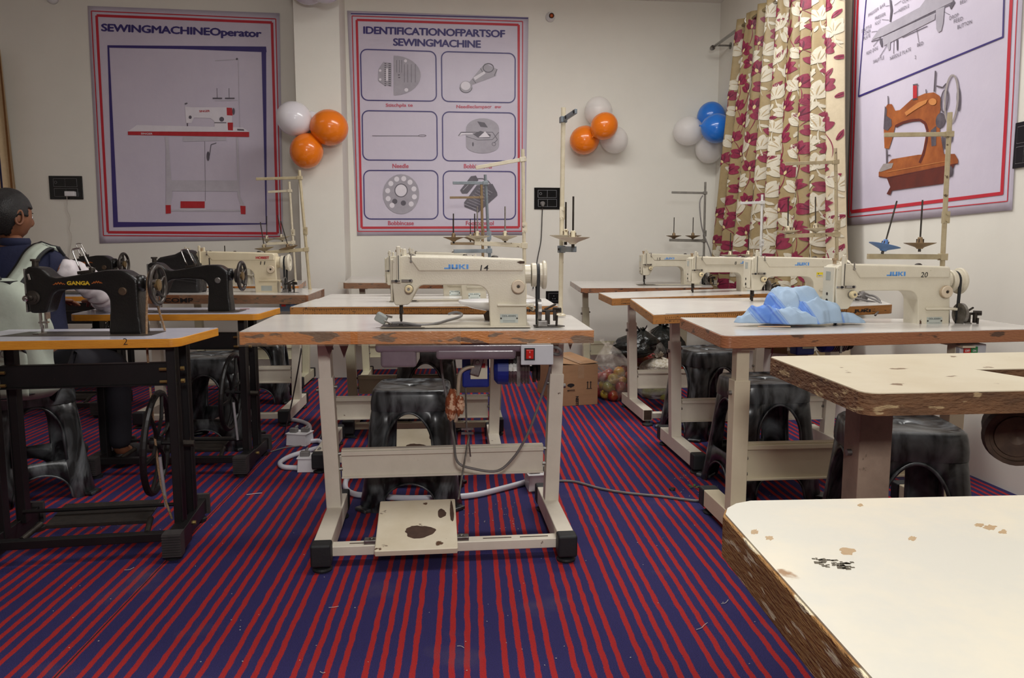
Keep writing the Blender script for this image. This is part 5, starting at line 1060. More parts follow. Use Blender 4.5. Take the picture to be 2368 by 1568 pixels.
tag(MB().tube([at_plane(x, y, BW0, nB)+nB*(.045 if i < 1 else .014) for i, (x, y) in enumerate(pc)], .0028, 6, smoothn=4).build('cable', mat('white_thin_cable', (206, 198, 190), .5, col2=(196, 188, 180), nscale=20), None, smooth=True), 'thin white cable running down the wall from the white plug', 'cable')
sp2, Xs2, W2, H2 = switch_plate('black four-gang switch plate with a grey plug, right of the centre banner', (1235, 434, 1296, 484), BW0, nB, G4)
MB(Xs2).lathe([(.009, 0), (.011, 0), (.011, .001), (.009, .001)], (-.26*W2, -.0125, .22*H2), (0, -1, 0)).build('regulator_ring', SILV, sp2)
c_ = at_plane(1254, 470, BW0, nB)+nB*.035; pg = thing('wall_plug', 'small dark grey plug in the centre switch plate', 'plug', c_, YAW)
MB().lathe([(0, 0), (.022, 0), (.024, .006), (.014, .03), (.006, .045), (0, .045)], (0, .018, .0), (0, -.5, -.5)).build('plug_body', GCABLE, pg, smooth=True)
pc = [(1254, 478), (1253, 500), (1252, 530), (1250, 560), (1243, 595), (1236, 640), (1232, 668)]
tag(MB().tube([at_plane(x, y, BW0, nB)+nB*.016 for i, (x, y) in enumerate(pc)], .0045, 6, smoothn=4).build('cable', DCABLE, None, smooth=True), 'dark cable hanging from the centre switch plate down behind machine 14', 'cable')
sp3, Xs3, W3, H3 = switch_plate('small black socket plate low on the back wall, right of machine 14', (1262, 673, 1295, 701), BW0, nB, [(.2, .18, .9, .82)])
mb = MB(Xs3)
for dx, dz in ((.05, .1), (-.02, -.13), (.13, -.13)): mb.cyl((dx*W3, -.013, dz*H3), (dx*W3, -.0145, dz*H3), .004, n=10)
mb.build('socket_holes', SILV, sp3)
tag(MB().tube([at_plane(x, y, BW0, nB)+nB*.016 for x, y in ((1279, 702), (1278, 730), (1277, 800))], .009, 8).build('conduit', PIPE, None), 'pale conduit below the small black socket', 'conduit')
sp4, Xs4, W4, H4 = switch_plate('black switch plate cut by the right edge of the frame, on the right-hand wall', (2350, 282, 2402, 386), CORNER, nR, [(.14, .1, .5, .46), (.5, .1, .86, .46), (.14, .54, .5, .9), (.5, .54, .86, .9)])
cs_ = at_plane(1272, 40, BW0, nB); sn = thing('wall_sensor', 'small white wall sensor with an orange-brown lens, high on the back wall', 'sensor', cs_)
MB().lathe([(0, .0), (.040, 0), (.042, .012), (.036, .03), (.024, .042), (.022, .05), (0, .05)], (0, 0, 0), nB+Vector((0, 0, -.15))).build('housing', WHITEP, sn, smooth=True)
MB().lathe([(.022, .044), (.022, .058), (.017, .060), (.017, .054)], (0, 0, .004), nB+Vector((.1, 0, -.1))).build('lens_ring', INK, sn); MB().lathe([(0, .062), (.009, .060), (.017, .053)], (0, 0, .004), nB+Vector((.1, 0, -.1))).build('lens', mat('orange_lens', (190, 90, 40), .15, col2=(150, 60, 30), nscale=30), sn, smooth=True)
def sm_mat(nm, c, c2, a=1): return mat(nm, c, .22, col2=c2, nscale=3, coat=.3, alpha=a)
BW_ = sm_mat('balloon_white', (232, 228, 232), (224, 220, 226)); BWT = mat('balloon_translucent', (252, 248, 246), .3, col2=(248, 243, 240), nscale=3, alpha=.55, coat=.1); BO = sm_mat('balloon_orange', (238, 128, 28), (232, 118, 22)); BB = sm_mat('balloon_blue', (44, 122, 214), (36, 110, 204)); BLV = sm_mat('balloon_lilac', (196, 190, 204), (190, 184, 198))
def balloon(label, px, py, rpx, p0, n, m, ang, group, off=None, st=1.07):
    C0 = at_plane(px, py, p0, n); sc_ = (C0.y)/FPX; r = rpx*sc_; C = C0+n*(off if off is not None else r+.01)
    k = C.y/C0.y; C = at_plane(px, py, p0+n*(off if off is not None else r+.01), n); r = rpx*C.y/FPX
    prof = [(0, -1.0*st)]
    for i in range(1, 19):
        a = -PI/2+PI*i/20; rr = math.cos(a); z = math.sin(a)*st
        if z > .4: rr *= 1-.10*(z-.4)
        prof.append((rr, z))
    prof += [(.10, st*1.02), (.035, st*1.07), (.03, st*1.09), (.07, st*1.15), (0, st*1.13)]
    ax = Vector((math.cos(YAW)*math.cos(ang), math.sin(YAW)*math.cos(ang), math.sin(ang)))
    t = thing('balloon', label, 'balloon', C, 0, group)
    MB().lathe([(a*r, b*r) for a, b in prof[:-4]]+[(prof[-4][0]*r, prof[-4][1]*r)], axis=ax, n=32).build('skin', m, t, smooth=True)
    MB().lathe([(a*r, b*r) for a, b in prof[-4:]], axis=ax, n=12).build('knot', m, t, smooth=True); return t
PPL = BW0-WY*.42
balloon('large white balloon in the cluster beside the pillar', 681, 275, 38, PPL+nB*.0, nB, BW_, -.5, 'balloon cluster at the pillar')
balloon('small pale balloon peeping out between the white and orange ones at the pillar', 722, 278, 19, PPL, nB, BW_, -1.2, 'balloon cluster at the pillar', off=.08)
balloon('upper orange balloon in the cluster beside the pillar', 761, 295, 40, PPL, nB, BO, PI-.1, 'balloon cluster at the pillar')
balloon('lower orange balloon in the cluster beside the pillar', 709, 349, 37, PPL, nB, BO, PI/2-.3, 'balloon cluster at the pillar')
balloon('topmost translucent white balloon of the centre cluster', 1384, 258, 31, BW0, nB, BWT, -1.3, 'balloon cluster on the centre of the back wall', off=.13)
balloon('left orange balloon of the centre cluster', 1352, 324, 32, BW0, nB, BO, .3, 'balloon cluster on the centre of the back wall', off=.16)
balloon('right orange balloon of the centre cluster, in front of the others', 1397, 292, 30, BW0, nB, BO, -2.4, 'balloon cluster on the centre of the back wall', off=.30)
balloon('right translucent white balloon of the centre cluster', 1420, 323, 30, BW0, nB, BWT, 2.6, 'balloon cluster on the centre of the back wall', off=.13)
balloon('upper blue balloon beside the flowered curtain', 1644, 270, 31, BW0, nB, BB, -1.7, 'balloon cluster in the corner', off=.16)
balloon('lower blue balloon beside the flowered curtain', 1657, 297, 33, BW0, nB, BB, 3.0, 'balloon cluster in the corner', off=.38)
balloon('left translucent white balloon of the corner cluster', 1592, 303, 32, BW0, nB, BWT, .1, 'balloon cluster in the corner', off=.16)
balloon('lowest translucent white balloon of the corner cluster', 1641, 342, 32, BW0, nB, BWT, 1.4, 'balloon cluster in the corner', off=.14)
balloon('left lilac balloon cut by the top of the frame above the pillar', 712, -30, 37, PPL, nB, BLV, .2, 'lilac balloons at the top')
balloon('right lilac balloon cut by the top of the frame above the pillar', 752, -34, 37, PPL, nB, BLV, .3, 'lilac balloons at the top', off=.35)
c_ = at_plane(123, -3, BW0, nB); MBt = thing('wall_sensor', 'small white wall fitting cut by the top edge at upper left', 'sensor', c_); MB().lathe([(0, 0), (.045, 0), (.045, .02), (.03, .05), (0, .055)], (0, 0, 0), nB).build('housing', WHITEP, MBt, smooth=True)

# ------------------------------------------------------------------ curtains
def curtain_sheet(path_fn, u_len, z0, z1, name, m, parent, nu=240, nz=40):
    bm = bmesh.new(); V = []
    for j in range(nz+1):
        z = z0+(z1-z0)*j/nz; V.append([bm.verts.new(path_fn(u_len*i/nu, z)) for i in range(nu+1)])
    for j in range(nz):
        for i in range(nu): bm.faces.new((V[j][i], V[j][i+1], V[j+1][i+1], V[j+1][i]))
    o = finish(bm, name, m, parent, smooth=True); sd = o.modifiers.new('s', 'SOLIDIFY'); sd.thickness = .0018; return o
# flowered curtain on the right wall: from depth near corner to toward camera
cA_ = CORNER+nR*.12-WY*.35; 
def on_right(px, off):                       # point of the line parallel to the right wall at offset
    p = at_plane(px, 560, CORNER+nR*off, nR); return Vector((p.x, p.y, 0))
A0 = on_right(1657, .13); A1 = on_right(1952, .13); UD = (A1-A0).normalized(); UL = (A1-A0).length
random.seed(11)
ph = [random.uniform(-.5, .5) for _ in range(40)]
def fold(u, z):
    zt = (z-.5)/2.3; a = .035+.028*(1-zt); w0 = u*2*PI/(UL/8.5)+.7*math.sin(u*3.1+1)+.25*math.sin(z*1.3+u*2)
    return a*math.sin(w0)+.010*math.sin(w0*2.3+z*1.7)
def cpos(u, z):
    k = 1-.0*(z); top_shrink = u  # gathered a little narrower at the top left
    kz = (z-1.05)/1.6; uu = u+kz*(.34*(1-u/UL)-.20*u/UL)
    p = A0+UD*uu+nR*(fold(u, z)); return Vector((p.x, p.y, z))
ZR = at_plane(1665, 100, CORNER+nR*.12, nR).z
CURM = mat('beige_satin', (158, 138, 100), .42, col2=(148, 128, 92), nscale=30)
ct = thing('curtain', 'beige eyelet curtain with white and crimson flowers on a steel rod, right-hand wall', 'curtain', (A0.x, A0.y, 0)); a0v = Vector((A0.x, A0.y, 0))
curtain_sheet(lambda u, z: cpos(u, z)-a0v, UL-.20, .35, ZR+.05, 'fabric', CURM, ct, nu=300)
CURL = mat('pale_satin_hem', (200, 184, 156), .42, col2=(190, 174, 146), nscale=30)
curtain_sheet(lambda u, z: cpos(u+UL-.20, z)-a0v, .20, .35, ZR+.05, 'lining_edge', CURL, ct, nu=40)
def cn(u, z):
    e = .004; a = cpos(u+e, z)-cpos(u-e, z); b = cpos(u, z+e)-cpos(u, z-e); n = a.cross(b).normalized(); return n if n.dot(nR) > 0 else -n
def cmap(u, z, o=.0028): return cpos(u, z)+cn(u, z)*o-a0v
class Flor:
    def __init__(s): s.L = {}
    def bm(s, k): return s.L.setdefault(k, bmesh.new())
    def petal(s, k, u, z, ang, L, W, o, curl=.0, n=8):
        b = s.bm(k); rows = []
        for i in range(n+1):
            t = i/n; wd = W*(math.sin(PI*min(1, t*.92+.06))**.75)/2; cu = ang+curl*t; cx = u+L*t*math.cos((ang+cu)/2); cz = z+L*t*math.sin((ang+cu)/2); nx, nz = -math.sin(cu), math.cos(cu)
            rows.append([b.verts.new(cmap(min(max(cx+nx*wd*q, .004), UL-.004), cz+nz*wd*q, o)) for q in (-1, -.33, .33, 1)])
        for r0, r1 in zip(rows, rows[1:]):
            for q in range(3): b.faces.new((r0[q], r0[q+1], r1[q+1], r1[q]))
    def stem(s, k, u, z, ang, L, W, o, curl): s.petal(k, u, z, ang, L, W, o, curl, 10)
F = Flor(); random.seed(21)
WHT, CRM, DKC = 'white', 'crimson', 'dark'
def bloom(u, z, sz, kind, rot):
    if kind == 'w':
        for i, a in enumerate((-.95, -.5, -.05, .4, .85)): F.petal('w', u, z, PI/2+rot+a, sz*(.62 if i in (1, 2, 3) else .52), sz*.31, .0030+.0002*i, .5*(1 if a > 0 else -1))
        for a in (-.7, -.25, .18, .6): F.petal('v', u+.02*math.cos(PI/2+rot+a), z+.02*math.sin(PI/2+rot+a), PI/2+rot+a, sz*.34, sz*.035, .0046, .3*(1 if a > 0 else -1), 5)
        F.stem('v2', u, z, -PI/2+rot*.5, sz*.6, .006, .0026, .5)
        for a in (-2.4, -1.0): F.petal('w', u+.012*math.cos(a), z-.03+.01*math.sin(a), a+.3, sz*.26, sz*.12, .0032, .3); F.petal('v', u+.02*math.cos(a), z-.03, a+.3, sz*.18, sz*.02, .0044, .3, 4)
    else:
        for i, a in enumerate((-1.1, -.55, 0, .5, 1.05)): F.petal('c', u, z, PI/2+rot+a, sz*(.52 if i % 2 else .46), sz*.28, .0034+.0002*i, .6*(1 if a > 0 else -1))
        for a in (-.8, -.3, .2, .7): F.petal('d', u, z, PI/2+rot+a, sz*.34, sz*.05, .0050, .3, 5)
        F.petal('g', u, z-.005, PI/2+rot, sz*.18, sz*.10, .0056, 0, 4)
        F.stem('c', u, z, -PI/2+rot+.5, sz*1.0, .005, .0028, -1.2)
        F.petal('c', u+sz*.42, z-sz*.35, .3+rot, sz*.42, sz*.17, .0034, .5); F.petal('d', u+sz*.44, z-sz*.34, .3+rot, sz*.34, sz*.02, .0046, .5, 5)
row = 0; z = .42
while z < ZR+.0:
    nx_ = 13
    for i in range(nx_):
        u = (i+.5*(row % 2)+.25)*UL/nx_+random.uniform(-.02, .02); zz = z+random.uniform(-.03, .03)
        if not (.03 < u < UL-.03) or zz > ZR-.04: continue
        bloom(u, zz, random.uniform(.145, .185), 'w' if (i+row) % 2 else 'c', random.uniform(-.6, .6))
    z += .115; row += 1
WPM = mat('flower_white', (206, 198, 180), .45, col2=(194, 186, 166), nscale=30); CPM = mat('flower_crimson', (142, 46, 72), .45, col2=(112, 28, 54), nscale=40); DPM = mat('flower_dark', (98, 26, 52), .5, col2=(84, 22, 44), nscale=30); VPM = mat('flower_vein', (176, 156, 122), .5, col2=(166, 146, 112), nscale=30); GPM = mat('flower_heart', (206, 190, 140), .5, col2=(190, 170, 120), nscale=30)
for k, nm, m in (('w', 'white_flowers', WPM), ('v', 'petal_veins', VPM), ('v2', 'pale_stems', WPM), ('c', 'crimson_flowers', CPM), ('d', 'dark_petal_lines', DPM), ('g', 'flower_hearts', GPM)):
    if k in F.L: tag(finish(F.L[k], nm, m, ct), kind='stuff')
rod = thing('curtain_rod', 'polished steel curtain rod with end knob, above the flowered curtain', 'curtain rod', (A0.x, A0.y, ZR))
r0 = -UD*.22+nR*.0; r1 = UD*(UL+.1); MB().tube([r0, r1], .013, 14).build('rod', CHROME, rod, smooth=True)
MB().lathe([(0, 0), (.02, .002), (.021, .03), (.014, .035), (.014, .05), (0, .05)], r0-UD*.04, UD).build('end_knob', STEEL, rod, smooth=True)
MB().cyl(r0+UD*.06, r0+UD*.06-nR*.13, .008).cyl(r0+UD*.06-nR*.125, r0+UD*.06-nR*.13, .028).build('wall_bracket', STEEL, rod)
for i in range(9):
    u = .40+i*(UL-.62)/8.5; MB().lathe([(.018, -.003), (.025, -.003), (.025, .003), (.018, .003), (.018, -.003)], UD*u+nR*(fold(u, ZR)*.5), (UD+nR*.5).normalized(), n=24).build('eyelet_ring', STEEL, rod)
# striped curtain, far left
p0c = at_plane(-60, 400, BW0+nB*.12, nB); p1c = at_plane(42, 400, BW0+nB*.12, nB); LU = (p1c-p0c).length; dU = WX; o0 = Vector((p0c.x, p0c.y, 0))
def lpos(u, z):
    k = 1-.10*(z-1.3)*(u/LU); return dU*u*k+nB*(.03*math.sin(u*2*PI/.11+.4*z)+.01*math.sin(u*40))+Vector((0, 0, z))
lc = thing('curtain', 'cream curtain with navy stripes at the far left edge', 'curtain', o0)
m = bpy.data.materials.new('striped_curtain_cloth'); m.use_nodes = True; nt = m.node_tree; b = nt.nodes['Principled BSDF']; b.inputs['Roughness'].default_value = .7
bm = bmesh.new(); uvl = bm.loops.layers.uv.new('uv'); nu, nz = 90, 24; V = [[bm.verts.new(lpos(LU*i/nu, .3+(at_plane(20, 125, BW0, nB).z-.3)*j/nz)) for i in range(nu+1)] for j in range(nz+1)]
for j in range(nz):
    for i in range(nu):
        f = bm.faces.new((V[j][i], V[j][i+1], V[j+1][i+1], V[j+1][i]))
        f.material_index = 1 if (abs(i/nu-.64) < .045 or abs(i/nu-.12) < .04) else (2 if (abs(i/nu-.93) < .012 or abs(i/nu-.8) < .012 or abs(i/nu-.45) < .012) else 0)
f_ = finish(bm, 'fabric', [mat('cream_cloth', (206, 182, 146), .7, col2=(196, 172, 136), nscale=30), mat('navy_cloth', (28, 32, 74), .7, col2=(24, 28, 64), nscale=30), mat('ochre_cloth', (150, 108, 66), .7, col2=(140, 98, 58), nscale=30)], lc, smooth=True); bpy.data.materials.remove(m)

# ------------------------------------------------------------------ carton, apples and bags
bx = thing('cardboard_box', 'brown cardboard box with printed arrows and lettering on the floor', 'box', (.346, 5.201, 0), P_(16))
bw, bd, bh = .262, .56, .285
MB().box((bw/2, bd/2, bh/2), (bw, bd, bh)).build('carton', BOXM, bx, bevel=.003)
for s, a in ((0, .10), (1, -.06)): MB().box((bw*.25+s*bw*.5, bd/2, bh+.006+.002*s), (bw*.5, bd, .003), RY(a)).build('flap', BOXM, bx)
MB().box((bw*.52, -.0015, bh*.83), (.045, .002, bh*.32)).box((bw*.52, bd*.3, bh+.012), (.05, bd*.6, .002)).build('tape', film, bx)
mb = MB()
for x in (.185, .208): mb.box((x, -.001, .142), (.006, .001, .045)).prism([(x-.008, .158), (x+.008, .158), (x, .168)], -.0014, -.0004)
mb.box((.197, -.001, .116), (.040, .001, .004)); mb.lathe([(0, 0), (.026, 0), (.026, .001), (0, .001)], (.062, 0, .145), (0, -1, 0), sy=.48); mb.prism([(.052, .136), (.072, .136), (.062, .126)], -.001, 0)
mb.box((.066, -.001, .112), (.05, .001, .003)).box((.070, -.001, .106), (.046, .001, .002)); front_text(mb, 'N', .036, .048, .100, .114, -.001, .04)
mb.mesh(text_mesh('NESTLE', .06), Matrix(((0, .022, 0, .098), (0, 0, 1, -.001), (-.085, 0, 0, .066), (0, 0, 0, 1)))); mb.build('printing', INK, bx)
apm = mat('apple_skin', (132, 34, 34), .28, col2=(150, 96, 40), nscale=9, thr=(.5, .72), coat=.2)
apm2 = mat('apple_skin_yellow', (160, 134, 50), .28, col2=(176, 74, 44), nscale=8, thr=(.5, .75), coat=.3); apm3 = mat('apple_skin_green', (118, 120, 48), .3, col2=(186, 120, 60), nscale=8, thr=(.5, .8), coat=.3)
def apple_obj():
    t = MB().lathe([(0, -.030), (.008, -.034), (.020, -.032), (.033, -.014), (.038, .006), (.034, .024), (.020, .034), (.009, .031), (0, .022)], n=18).build('apple', apm, None, smooth=True)
    MB().cyl((0, 0, .024), (.003, 0, .042), .0016, n=6).build('stem', UNDER, t); return t
ap0 = apple_obj(); random.seed(9); first = True
def pack(cx, cy, rx, ry, z1, n, r=.036, seed=1, z0=.04):
    random.seed(seed); P = []; tries = 0
    while len(P) < n and tries < 40000:
        tries += 1; a = random.uniform(0, 2*PI); q = math.sqrt(random.random()); z = z0+(z1-z0)*tries/40000*1.0*random.uniform(.6, 1); k = 1-.35*(z/z1)**2
        p = Vector((cx+rx*q*k*math.cos(a), cy+ry*q*k*math.sin(a), z))
        if all((p-o).length > 2*r*.96 for o in P): P.append(p)
    return P
appts = [(p, 'front') for p in pack(.745, 5.50, .115, .13, .33, 30, seed=3)]+[(p, 'rear') for p in pack(1.04, 5.86, .10, .10, .32, 12, seed=8, z0=.19)]
spots = {'front': 0, 'rear': 0}
for i, (p, g) in enumerate(appts):
    lab = 'red and yellow apple in the clear plastic bag beside the cardboard box' if g == 'front' else 'reddish apple in the second clear bag behind the third table leg'
    o = ap0 if i == 0 else dup(ap0, label=lab)
    o.location = p; o.rotation_euler = (random.uniform(-1.5, 1.5), random.uniform(-1.5, 1.5), random.uniform(0, 6)); s_ = random.uniform(.92, 1.08); o.scale = (s_,)*3
    tag(o, lab, 'apple', 'apples in the '+('front' if g == 'front' else 'rear')+' clear bag')
    if i % 3 == 1: o.data = o.data.copy(); o.data.materials[0] = apm2
    if i % 7 == 2: o.data = o.data.copy(); o.data.materials[0] = apm3
def clear_mat():
    m = bpy.data.materials.new('clear_polythene'); m.use_nodes = True; nt = m.node_tree; b = nt.nodes['Principled BSDF']; b.inputs['Base Color'].default_value = lin((220, 210, 200)); b.inputs['Roughness'].default_value = .12
    tc = nt.nodes.new('ShaderNodeTexCoord'); n = nt.nodes.new('ShaderNodeTexNoise'); n.inputs['Scale'].default_value = 9; n.inputs['Detail'].default_value = 5; n.inputs['Distortion'].default_value = 1.5; nt.links.new(tc.outputs['Object'], n.inputs[0])
    r = nt.nodes.new('ShaderNodeMapRange'); r.inputs[1].default_value = .35; r.inputs[2].default_value = .8; r.inputs[3].default_value = .06; r.inputs[4].default_value = .45; nt.links.new(n.outputs['Fac'], r.inputs[0]); nt.links.new(r.outputs[0], b.inputs['Alpha'])
    bp = nt.nodes.new('ShaderNodeBump'); bp.inputs['Strength'].default_value = .8; bp.inputs['Distance'].default_value = .02; nt.links.new(n.outputs['Fac'], bp.inputs['Height']); nt.links.new(bp.outputs[0], b.inputs['Normal']); return m
CLR = clear_mat()
def bag(name, label, cat, c, r, h, m, seed, knot=True, squash=.8, wr=.14, neck=.30, group=None, lean=(0, 0)):
    bm = bmesh.new(); N = 44; K = 22; R = []; t = thing(name, label, cat, c, 0, group)
    for j in range(K+1):
        v = j/K; prof = math.sin(PI*min(v/ (1-neck*.55), 1)**.62*.5+0)**.8 if v < .45 else 1-((v-.45)/.55)**1.7*(1-.10)
        prof = (.62+.38*min(1, v/.2)) if v < .2 else (1-max(0, (v-.45)/.55)**1.6*.90)
        ring = []
        for i in range(N):
            a = 2*PI*i/N; d = Vector((math.cos(a)*1.5, math.sin(a)*1.5, v*3+seed)); w_ = 1+wr*mnoise.noise(d)+wr*.5*mnoise.noise(d*2.7)+.06*v*math.sin(a*13+seed)
            ring.append(bm.verts.new((r*prof*w_*math.cos(a)+lean[0]*v*v, r*prof*w_*squash*math.sin(a)+lean[1]*v*v, h*v+.004)))
        R.append(ring)
    for A, B in zip(R, R[1:]):
        for i in range(N): bm.faces.new((A[i], A[(i+1) % N], B[(i+1) % N], B[i]))
    bm.faces.new(R[0][::-1]); 
    o = finish(bm, 'bag_film', m, t, smooth=True)
    if knot:
        bm = bmesh.new(); tp = Vector((lean[0], lean[1], h))
        for q in range(5):
            a = q*1.3+seed; rows = []
            for k in range(5):
                tt_ = k/4; rr = .012+.05*tt_*(.6+.4*math.sin(q*2)); rows.append([bm.verts.new(tp+Vector((math.cos(a+s)*rr, math.sin(a+s)*rr, .045*tt_*(1 if q % 2 else .5)-.01+.006*math.sin(s*9)))) for s in (-.5, -.2, .2, .5)])
            for r0_, r1_ in zip(rows, rows[1:]):
                for k in range(3): bm.faces.new((r0_[k], r0_[k+1], r1_[k+1], r1_[k]))
        finish(bm, 'tied_neck', m, t, smooth=True)
    return t
bag('plastic_bag', 'clear plastic bag full of red and yellow apples on the floor beside the box', 'bag', (.745, 5.50, 0), .168, .39, CLR, 1.3, squash=1.05, wr=.16, lean=(-.05, .02))
bag('plastic_bag', 'second clear plastic bag of apples, lying behind the table leg', 'bag', (1.04, 5.86, .16), .15, .28, CLR, 4.1, squash=1.0, wr=.16)
bag('garbage_bag', 'smaller black plastic bag lying on top of the apple bags', 'bag', tuple(at_y(1462, 826, 5.62)), .165, .20, BLKBAG, 2.2, wr=.22, lean=(.07, 0))
bag('garbage_bag', 'larger black plastic bag with a knotted top, right of the smaller one', 'bag', tuple(at_y(1532, 826, 5.98)), .17, .25, BLKBAG, 6.2, wr=.2, lean=(-.01, 0))
sk = bag('sack', 'red and orange printed sack beneath the larger black bag', 'sack', (1.24, 6.02, 0), .17, .46, mat('orange_red_sack', (176, 60, 34), .5, col2=(206, 116, 52), nscale=10, thr=(.5, .56), bump=.4), 8.0, knot=False, wr=.12)
bag('net_bag', 'white net bag of garlic lying in front of the red sack', 'bag', tuple(at_y(1524, 866, 5.62)), .15, .13, mat('white_net', (214, 206, 194), .7, col2=(176, 164, 140), nscale=60, thr=(.45, .6), bump=.8, bscale=90), 3.3, wr=.1)
MT = mat('mango_green', (150, 160, 50), .35, col2=(176, 170, 60), nscale=8); mg = MB().lathe([(0, -.05), (.02, -.046), (.037, -.02), (.040, .005), (.030, .035), (.012, .052), (0, .055)], n=18).build('green_fruit', MT, None, smooth=True)
for i, (px, py, Y) in enumerate(((1497, 908, 5.50), (1524, 903, 5.55), (1539, 924, 5.48), (1511, 880, 5.62), (1552, 900, 5.6))):
    o = mg if i == 0 else mg.copy()
    if i: COL.objects.link(o)
    o.location = at_y(px, py, Y); o.rotation_euler = (PI/2, .3*i, i*1.1); tag(o, 'yellow-green fruit in the foam-netted bag on the floor', 'fruit', 'green fruit in the foam-netted bag')
CLN = mat('white_foam_net', (224, 222, 228), .6, col2=(200, 198, 206), nscale=50, alpha=.45, bump=.8, bscale=60)
bag('net_bag', 'clear bag with white foam nets and green fruit on the floor under the panel', 'bag', (1.045, 5.50, 0), .135, .19, CLN, 9.3, knot=False, wr=.14)

# ------------------------------------------------------------------ blue cloth on the machine 20 table
def cloth_mat():
    m = bpy.data.materials.new('checked_blue_cloth'); m.use_nodes = True; nt = m.node_tree; b = nt.nodes['Principled BSDF']; b.inputs['Roughness'].default_value = .85; L = nt.links.new
    tc = nt.nodes.new('ShaderNodeTexCoord'); uv = tc.outputs['UV']
    wv = nt.nodes.new('ShaderNodeTexWave'); wv.wave_type = 'BANDS'; wv.bands_direction = 'X'; wv.inputs['Scale'].default_value = .30; wv.inputs['Distortion'].default_value = 2.5; wv.inputs['Phase Offset'].default_value = 1.2; wv.inputs['Detail'].default_value = 1; L(uv, wv.inputs[0])
    r = nt.nodes.new('ShaderNodeValToRGB'); e = r.color_ramp.elements; e[0].position = .0; e[0].color = lin((158, 180, 202)); e[1].position = 1; e[1].color = lin((92, 132, 206))
    for p, c in ((.86, (156, 178, 202)), (.865, (86, 118, 194)), (.88, (150, 176, 208)), (.90, (104, 140, 206)), (.94, (124, 156, 204)), (.96, (78, 110, 190)), (.98, (104, 142, 208))): q = e.new(p); q.color = lin(c)
    L(wv.outputs['Fac'], r.inputs[0]); ck = nt.nodes.new('ShaderNodeTexBrick'); ck.inputs['Scale'].default_value = 90; ck.inputs['Mortar Size'].default_value = .012; ck.offset = 0; ck.inputs['Color1'].default_value = (1, 1, 1, 1); ck.inputs['Color2'].default_value = (.96, .96, .96, 1); ck.inputs['Mortar'].default_value = (.78, .82, .88, 1); ck.inputs['Brick Width'].default_value = .5; ck.inputs['Row Height'].default_value = .5; L(uv, ck.inputs[0])
    mx = nt.nodes.new('ShaderNodeMix'); mx.data_type = 'RGBA'; mx.blend_type = 'MULTIPLY'; mx.inputs[0].default_value = .9; L(r.outputs[0], mx.inputs[6]); L(ck.outputs[0], mx.inputs[7]); L(mx.outputs[2], b.inputs['Base Color']); return m
CM = cloth_mat()
def heap(name, c, rx, ry, h, seed, parent, top=(0, 0), amp=1, sharp=1.6, N=150, K=60):
    bm = bmesh.new(); uvl = bm.loops.layers.uv.new('UVMap'); R = []; UV = {}
    for j in range(K+1):
        v = j/K; ring = []
        for i in range(N):
            a = 2*PI*i/N; edge = 1+.16*math.sin(3*a+seed)+.10*math.sin(5*a+seed*2)+.05*math.sin(11*a); rr = v*edge
            x = rx*rr*math.cos(a); y = ry*rr*math.sin(a); base = (1-v**sharp); d = Vector((x*9, y*9, seed))
            rid = 1-abs(mnoise.noise(d*.75))*2.4; rid2 = 1-abs(mnoise.noise(d*1.5+Vector((3, 3, 3))))*2.0
            z = h*base*(1+.22*mnoise.noise(d*.35+Vector((7, 2, 0))))+amp*(.010*rid+.010*rid2+.004*(1-abs(mnoise.noise(d*3.6))*2))*(.4+min(1, v*2)) *(1 if v < .93 else (1-v)/.07)
            vt = bm.verts.new((c.x+x+top[0]*base, c.y+y+top[1]*base, c.z+.003+max(z, .0008))); ring.append(vt); UV[vt] = (.5+rr*math.cos(a)*.42+z*2.2+.10*mnoise.noise(d*.5), .5+rr*math.sin(a)*.5+z*.4)
        R.append(ring)
    for A, B in zip(R[1:], R[2:]):
        for i in range(N): bm.faces.new((A[i], A[(i+1) % N], B[(i+1) % N], B[i]))
    cv = bm.verts.new(sum((v.co for v in R[1]), Vector())/N); UV[cv] = (.5, .5)
    for v in R[0]: bm.verts.remove(v)
    for i in range(N): bm.faces.new((cv, R[1][i], R[1][(i+1) % N]))
    for f in bm.faces:
        for l in f.loops: l[uvl].uv = UV[l.vert]
    o = finish(bm, name, CM, parent, smooth=True); sm_ = o.modifiers.new('m', 'SMOOTH'); sm_.iterations = 3; sm_.factor = .5; sd = o.modifiers.new('s', 'SOLIDIFY'); sd.thickness = .0015; return o
cc = at_y(1838, 748, 3.02); cl_ = thing('cloth', 'crumpled light blue cloth with darker blue bands, heaped left of machine 20', 'cloth', cc)
zero = Vector((0, 0, 0))
heap('main_heap', Vector((.0, .05, 0)), .128, .10, .105, 2.0, cl_, top=(.0, .02), sharp=3.2, amp=1.25)
heap('draped_fold', Vector((-.065, .0, 0)), .07, .07, .075, 4.4, cl_, top=(.03, .02), amp=1.2, sharp=1.8)
heap('front_fold', Vector((-.04, -.02, 0)), .165, .075, .030, 5.2, cl_, amp=1.5, sharp=3)
heap('middle_fold', Vector((.07, -.035, 0)), .085, .05, .055, 7.7, cl_, top=(-.02, .02), amp=1.9, sharp=2.2)
heap('tail', Vector((.19, -.0, 0)), .075, .04, .030, 9.1, cl_, amp=.7, sharp=2.5)
wd = thing('wooden_ruler', 'thin pale wooden strip lying in front of the blue cloth', 'ruler', at_y(1790, 757, 2.88), P_(-2)); MB().box((0, 0, .003), (.12, .012, .003)).build('strip', mat('pale_wood', (190, 160, 130), .6, col2=(176, 146, 116), nscale=20), wd)

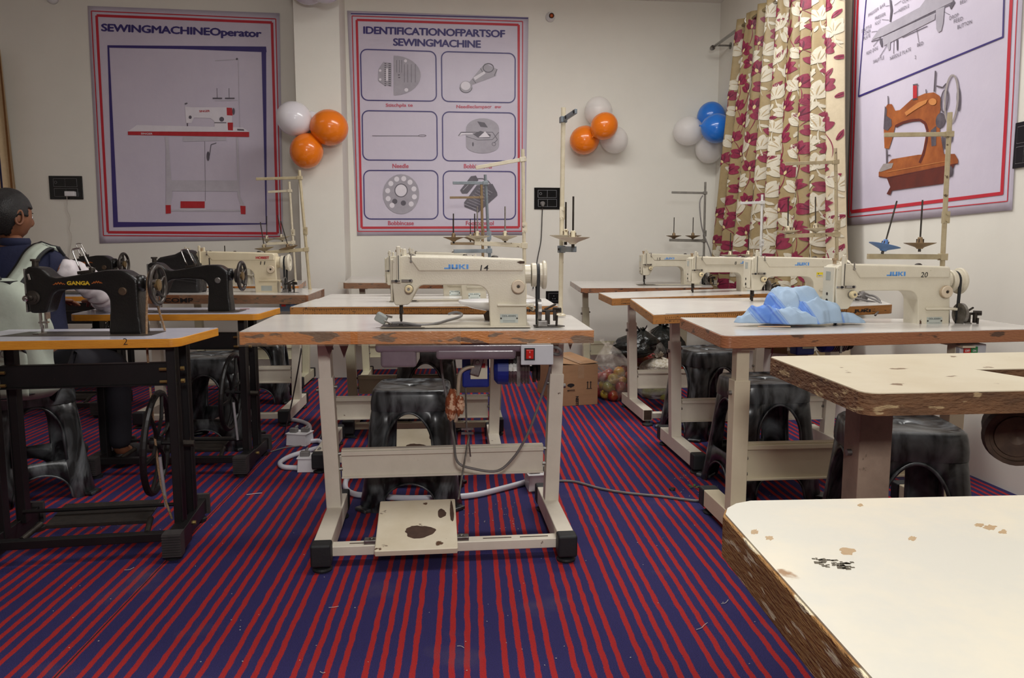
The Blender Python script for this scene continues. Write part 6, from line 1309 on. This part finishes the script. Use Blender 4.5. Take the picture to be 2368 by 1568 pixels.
# ------------------------------------------------------------------ things on the machine 14 table
pg = thing('power_plug', 'grey three-pin power plug and cord lying under the needle of machine 14', 'plug', at_y(886, 750, 2.70))
MB().box((-.006, 0, .022), (.042, .026, .034), RY(.5)).build('plug_body', mat('grey_plug', (150, 154, 150), .4, col2=(138, 142, 138), nscale=12), pg, bevel=.007)
MB().cyl((.012, -.004, .030), (.034, -.008, .026), .0042, n=10).cyl((-.002, -.008, .016), (.02, -.014, .008), .0035, n=10).cyl((.010, -.012, .012), (.033, -.018, .003), .0035, n=10).build('pin', CHROME, pg)
q0 = pg.location; MB().tube([at_y(*p)-q0 for p in ((898, 748, 2.72), (930, 747, 2.73), (975, 752, 2.73), (1010, 748, 2.76), (1035, 741, 2.80), (1060, 734, 2.86), (1068, 727, 2.95), (1055, 722, 3.0), (1038, 726, 3.05))], .0052, 8, smoothn=5).build('cord', GCABLE, pg, smooth=True)
pc_ = at_y(1150, 712, 2.96); pz = thing('white_dish', 'oval white dish on a brown base, standing behind the column of machine 14', 'dish', (pc_.x, 3.0, .803))
MB().lathe([(0, 0), (.05, 0), (.055, .02), (.04, .035), (0, .035)], n=28).build('brown_base', UNDER, pz)
MB().lathe([(0, .036), (.05, .036), (.10, .046), (.145, .062), (.155, .072), (.15, .078), (.10, .070), (0, .064)], n=44, sy=.62).build('dish', mat('glossy_white', (236, 234, 232), .15, col2=(228, 226, 224), nscale=4), pz, smooth=True)
gc = thing('power_plug', 'grey plug with looped cord on the second right-hand table, seen through machine 20', 'plug', at_y(1998, 684, 3.95)); MB().box((0, 0, .0), (.04, .03, .035), RY(.4)).build('plug_body', GCABLE, gc, bevel=.006); MB().cyl((-.02, -.01, .004), (-.04, -.014, .0), .004).cyl((-.016, -.01, -.01), (-.036, -.014, -.016), .004).build('pin', CHROME, gc)
sp_ = R1[1] @ at_y(2237, 812, 2.86); sbx = MB().box(sp_, (.105, .06, .06)).build('switch_box', GREYP, R1[0], bevel=.003)
MB().box(sp_+Vector((-.025, -.032, .006)), (.026, .004, .03)).build('red_button', REDP, sbx); MB().box(sp_+Vector((.003, -.032, .006)), (.026, .004, .03)).build('green_button', mat('green_plastic', (40, 130, 70), .4, col2=(34, 116, 60), nscale=10), sbx)
mb = MB(); front_text(mb, 'OFF', sp_.x-.034, sp_.x-.016, sp_.z+.002, sp_.z+.010, sp_.y-.0345, .03); front_text(mb, 'ON', sp_.x-.004, sp_.x+.010, sp_.z+.002, sp_.z+.010, sp_.y-.0345, .03); mb.build('button_lettering', WHITEP, sbx)
q0 = gc.location; MB().tube([at_y(*p)-q0 for p in ((2006, 682, 3.95), (2022, 685, 3.93), (2034, 695, 3.9), (2028, 700, 3.9), (1990, 692, 3.92), (1968, 684, 3.95), (1985, 678, 3.97), (2015, 690, 3.9), (2036, 700, 3.82), (2034, 715, 3.76), (2024, 729, 3.70))], .0055, 8, smoothn=5).build('cord', GCABLE, gc, smooth=True)

# ------------------------------------------------------------------ floor: conduit, junction boxes, cables, litter
def jbox(label, px, py, rz, s=1.0):
    p = at_z(px, py, 0); t = thing('junction_box', label, 'junction box', p, rz, 'white junction boxes'); MB().box((0, 0, .034*s), (.125*s, .105*s, .066*s), None, .94).build('box', WHITEP, t, bevel=.003)
    MB().box((0, 0, .070*s), (.128*s, .108*s, .006*s)).build('lid', WHITEP, t, bevel=.002)
    pl_ = MB(); 
    for i, x in enumerate((-.03, .03)): pl_.box((x*s, .012*s*(i*2-1), .084*s), (.045*s, .034*s, .026*s)).cyl((x*s, 0, .095*s), (x*s+.01, .02, .105*s), .006)
    pl_.build('inserted_plug', GCABLE, t, bevel=.005); return t
J1 = jbox('white junction box with a plug, on the floor left of the machine 14 table leg', 722, 1086, P_(4)); J2 = jbox('white junction box farther back, with two grey plugs in it', 694, 1027, P_(-12), .95); J3 = jbox('white junction box behind the right-hand leg of the machine 14 table', 1250, 1128, P_(10), 1.05)
pipeC = [(645, 960), (662, 968), (690, 973), (713, 982), (716, 996), (700, 1008), (712, 1020), (738, 1020), (745, 1032), (720, 1040), (672, 1055), (648, 1070), (656, 1080), (688, 1082)]
tag(MB().tube([at_z(x, y, .014) for x, y in pipeC], .0125, 10, smoothn=5).build('conduit', PIPE, None, smooth=True), 'winding white flexible conduit on the carpet left of the machine 14 table', 'conduit')
tag(MB().tube([at_z(x, y, .014) for x, y in ((812, 1096), (800, 1112), (800, 1130), (818, 1142), (850, 1146), (950, 1152), (1080, 1147), (1160, 1130), (1226, 1112))], .0125, 10, smoothn=5).build('conduit', PIPE, None, smooth=True), 'white flexible conduit curving behind the stool under the machine 14 table', 'conduit')
def floor_cable(label, L, r=.0045, m=GCABLE): return tag(MB().tube([at_z(x, y, r+.0015+(h if (h := (e[0] if e else 0)) else 0)) for x, y, *e in L], r, 8, smoothn=5).build('cable', m, None, smooth=True), label, 'cable')
floor_cable('grey cable crossing the striped carpet from the junction box to the right-hand table', [(1290, 1112), (1330, 1114), (1390, 1130), (1450, 1140), (1530, 1148), (1600, 1157), (1660, 1161)], .0055)
floor_cable('thin grey cable looping on the floor left of the white conduit', [(745, 1000), (735, 1018), (700, 1030), (660, 1035), (625, 1045)], .0035)
tag(MB().tube([at_y(697, 805, 3.55), at_y(690, 850, 3.55), at_y(675, 930, 3.6), at_y(663, 980, 3.7), at_z(655, 1005, .006), at_z(630, 1020, .006), at_z(612, 1025, .006)], .0035, 8, smoothn=5).build('cable', DCABLE, None, smooth=True), 'dark cable hanging from the table behind and reaching the carpet on the left', 'cable')
floor_cable('dark curled cable behind the left leg of the machine 14 table', [(760, 1020), (790, 1012), (800, 1000), (782, 994), (768, 1000), (790, 1008), (826, 1012)], .004, DCABLE)
random.seed(4); mb = MB()
for i in range(150):
    x, y = random.choice([(random.uniform(650, 1300), random.uniform(1180, 1560)), (random.uniform(1000, 1200), random.uniform(1150, 1230)), (random.uniform(1560, 1640), random.uniform(1080, 1150)), (random.uniform(100, 600), random.uniform(1200, 1540)), (random.uniform(1200, 1800), random.uniform(1000, 1560))])
    p = at_z(x, y, .0016); mb.box((p.x, p.y, .002), (random.uniform(.0015, .004), random.uniform(.0015, .003), .001), RZ(random.uniform(0, 3)))
LINT = mat('pale_lint', (196, 186, 180), .9, col2=(176, 166, 160), nscale=20); tag(mb.build('lint', LINT, None), 'scattered pale lint specks on the carpet', 'litter', kind='stuff')
def thread(label, pts, m=LINT, r=.0009): return tag(MB().tube([at_z(x, y, .003) for x, y in pts], r, 5, smoothn=4).build('thread_scrap', m, None), label, 'thread', 'thread scraps on the carpet')
thread('short white thread on the carpet left of the junction boxes', [(570, 1144), (585, 1142), (606, 1140)], WHITEP, .0016)
thread('curved straw-like scrap on the stripes at the bottom', [(740, 1553), (746, 1556), (752, 1555)]); thread('pale thread in front of the left table foot', [(760, 1405), (772, 1404), (783, 1402)]); thread('small pale scrap below the black treadle stand', [(288, 1318), (300, 1317), (310, 1312)]); thread('bent thread right of the footplate', [(1057, 1494), (1066, 1494), (1073, 1498)])
thread('looped thread on the carpet at lower right', [(1610, 1456), (1622, 1452), (1628, 1446), (1636, 1440)]); thread('white thread loop near the right-hand table', [(1668, 1396), (1678, 1394), (1684, 1387)])
p = at_z(1605, 1128, 0); lf = thing('leaf_scrap', 'small green leaf scrap on the carpet near the right-hand table leg', 'leaf', p); bm = bmesh.new()
for k in range(5):
    a = k*1.25; vs = [bm.verts.new((.02*q*math.cos(a+dq), .02*q*math.sin(a+dq), .004+.003*q)) for q, dq in ((0.2, 0), (1, -.3), (1.7, 0), (1, .3))]; bm.faces.new(vs)
o = finish(bm, 'leaf', mat('leaf_green', (74, 120, 60), .6, col2=(60, 100, 48), nscale=30), lf); md = o.modifiers.new('s', 'SOLIDIFY'); md.thickness = .001
p = at_z(1555, 1133, 0); t = thing('fluff_ball', 'dark fluff clump on the carpet left of the leaf scrap', 'litter', p); bm = bmesh.new(); bmesh.ops.create_icosphere(bm, subdivisions=2, radius=.014)
for v in bm.verts: v.co *= 1+.5*mnoise.noise(v.co*90); v.co.z = abs(v.co.z)*.7+.002
finish(bm, 'fluff', RUBBER, t)

# ------------------------------------------------------------------ black bag and covered machine on the left
def soft(name, label, cat, loc, prof, y0, y1, m, bev=.02):
    t = thing(name, label, cat, loc); o = MB().prism(prof, y0, y1).build('leather_body', m, t, bevel=bev); return t, o
LE = mat('black_leather', (22, 21, 22), .38, col2=(34, 32, 33), nscale=8, bump=.5, bscale=30)
hb = at_y(372, 679, 4.72)
t, o = soft('handbag', 'black leather bag lying between the second black machine and the red-lettered machine', 'bag', hb, [(-.02, 0), (-.03, .20), (.0, .222), (.09, .24), (.155, .272), (.20, .245), (.235, .18), (.235, 0)], .0, .14, LE)
MB().tube([(.01, -.004, .10), (.1, -.006, .085), (.22, -.004, .07)], .004, 6).tube([(.05, -.004, .0), (.06, -.006, .12)], .003, 6).build('seam', LE, t)

# ------------------------------------------------------------------ the seated person
def skin(V, E, sub=2):
    me = bpy.data.meshes.new('s'); me.from_pydata([v[0] for v in V], E, []); o = bpy.data.objects.new('s', me); COL.objects.link(o)
    m = o.modifiers.new('s', 'SKIN'); m.use_smooth_shade = True; sv = me.skin_vertices[0].data
    for i, v in enumerate(V): sv[i].radius = (v[1], v[2] if len(v) > 2 else v[1]); sv[i].use_root = (i == 0)
    s = o.modifiers.new('u', 'SUBSURF'); s.levels = sub; s.render_levels = sub; bpy.context.view_layer.update()
    r = bpy.data.meshes.new_from_object(o.evaluated_get(bpy.context.evaluated_depsgraph_get())); bpy.data.objects.remove(o); return r
SKN = mat('brown_skin', (122, 78, 54), .5, col2=(110, 68, 46), nscale=12)
hip = Vector((-2.02, 3.34, .56)); pe = thing('person', 'seated person seen from behind, dark hair in a bun, navy vest, white sleeves', 'person', (hip.x-.062, hip.y, 0))
O = Vector((hip.x, hip.y, 0)); v = lambda x, y, z: Vector((x, y, z))-O
chest = v(-2.07, 3.38, .86); up = v(-2.10, 3.40, .99); nk = v(-2.125, 3.40, 1.075); hdb = v(-2.13, 3.40, 1.15)
sR = v(-1.955, 3.40, 1.015); sL = v(-2.255, 3.38, 1.01); eR = v(-1.865, 3.60, .845); wR = v(-2.02, 3.84, .825); eL = v(-2.40, 3.56, .86); wL = v(-2.24, 3.82, .83)
hR = v(-1.93, 3.37, .555); hL = v(-2.11, 3.37, .555); kR = v(-1.88, 3.72, .53); kL = v(-2.16, 3.72, .53); aR = v(-1.87, 3.70, .09); aL = v(-2.17, 3.72, .09); tR = v(-1.87, 3.84, .05); tL = v(-2.17, 3.86, .05)
BV = [(hip-O if False else v(-2.02, 3.34, .57), .13, .10), (chest, .12, .085), (up, .10, .07), (nk, .048), (hdb, .045), (sR, .036), (eR, .03), (wR, .024), (sL, .036), (eL, .03), (wL, .026), (hR, .08), (kR, .058), (aR, .036), (tR, .03), (hL, .08), (kL, .058), (aL, .036), (tL, .03)]
BE = [(0, 1), (1, 2), (2, 3), (3, 4), (2, 5), (5, 6), (6, 7), (2, 8), (8, 9), (9, 10), (0, 11), (11, 12), (12, 13), (13, 14), (0, 15), (15, 16), (16, 17), (17, 18)]
body = MB(); body.mesh(skin(BV, BE), Matrix.Identity(4))
for wv, d in ((wR, Vector((-.5, .8, -.12)).normalized()), (wL, Vector((.4, .85, -.12)).normalized())):      # hands
    s_ = Vector((d.y, -d.x, 0)).normalized()*(1 if wv is wR else -1); pm = wv+d*.055
    HV = [(wv, .024, .018), (pm, .034, .014)]; HE = [(0, 1)]
    for i, (o_, L) in enumerate(((-.026, .055), (-.009, .068), (.009, .064), (.026, .050))):
        b_ = len(HV); HV += [(pm+s_*o_+d*.03, .009), (pm+s_*o_*1.15+d*(.03+L*.5)+Vector((0, 0, -.008)), .0082), (pm+s_*o_*1.2+d*(.03+L)+Vector((0, 0, -.024)), .0075)]; HE += [(1, b_), (b_, b_+1), (b_+1, b_+2)]
    b_ = len(HV); HV += [(wv+d*.03-s_*.034, .011), (wv+d*.062-s_*.052, .0095), (wv+d*.088-s_*.055, .0085)]; HE += [(0, b_), (b_, b_+1), (b_+1, b_+2)]
    body.mesh(skin(HV, HE, 1), Matrix.Identity(4))
# head: local x right, y forward, z up ; turned to the right
HF = T(v(-2.145, 3.405, 1.222)) @ RZ(P_(-24)) @ RX(P_(-10))
bm = bmesh.new(); bmesh.ops.create_icosphere(bm, subdivisions=5, radius=1)
def g(p, c, r): return math.exp(-((p-Vector(c)).length/r)**2)
for q in bm.verts:
    p = q.co.copy(); x, y, z = p; P_h = Vector((x*.076, y*.094, z*.112))
    if z < 0: P_h.x *= 1-.30*(-z)**1.5; P_h.y = P_h.y*(1-.16*(-z)) + .010*(-z)
    if z < -.1 and y < 0: P_h.y *= 1-.25*(-z)
    n_ = Vector((0, 1, 0)); P_h += n_*(.022*g(p, (0, 1.0, -.16), .16)+.012*g(p, (0, 1.0, .02), .13)-.008*g(p, (.34, .92, .1), .18)-.008*g(p, (-.34, .92, .1), .18)+.006*g(p, (0, .98, .32), .4)+.010*g(p, (0, .88, -.48), .12)+.009*g(p, (0, .86, -.60), .10)+.010*g(p, (0, .70, -.86), .22)-.004*g(p, (0, .86, -.54), .05))
    P_h += Vector((0, .004, 0))*g(p, (.4, .8, -.25), .3); q.co = P_h
hm = bpy.data.meshes.new('h'); bm.to_mesh(hm); bm.free(); body.mesh(hm, HF)
for sx_ in (1, -1):                                   # ears
    ev = []; n = 22
    body.tube([HF @ Vector((sx_*(.075+.006*math.sin(a*.5)), -.002-.014*math.cos(a)*(1-.2*math.sin(a)), -.008+.030*math.sin(a))) for a in [2*PI*i/n for i in range(n)]], .0052, 8, closed=True)
    bm = bmesh.new(); bmesh.ops.create_icosphere(bm, subdivisions=2, radius=1)
    for q in bm.verts: q.co = Vector((q.co.x*.006, q.co.y*.013, q.co.z*.026))
    em = bpy.data.meshes.new('e'); bm.to_mesh(em); bm.free(); body.mesh(em, HF @ T((sx_*.073, -.002, -.008)))
bo_ = body.build('body', SKN, pe, smooth=True)
mb = MB()
for sx_ in (1, -1): mb.lathe([(0, -.010), (.007, -.007), (.010, 0), (.007, .007), (0, .010)], HF @ Vector((sx_*.027, .079, .010)), HF.to_3x3() @ Vector((0, 1, 0)), n=14)
mb.build('eye', WHITEP, pe, smooth=True); mb = MB()
for sx_ in (1, -1): mb.lathe([(0, 0), (.004, 0), (.0042, .003), (0, .0035)], HF @ Vector((sx_*.027, .0865, .010)), HF.to_3x3() @ Vector((0, 1, 0)), n=12)
mb.tube([HF @ Vector((x, .089-abs(x)*.25, .030-abs(abs(x)-.03)*.2)) for x in (-.045, -.03, -.015)], .0022, 5).tube([HF @ Vector((x, .089-abs(x)*.25, .030-abs(abs(x)-.03)*.2)) for x in (.015, .03, .045)], .0022, 5); mb.build('pupils_and_brows', INK, pe)
HAIR = mat('black_hair', (12, 9, 9), .42, col2=(22, 17, 16), nscale=30, stretch=(1, 6, 1), bump=.5, bscale=120)
bm = bmesh.new(); bmesh.ops.create_icosphere(bm, subdivisions=5, radius=1); dele = []
for q in bm.verts:
    x, y, z = q.co; k = 1.075+.012*mnoise.noise(q.co*4)
    if (y > .42 and z < .40-.1*abs(x)) or (z < -.80) or (y > .80 and z < .62) or (abs(x) > .45 and z < -.05 and y > -.12) or (y > .12 and z < .1 and abs(x) < .95 and z < -.0): dele.append(q)
    q.co = Vector((x*.076*k, y*.094*k-.001, z*.112*k+.003)); 
    if z < 0: q.co.x *= 1-.24*(-z)**1.5; q.co.y *= 1-.10*(-z)
bmesh.ops.delete(bm, geom=dele, context='VERTS'); bmesh.ops.transform(bm, matrix=HF, verts=bm.verts); hr = finish(bm, 'hair', HAIR, pe, smooth=True); md = hr.modifiers.new('s', 'SOLIDIFY'); md.thickness = .008; md.offset = -1
bm = bmesh.new(); bmesh.ops.create_icosphere(bm, subdivisions=4, radius=1)
for q in bm.verts: k = 1+.05*math.sin(q.co.z*14+math.atan2(q.co.y, q.co.x)*3); q.co = HF @ (Vector((q.co.x*.042*k, q.co.y*.034*k, q.co.z*.046*k))+Vector((-.018, -.108, -.016)))
finish(bm, 'hair_bun', HAIR, hr, smooth=True)
MB().tube([HF @ (Vector((.028*math.cos(a), -.088, -.012+.028*math.sin(a)))) for a in [2*PI*i/20 for i in range(20)]], .005, 8, closed=True).build('hair_tie', INK, hr, smooth=True)
NAVY = mat('navy_cloth_vest', (28, 32, 62), .85, col2=(22, 26, 52), nscale=10, bump=.3, bscale=30); SLV = mat('white_sleeve_cloth', (214, 206, 208), .8, col2=(204, 196, 200), nscale=6); TRS = mat('dark_trousers', (28, 26, 34), .85, col2=(22, 20, 28), nscale=10)
VV = [(v(-2.02, 3.34, .55), .155, .125), (v(-2.04, 3.36, .72), .145, .11), (chest, .15, .108), (up, .12, .088), (v(-2.12, 3.40, 1.09), .066, .060), (v(-1.975, 3.40, 1.025), .066, .062), (v(-1.935, 3.42, 1.0), .058, .056), (v(-2.245, 3.39, 1.02), .066, .062), (v(-2.275, 3.41, .995), .058, .056)]
me = skin(VV, [(0, 1), (1, 2), (2, 3), (3, 4), (3, 5), (5, 6), (3, 7), (7, 8)]); vb = MB(); vb.mesh(me, Matrix.Identity(4)); vb.build('vest', NAVY, pe, smooth=True)
cb_ = MB(); cb_.lathe([(.052, 0), (.058, .004), (.060, .02), (.055, .034), (.050, .03), (.050, .004)], v(-2.12, 3.40, 1.092), (0, 0, 1)); cb_.build('collar', NAVY, pe, smooth=True)
def sleeve(pts, nm):
    me = skin(pts, [(i, i+1) for i in range(len(pts)-1)], 3)
    ax = [p[0] for p in pts]
    for q in me.vertices:
        best = min(((q.co-a.lerp(b, t)).length, i+t, a.lerp(b, t)) for i, (a, b) in enumerate(zip(ax, ax[1:])) for t in (0, .25, .5, .75, 1)); s = best[1]; dv = (q.co-best[2]); q.co += dv*(.13*math.sin(s*15+math.atan2(dv.z, dv.y)*1.6)+.06*math.sin(s*31+dv.x*60))
    b = MB(); b.mesh(me, Matrix.Identity(4)); b.build(nm, SLV, pe, smooth=True)
sleeve([(v(-1.955, 3.405, 1.015), .064), (v(-1.885, 3.48, .95), .062), (v(-1.84, 3.56, .88), .066), (v(-1.835, 3.61, .845), .060), (v(-1.90, 3.70, .835), .055), (v(-2.0, 3.81, .828), .042)], 'sleeve')
sleeve([(v(-2.255, 3.40, 1.01), .064), (v(-2.36, 3.48, .94), .062), (v(-2.41, 3.56, .87), .062), (v(-2.36, 3.68, .84), .052), (v(-2.26, 3.79, .832), .042)], 'sleeve')
TV = [(v(-2.02, 3.34, .59), .15, .12), (hR, .095), (kR, .074), (aR, .055), (hL, .095), (kL, .074), (aL, .055)]
me = skin(TV, [(0, 1), (1, 2), (2, 3), (0, 4), (4, 5), (5, 6)]); b = MB(); b.mesh(me, Matrix.Identity(4)); b.build('trousers', TRS, pe, smooth=True)
for tt__ in (tR, tL):
    bm = bmesh.new(); bmesh.ops.create_icosphere(bm, subdivisions=3, radius=1)
    for q in bm.verts: q.co = tt__+Vector((q.co.x*.045, q.co.y*.12-.05, max(q.co.z, -.6)*.05-.0))
    finish(bm, 'shoe', INK, pe, smooth=True)
# backpack
BP = mat('pale_grey_green_canvas', (176, 184, 172), .8, col2=(166, 174, 160), nscale=6, bump=.35, bscale=14); BPK = mat('black_webbing', (26, 26, 28), .7, col2=(36, 36, 38), nscale=20)
bp = thing('backpack', 'pale grey-green backpack with black piping worn on the seated person’s back'.replace('’', "'"), 'backpack', (-2.112, 3.13, .47))
bm = bmesh.new(); N = 60; K = 34; R = []
for j in range(K+1):
    tq = j/K; z = .49*tq; 
    hw = .218*(1-.10*tq) if tq < .55 else .218*.945*math.sqrt(max(0, 1-((tq-.55)/.47)**2.4)); dp = .105*(1-.35*tq) if tq < .8 else .105*.72*math.sqrt(max(.02, 1-((tq-.8)/.21)**2))
    if tq < .06: hw *= .86+.14*tq/.06; dp *= .8+.2*tq/.06
    ring = []
    for i in range(N):
        a = 2*PI*i/N; n = 3.2; c, q = math.cos(a), math.sin(a); f = (abs(c)**n+abs(q)**n)**(-1/n); w_ = 1+.05*mnoise.noise(Vector((c*2, q*2, z*9)))+.025*math.sin(z*26+a*3)
        ring.append(bm.verts.new((hw*c*f*w_, dp*q*f*w_, z)))
    R.append(ring)
for A, B in zip(R, R[1:]):
    for i in range(N): bm.faces.new((A[i], A[(i+1) % N], B[(i+1) % N], B[i]))
bm.faces.new(R[0][::-1]); bm.faces.new(R[-1]); finish(bm, 'main_compartment', BP, bp, smooth=True)
# front pocket, piping, straps, rings
bm = bmesh.new(); R = []
for j in range(15):
    tq = j/14; z = .02+.25*tq; hw = .175*(1-.06*tq) if tq < .6 else .175*.96*math.sqrt(max(.01, 1-((tq-.6)/.41)**2)); dp = .035*math.sin(PI*min(1, .25+tq*.8))**.6 if tq < .95 else .012
    R.append([bm.verts.new((hw*math.cos(PI+PI*i/24), -.098+.03*tq+max(dp, .006)*math.sin(PI+PI*i/24), z)) for i in range(25)])
for A, B in zip(R, R[1:]):
    for i in range(24): bm.faces.new((A[i], A[i+1], B[i+1], B[i]))
o = finish(bm, 'front_pocket', BP, bp, smooth=True); md = o.modifiers.new('s', 'SOLIDIFY'); md.thickness = .004
MB().tube([(-.19, -.03, .13), (-.165, -.085, .20), (-.12, -.108, .262), (-.04, -.112, .288), (.04, -.108, .280), (.10, -.104, .270), (.15, -.085, .215), (.18, -.04, .13)], .006, 8, smoothn=5).tube([(-.19, -.05, .03), (-.1, -.135, .02), (.02, -.142, .018), (.12, -.132, .02), (.19, -.05, .03)], .004, 8, smoothn=5).build('piping', BPK, bp, smooth=True)
MB().box((.098, -.108, .225), (.024, .004, .04)).box((.045, -.142, .018), (.014, .004, .03)).build('webbing_tab', BPK, bp)
MB().tube([(.098+.015*math.cos(a), -.113, .195+.013*math.sin(a)) for a in [2*PI*i/18 for i in range(18)]], .002, 6, closed=True).tube([(.045+.016*math.cos(a), -.146, -.012+.014*math.sin(a)) for a in [2*PI*i/18 for i in range(18)]], .0014, 6, closed=True).build('ring', STEEL, bp)
MB().box((-.07, -.128, .155), (.05, .004, .010)).box((-.01, -.1295, .155), (.05, .004, .010)).box((-.035, -.1285, .165), (.012, .004, .02)).build('pocket_emblem', mat('grey_emblem', (134, 142, 146), .6, col2=(126, 134, 138), nscale=20), bp)
q0 = Vector((-2.06, 3.13, .47))
def strap(pts, w0, m, nm, off=0):
    P = catmull([Vector(p)-q0 for p in pts], 6); bm = bmesh.new(); rows = []
    for i, p in enumerate(P):
        d = (P[min(i+1, len(P)-1)]-P[max(i-1, 0)]).normalized(); s = d.cross(Vector((0, -1, .5)).normalized()).normalized(); rows.append([bm.verts.new(p+s*w0*k+Vector((0, -.004*(1-abs(k)*2)-off, 0))) for k in (-.5, -.17, .17, .5)])
    for r0_, r1_ in zip(rows, rows[1:]):
        for k in range(3): bm.faces.new((r0_[k], r0_[k+1], r1_[k+1], r1_[k]))
    o = finish(bm, nm, m, bp, smooth=True); md = o.modifiers.new('s', 'SOLIDIFY'); md.thickness = .008; return o
for off, ww, mm, nm in ((0, .085, BPK, 'strap_backing'), (.007, .058, BP, 'shoulder_strap')):
    strap([(-2.035, 3.20, .93), (-2.02, 3.27, 1.0), (-2.0, 3.315, 1.065), (-1.985, 3.38, 1.095), (-1.985, 3.45, 1.05)], ww, mm, nm, off)
    strap([(-2.115, 3.20, .93), (-2.17, 3.25, 1.0), (-2.205, 3.30, 1.055), (-2.23, 3.37, 1.085), (-2.23, 3.44, 1.04)], ww, mm, nm, off)
MB().tube([(.02, -.01, .47), (.035, -.03, .50), (.05, -.02, .47)], .01, 8, smoothn=4).box((.045, -.015, .465), (.10, .05, .03)).build('carry_loop', BPK, bp, bevel=.006)
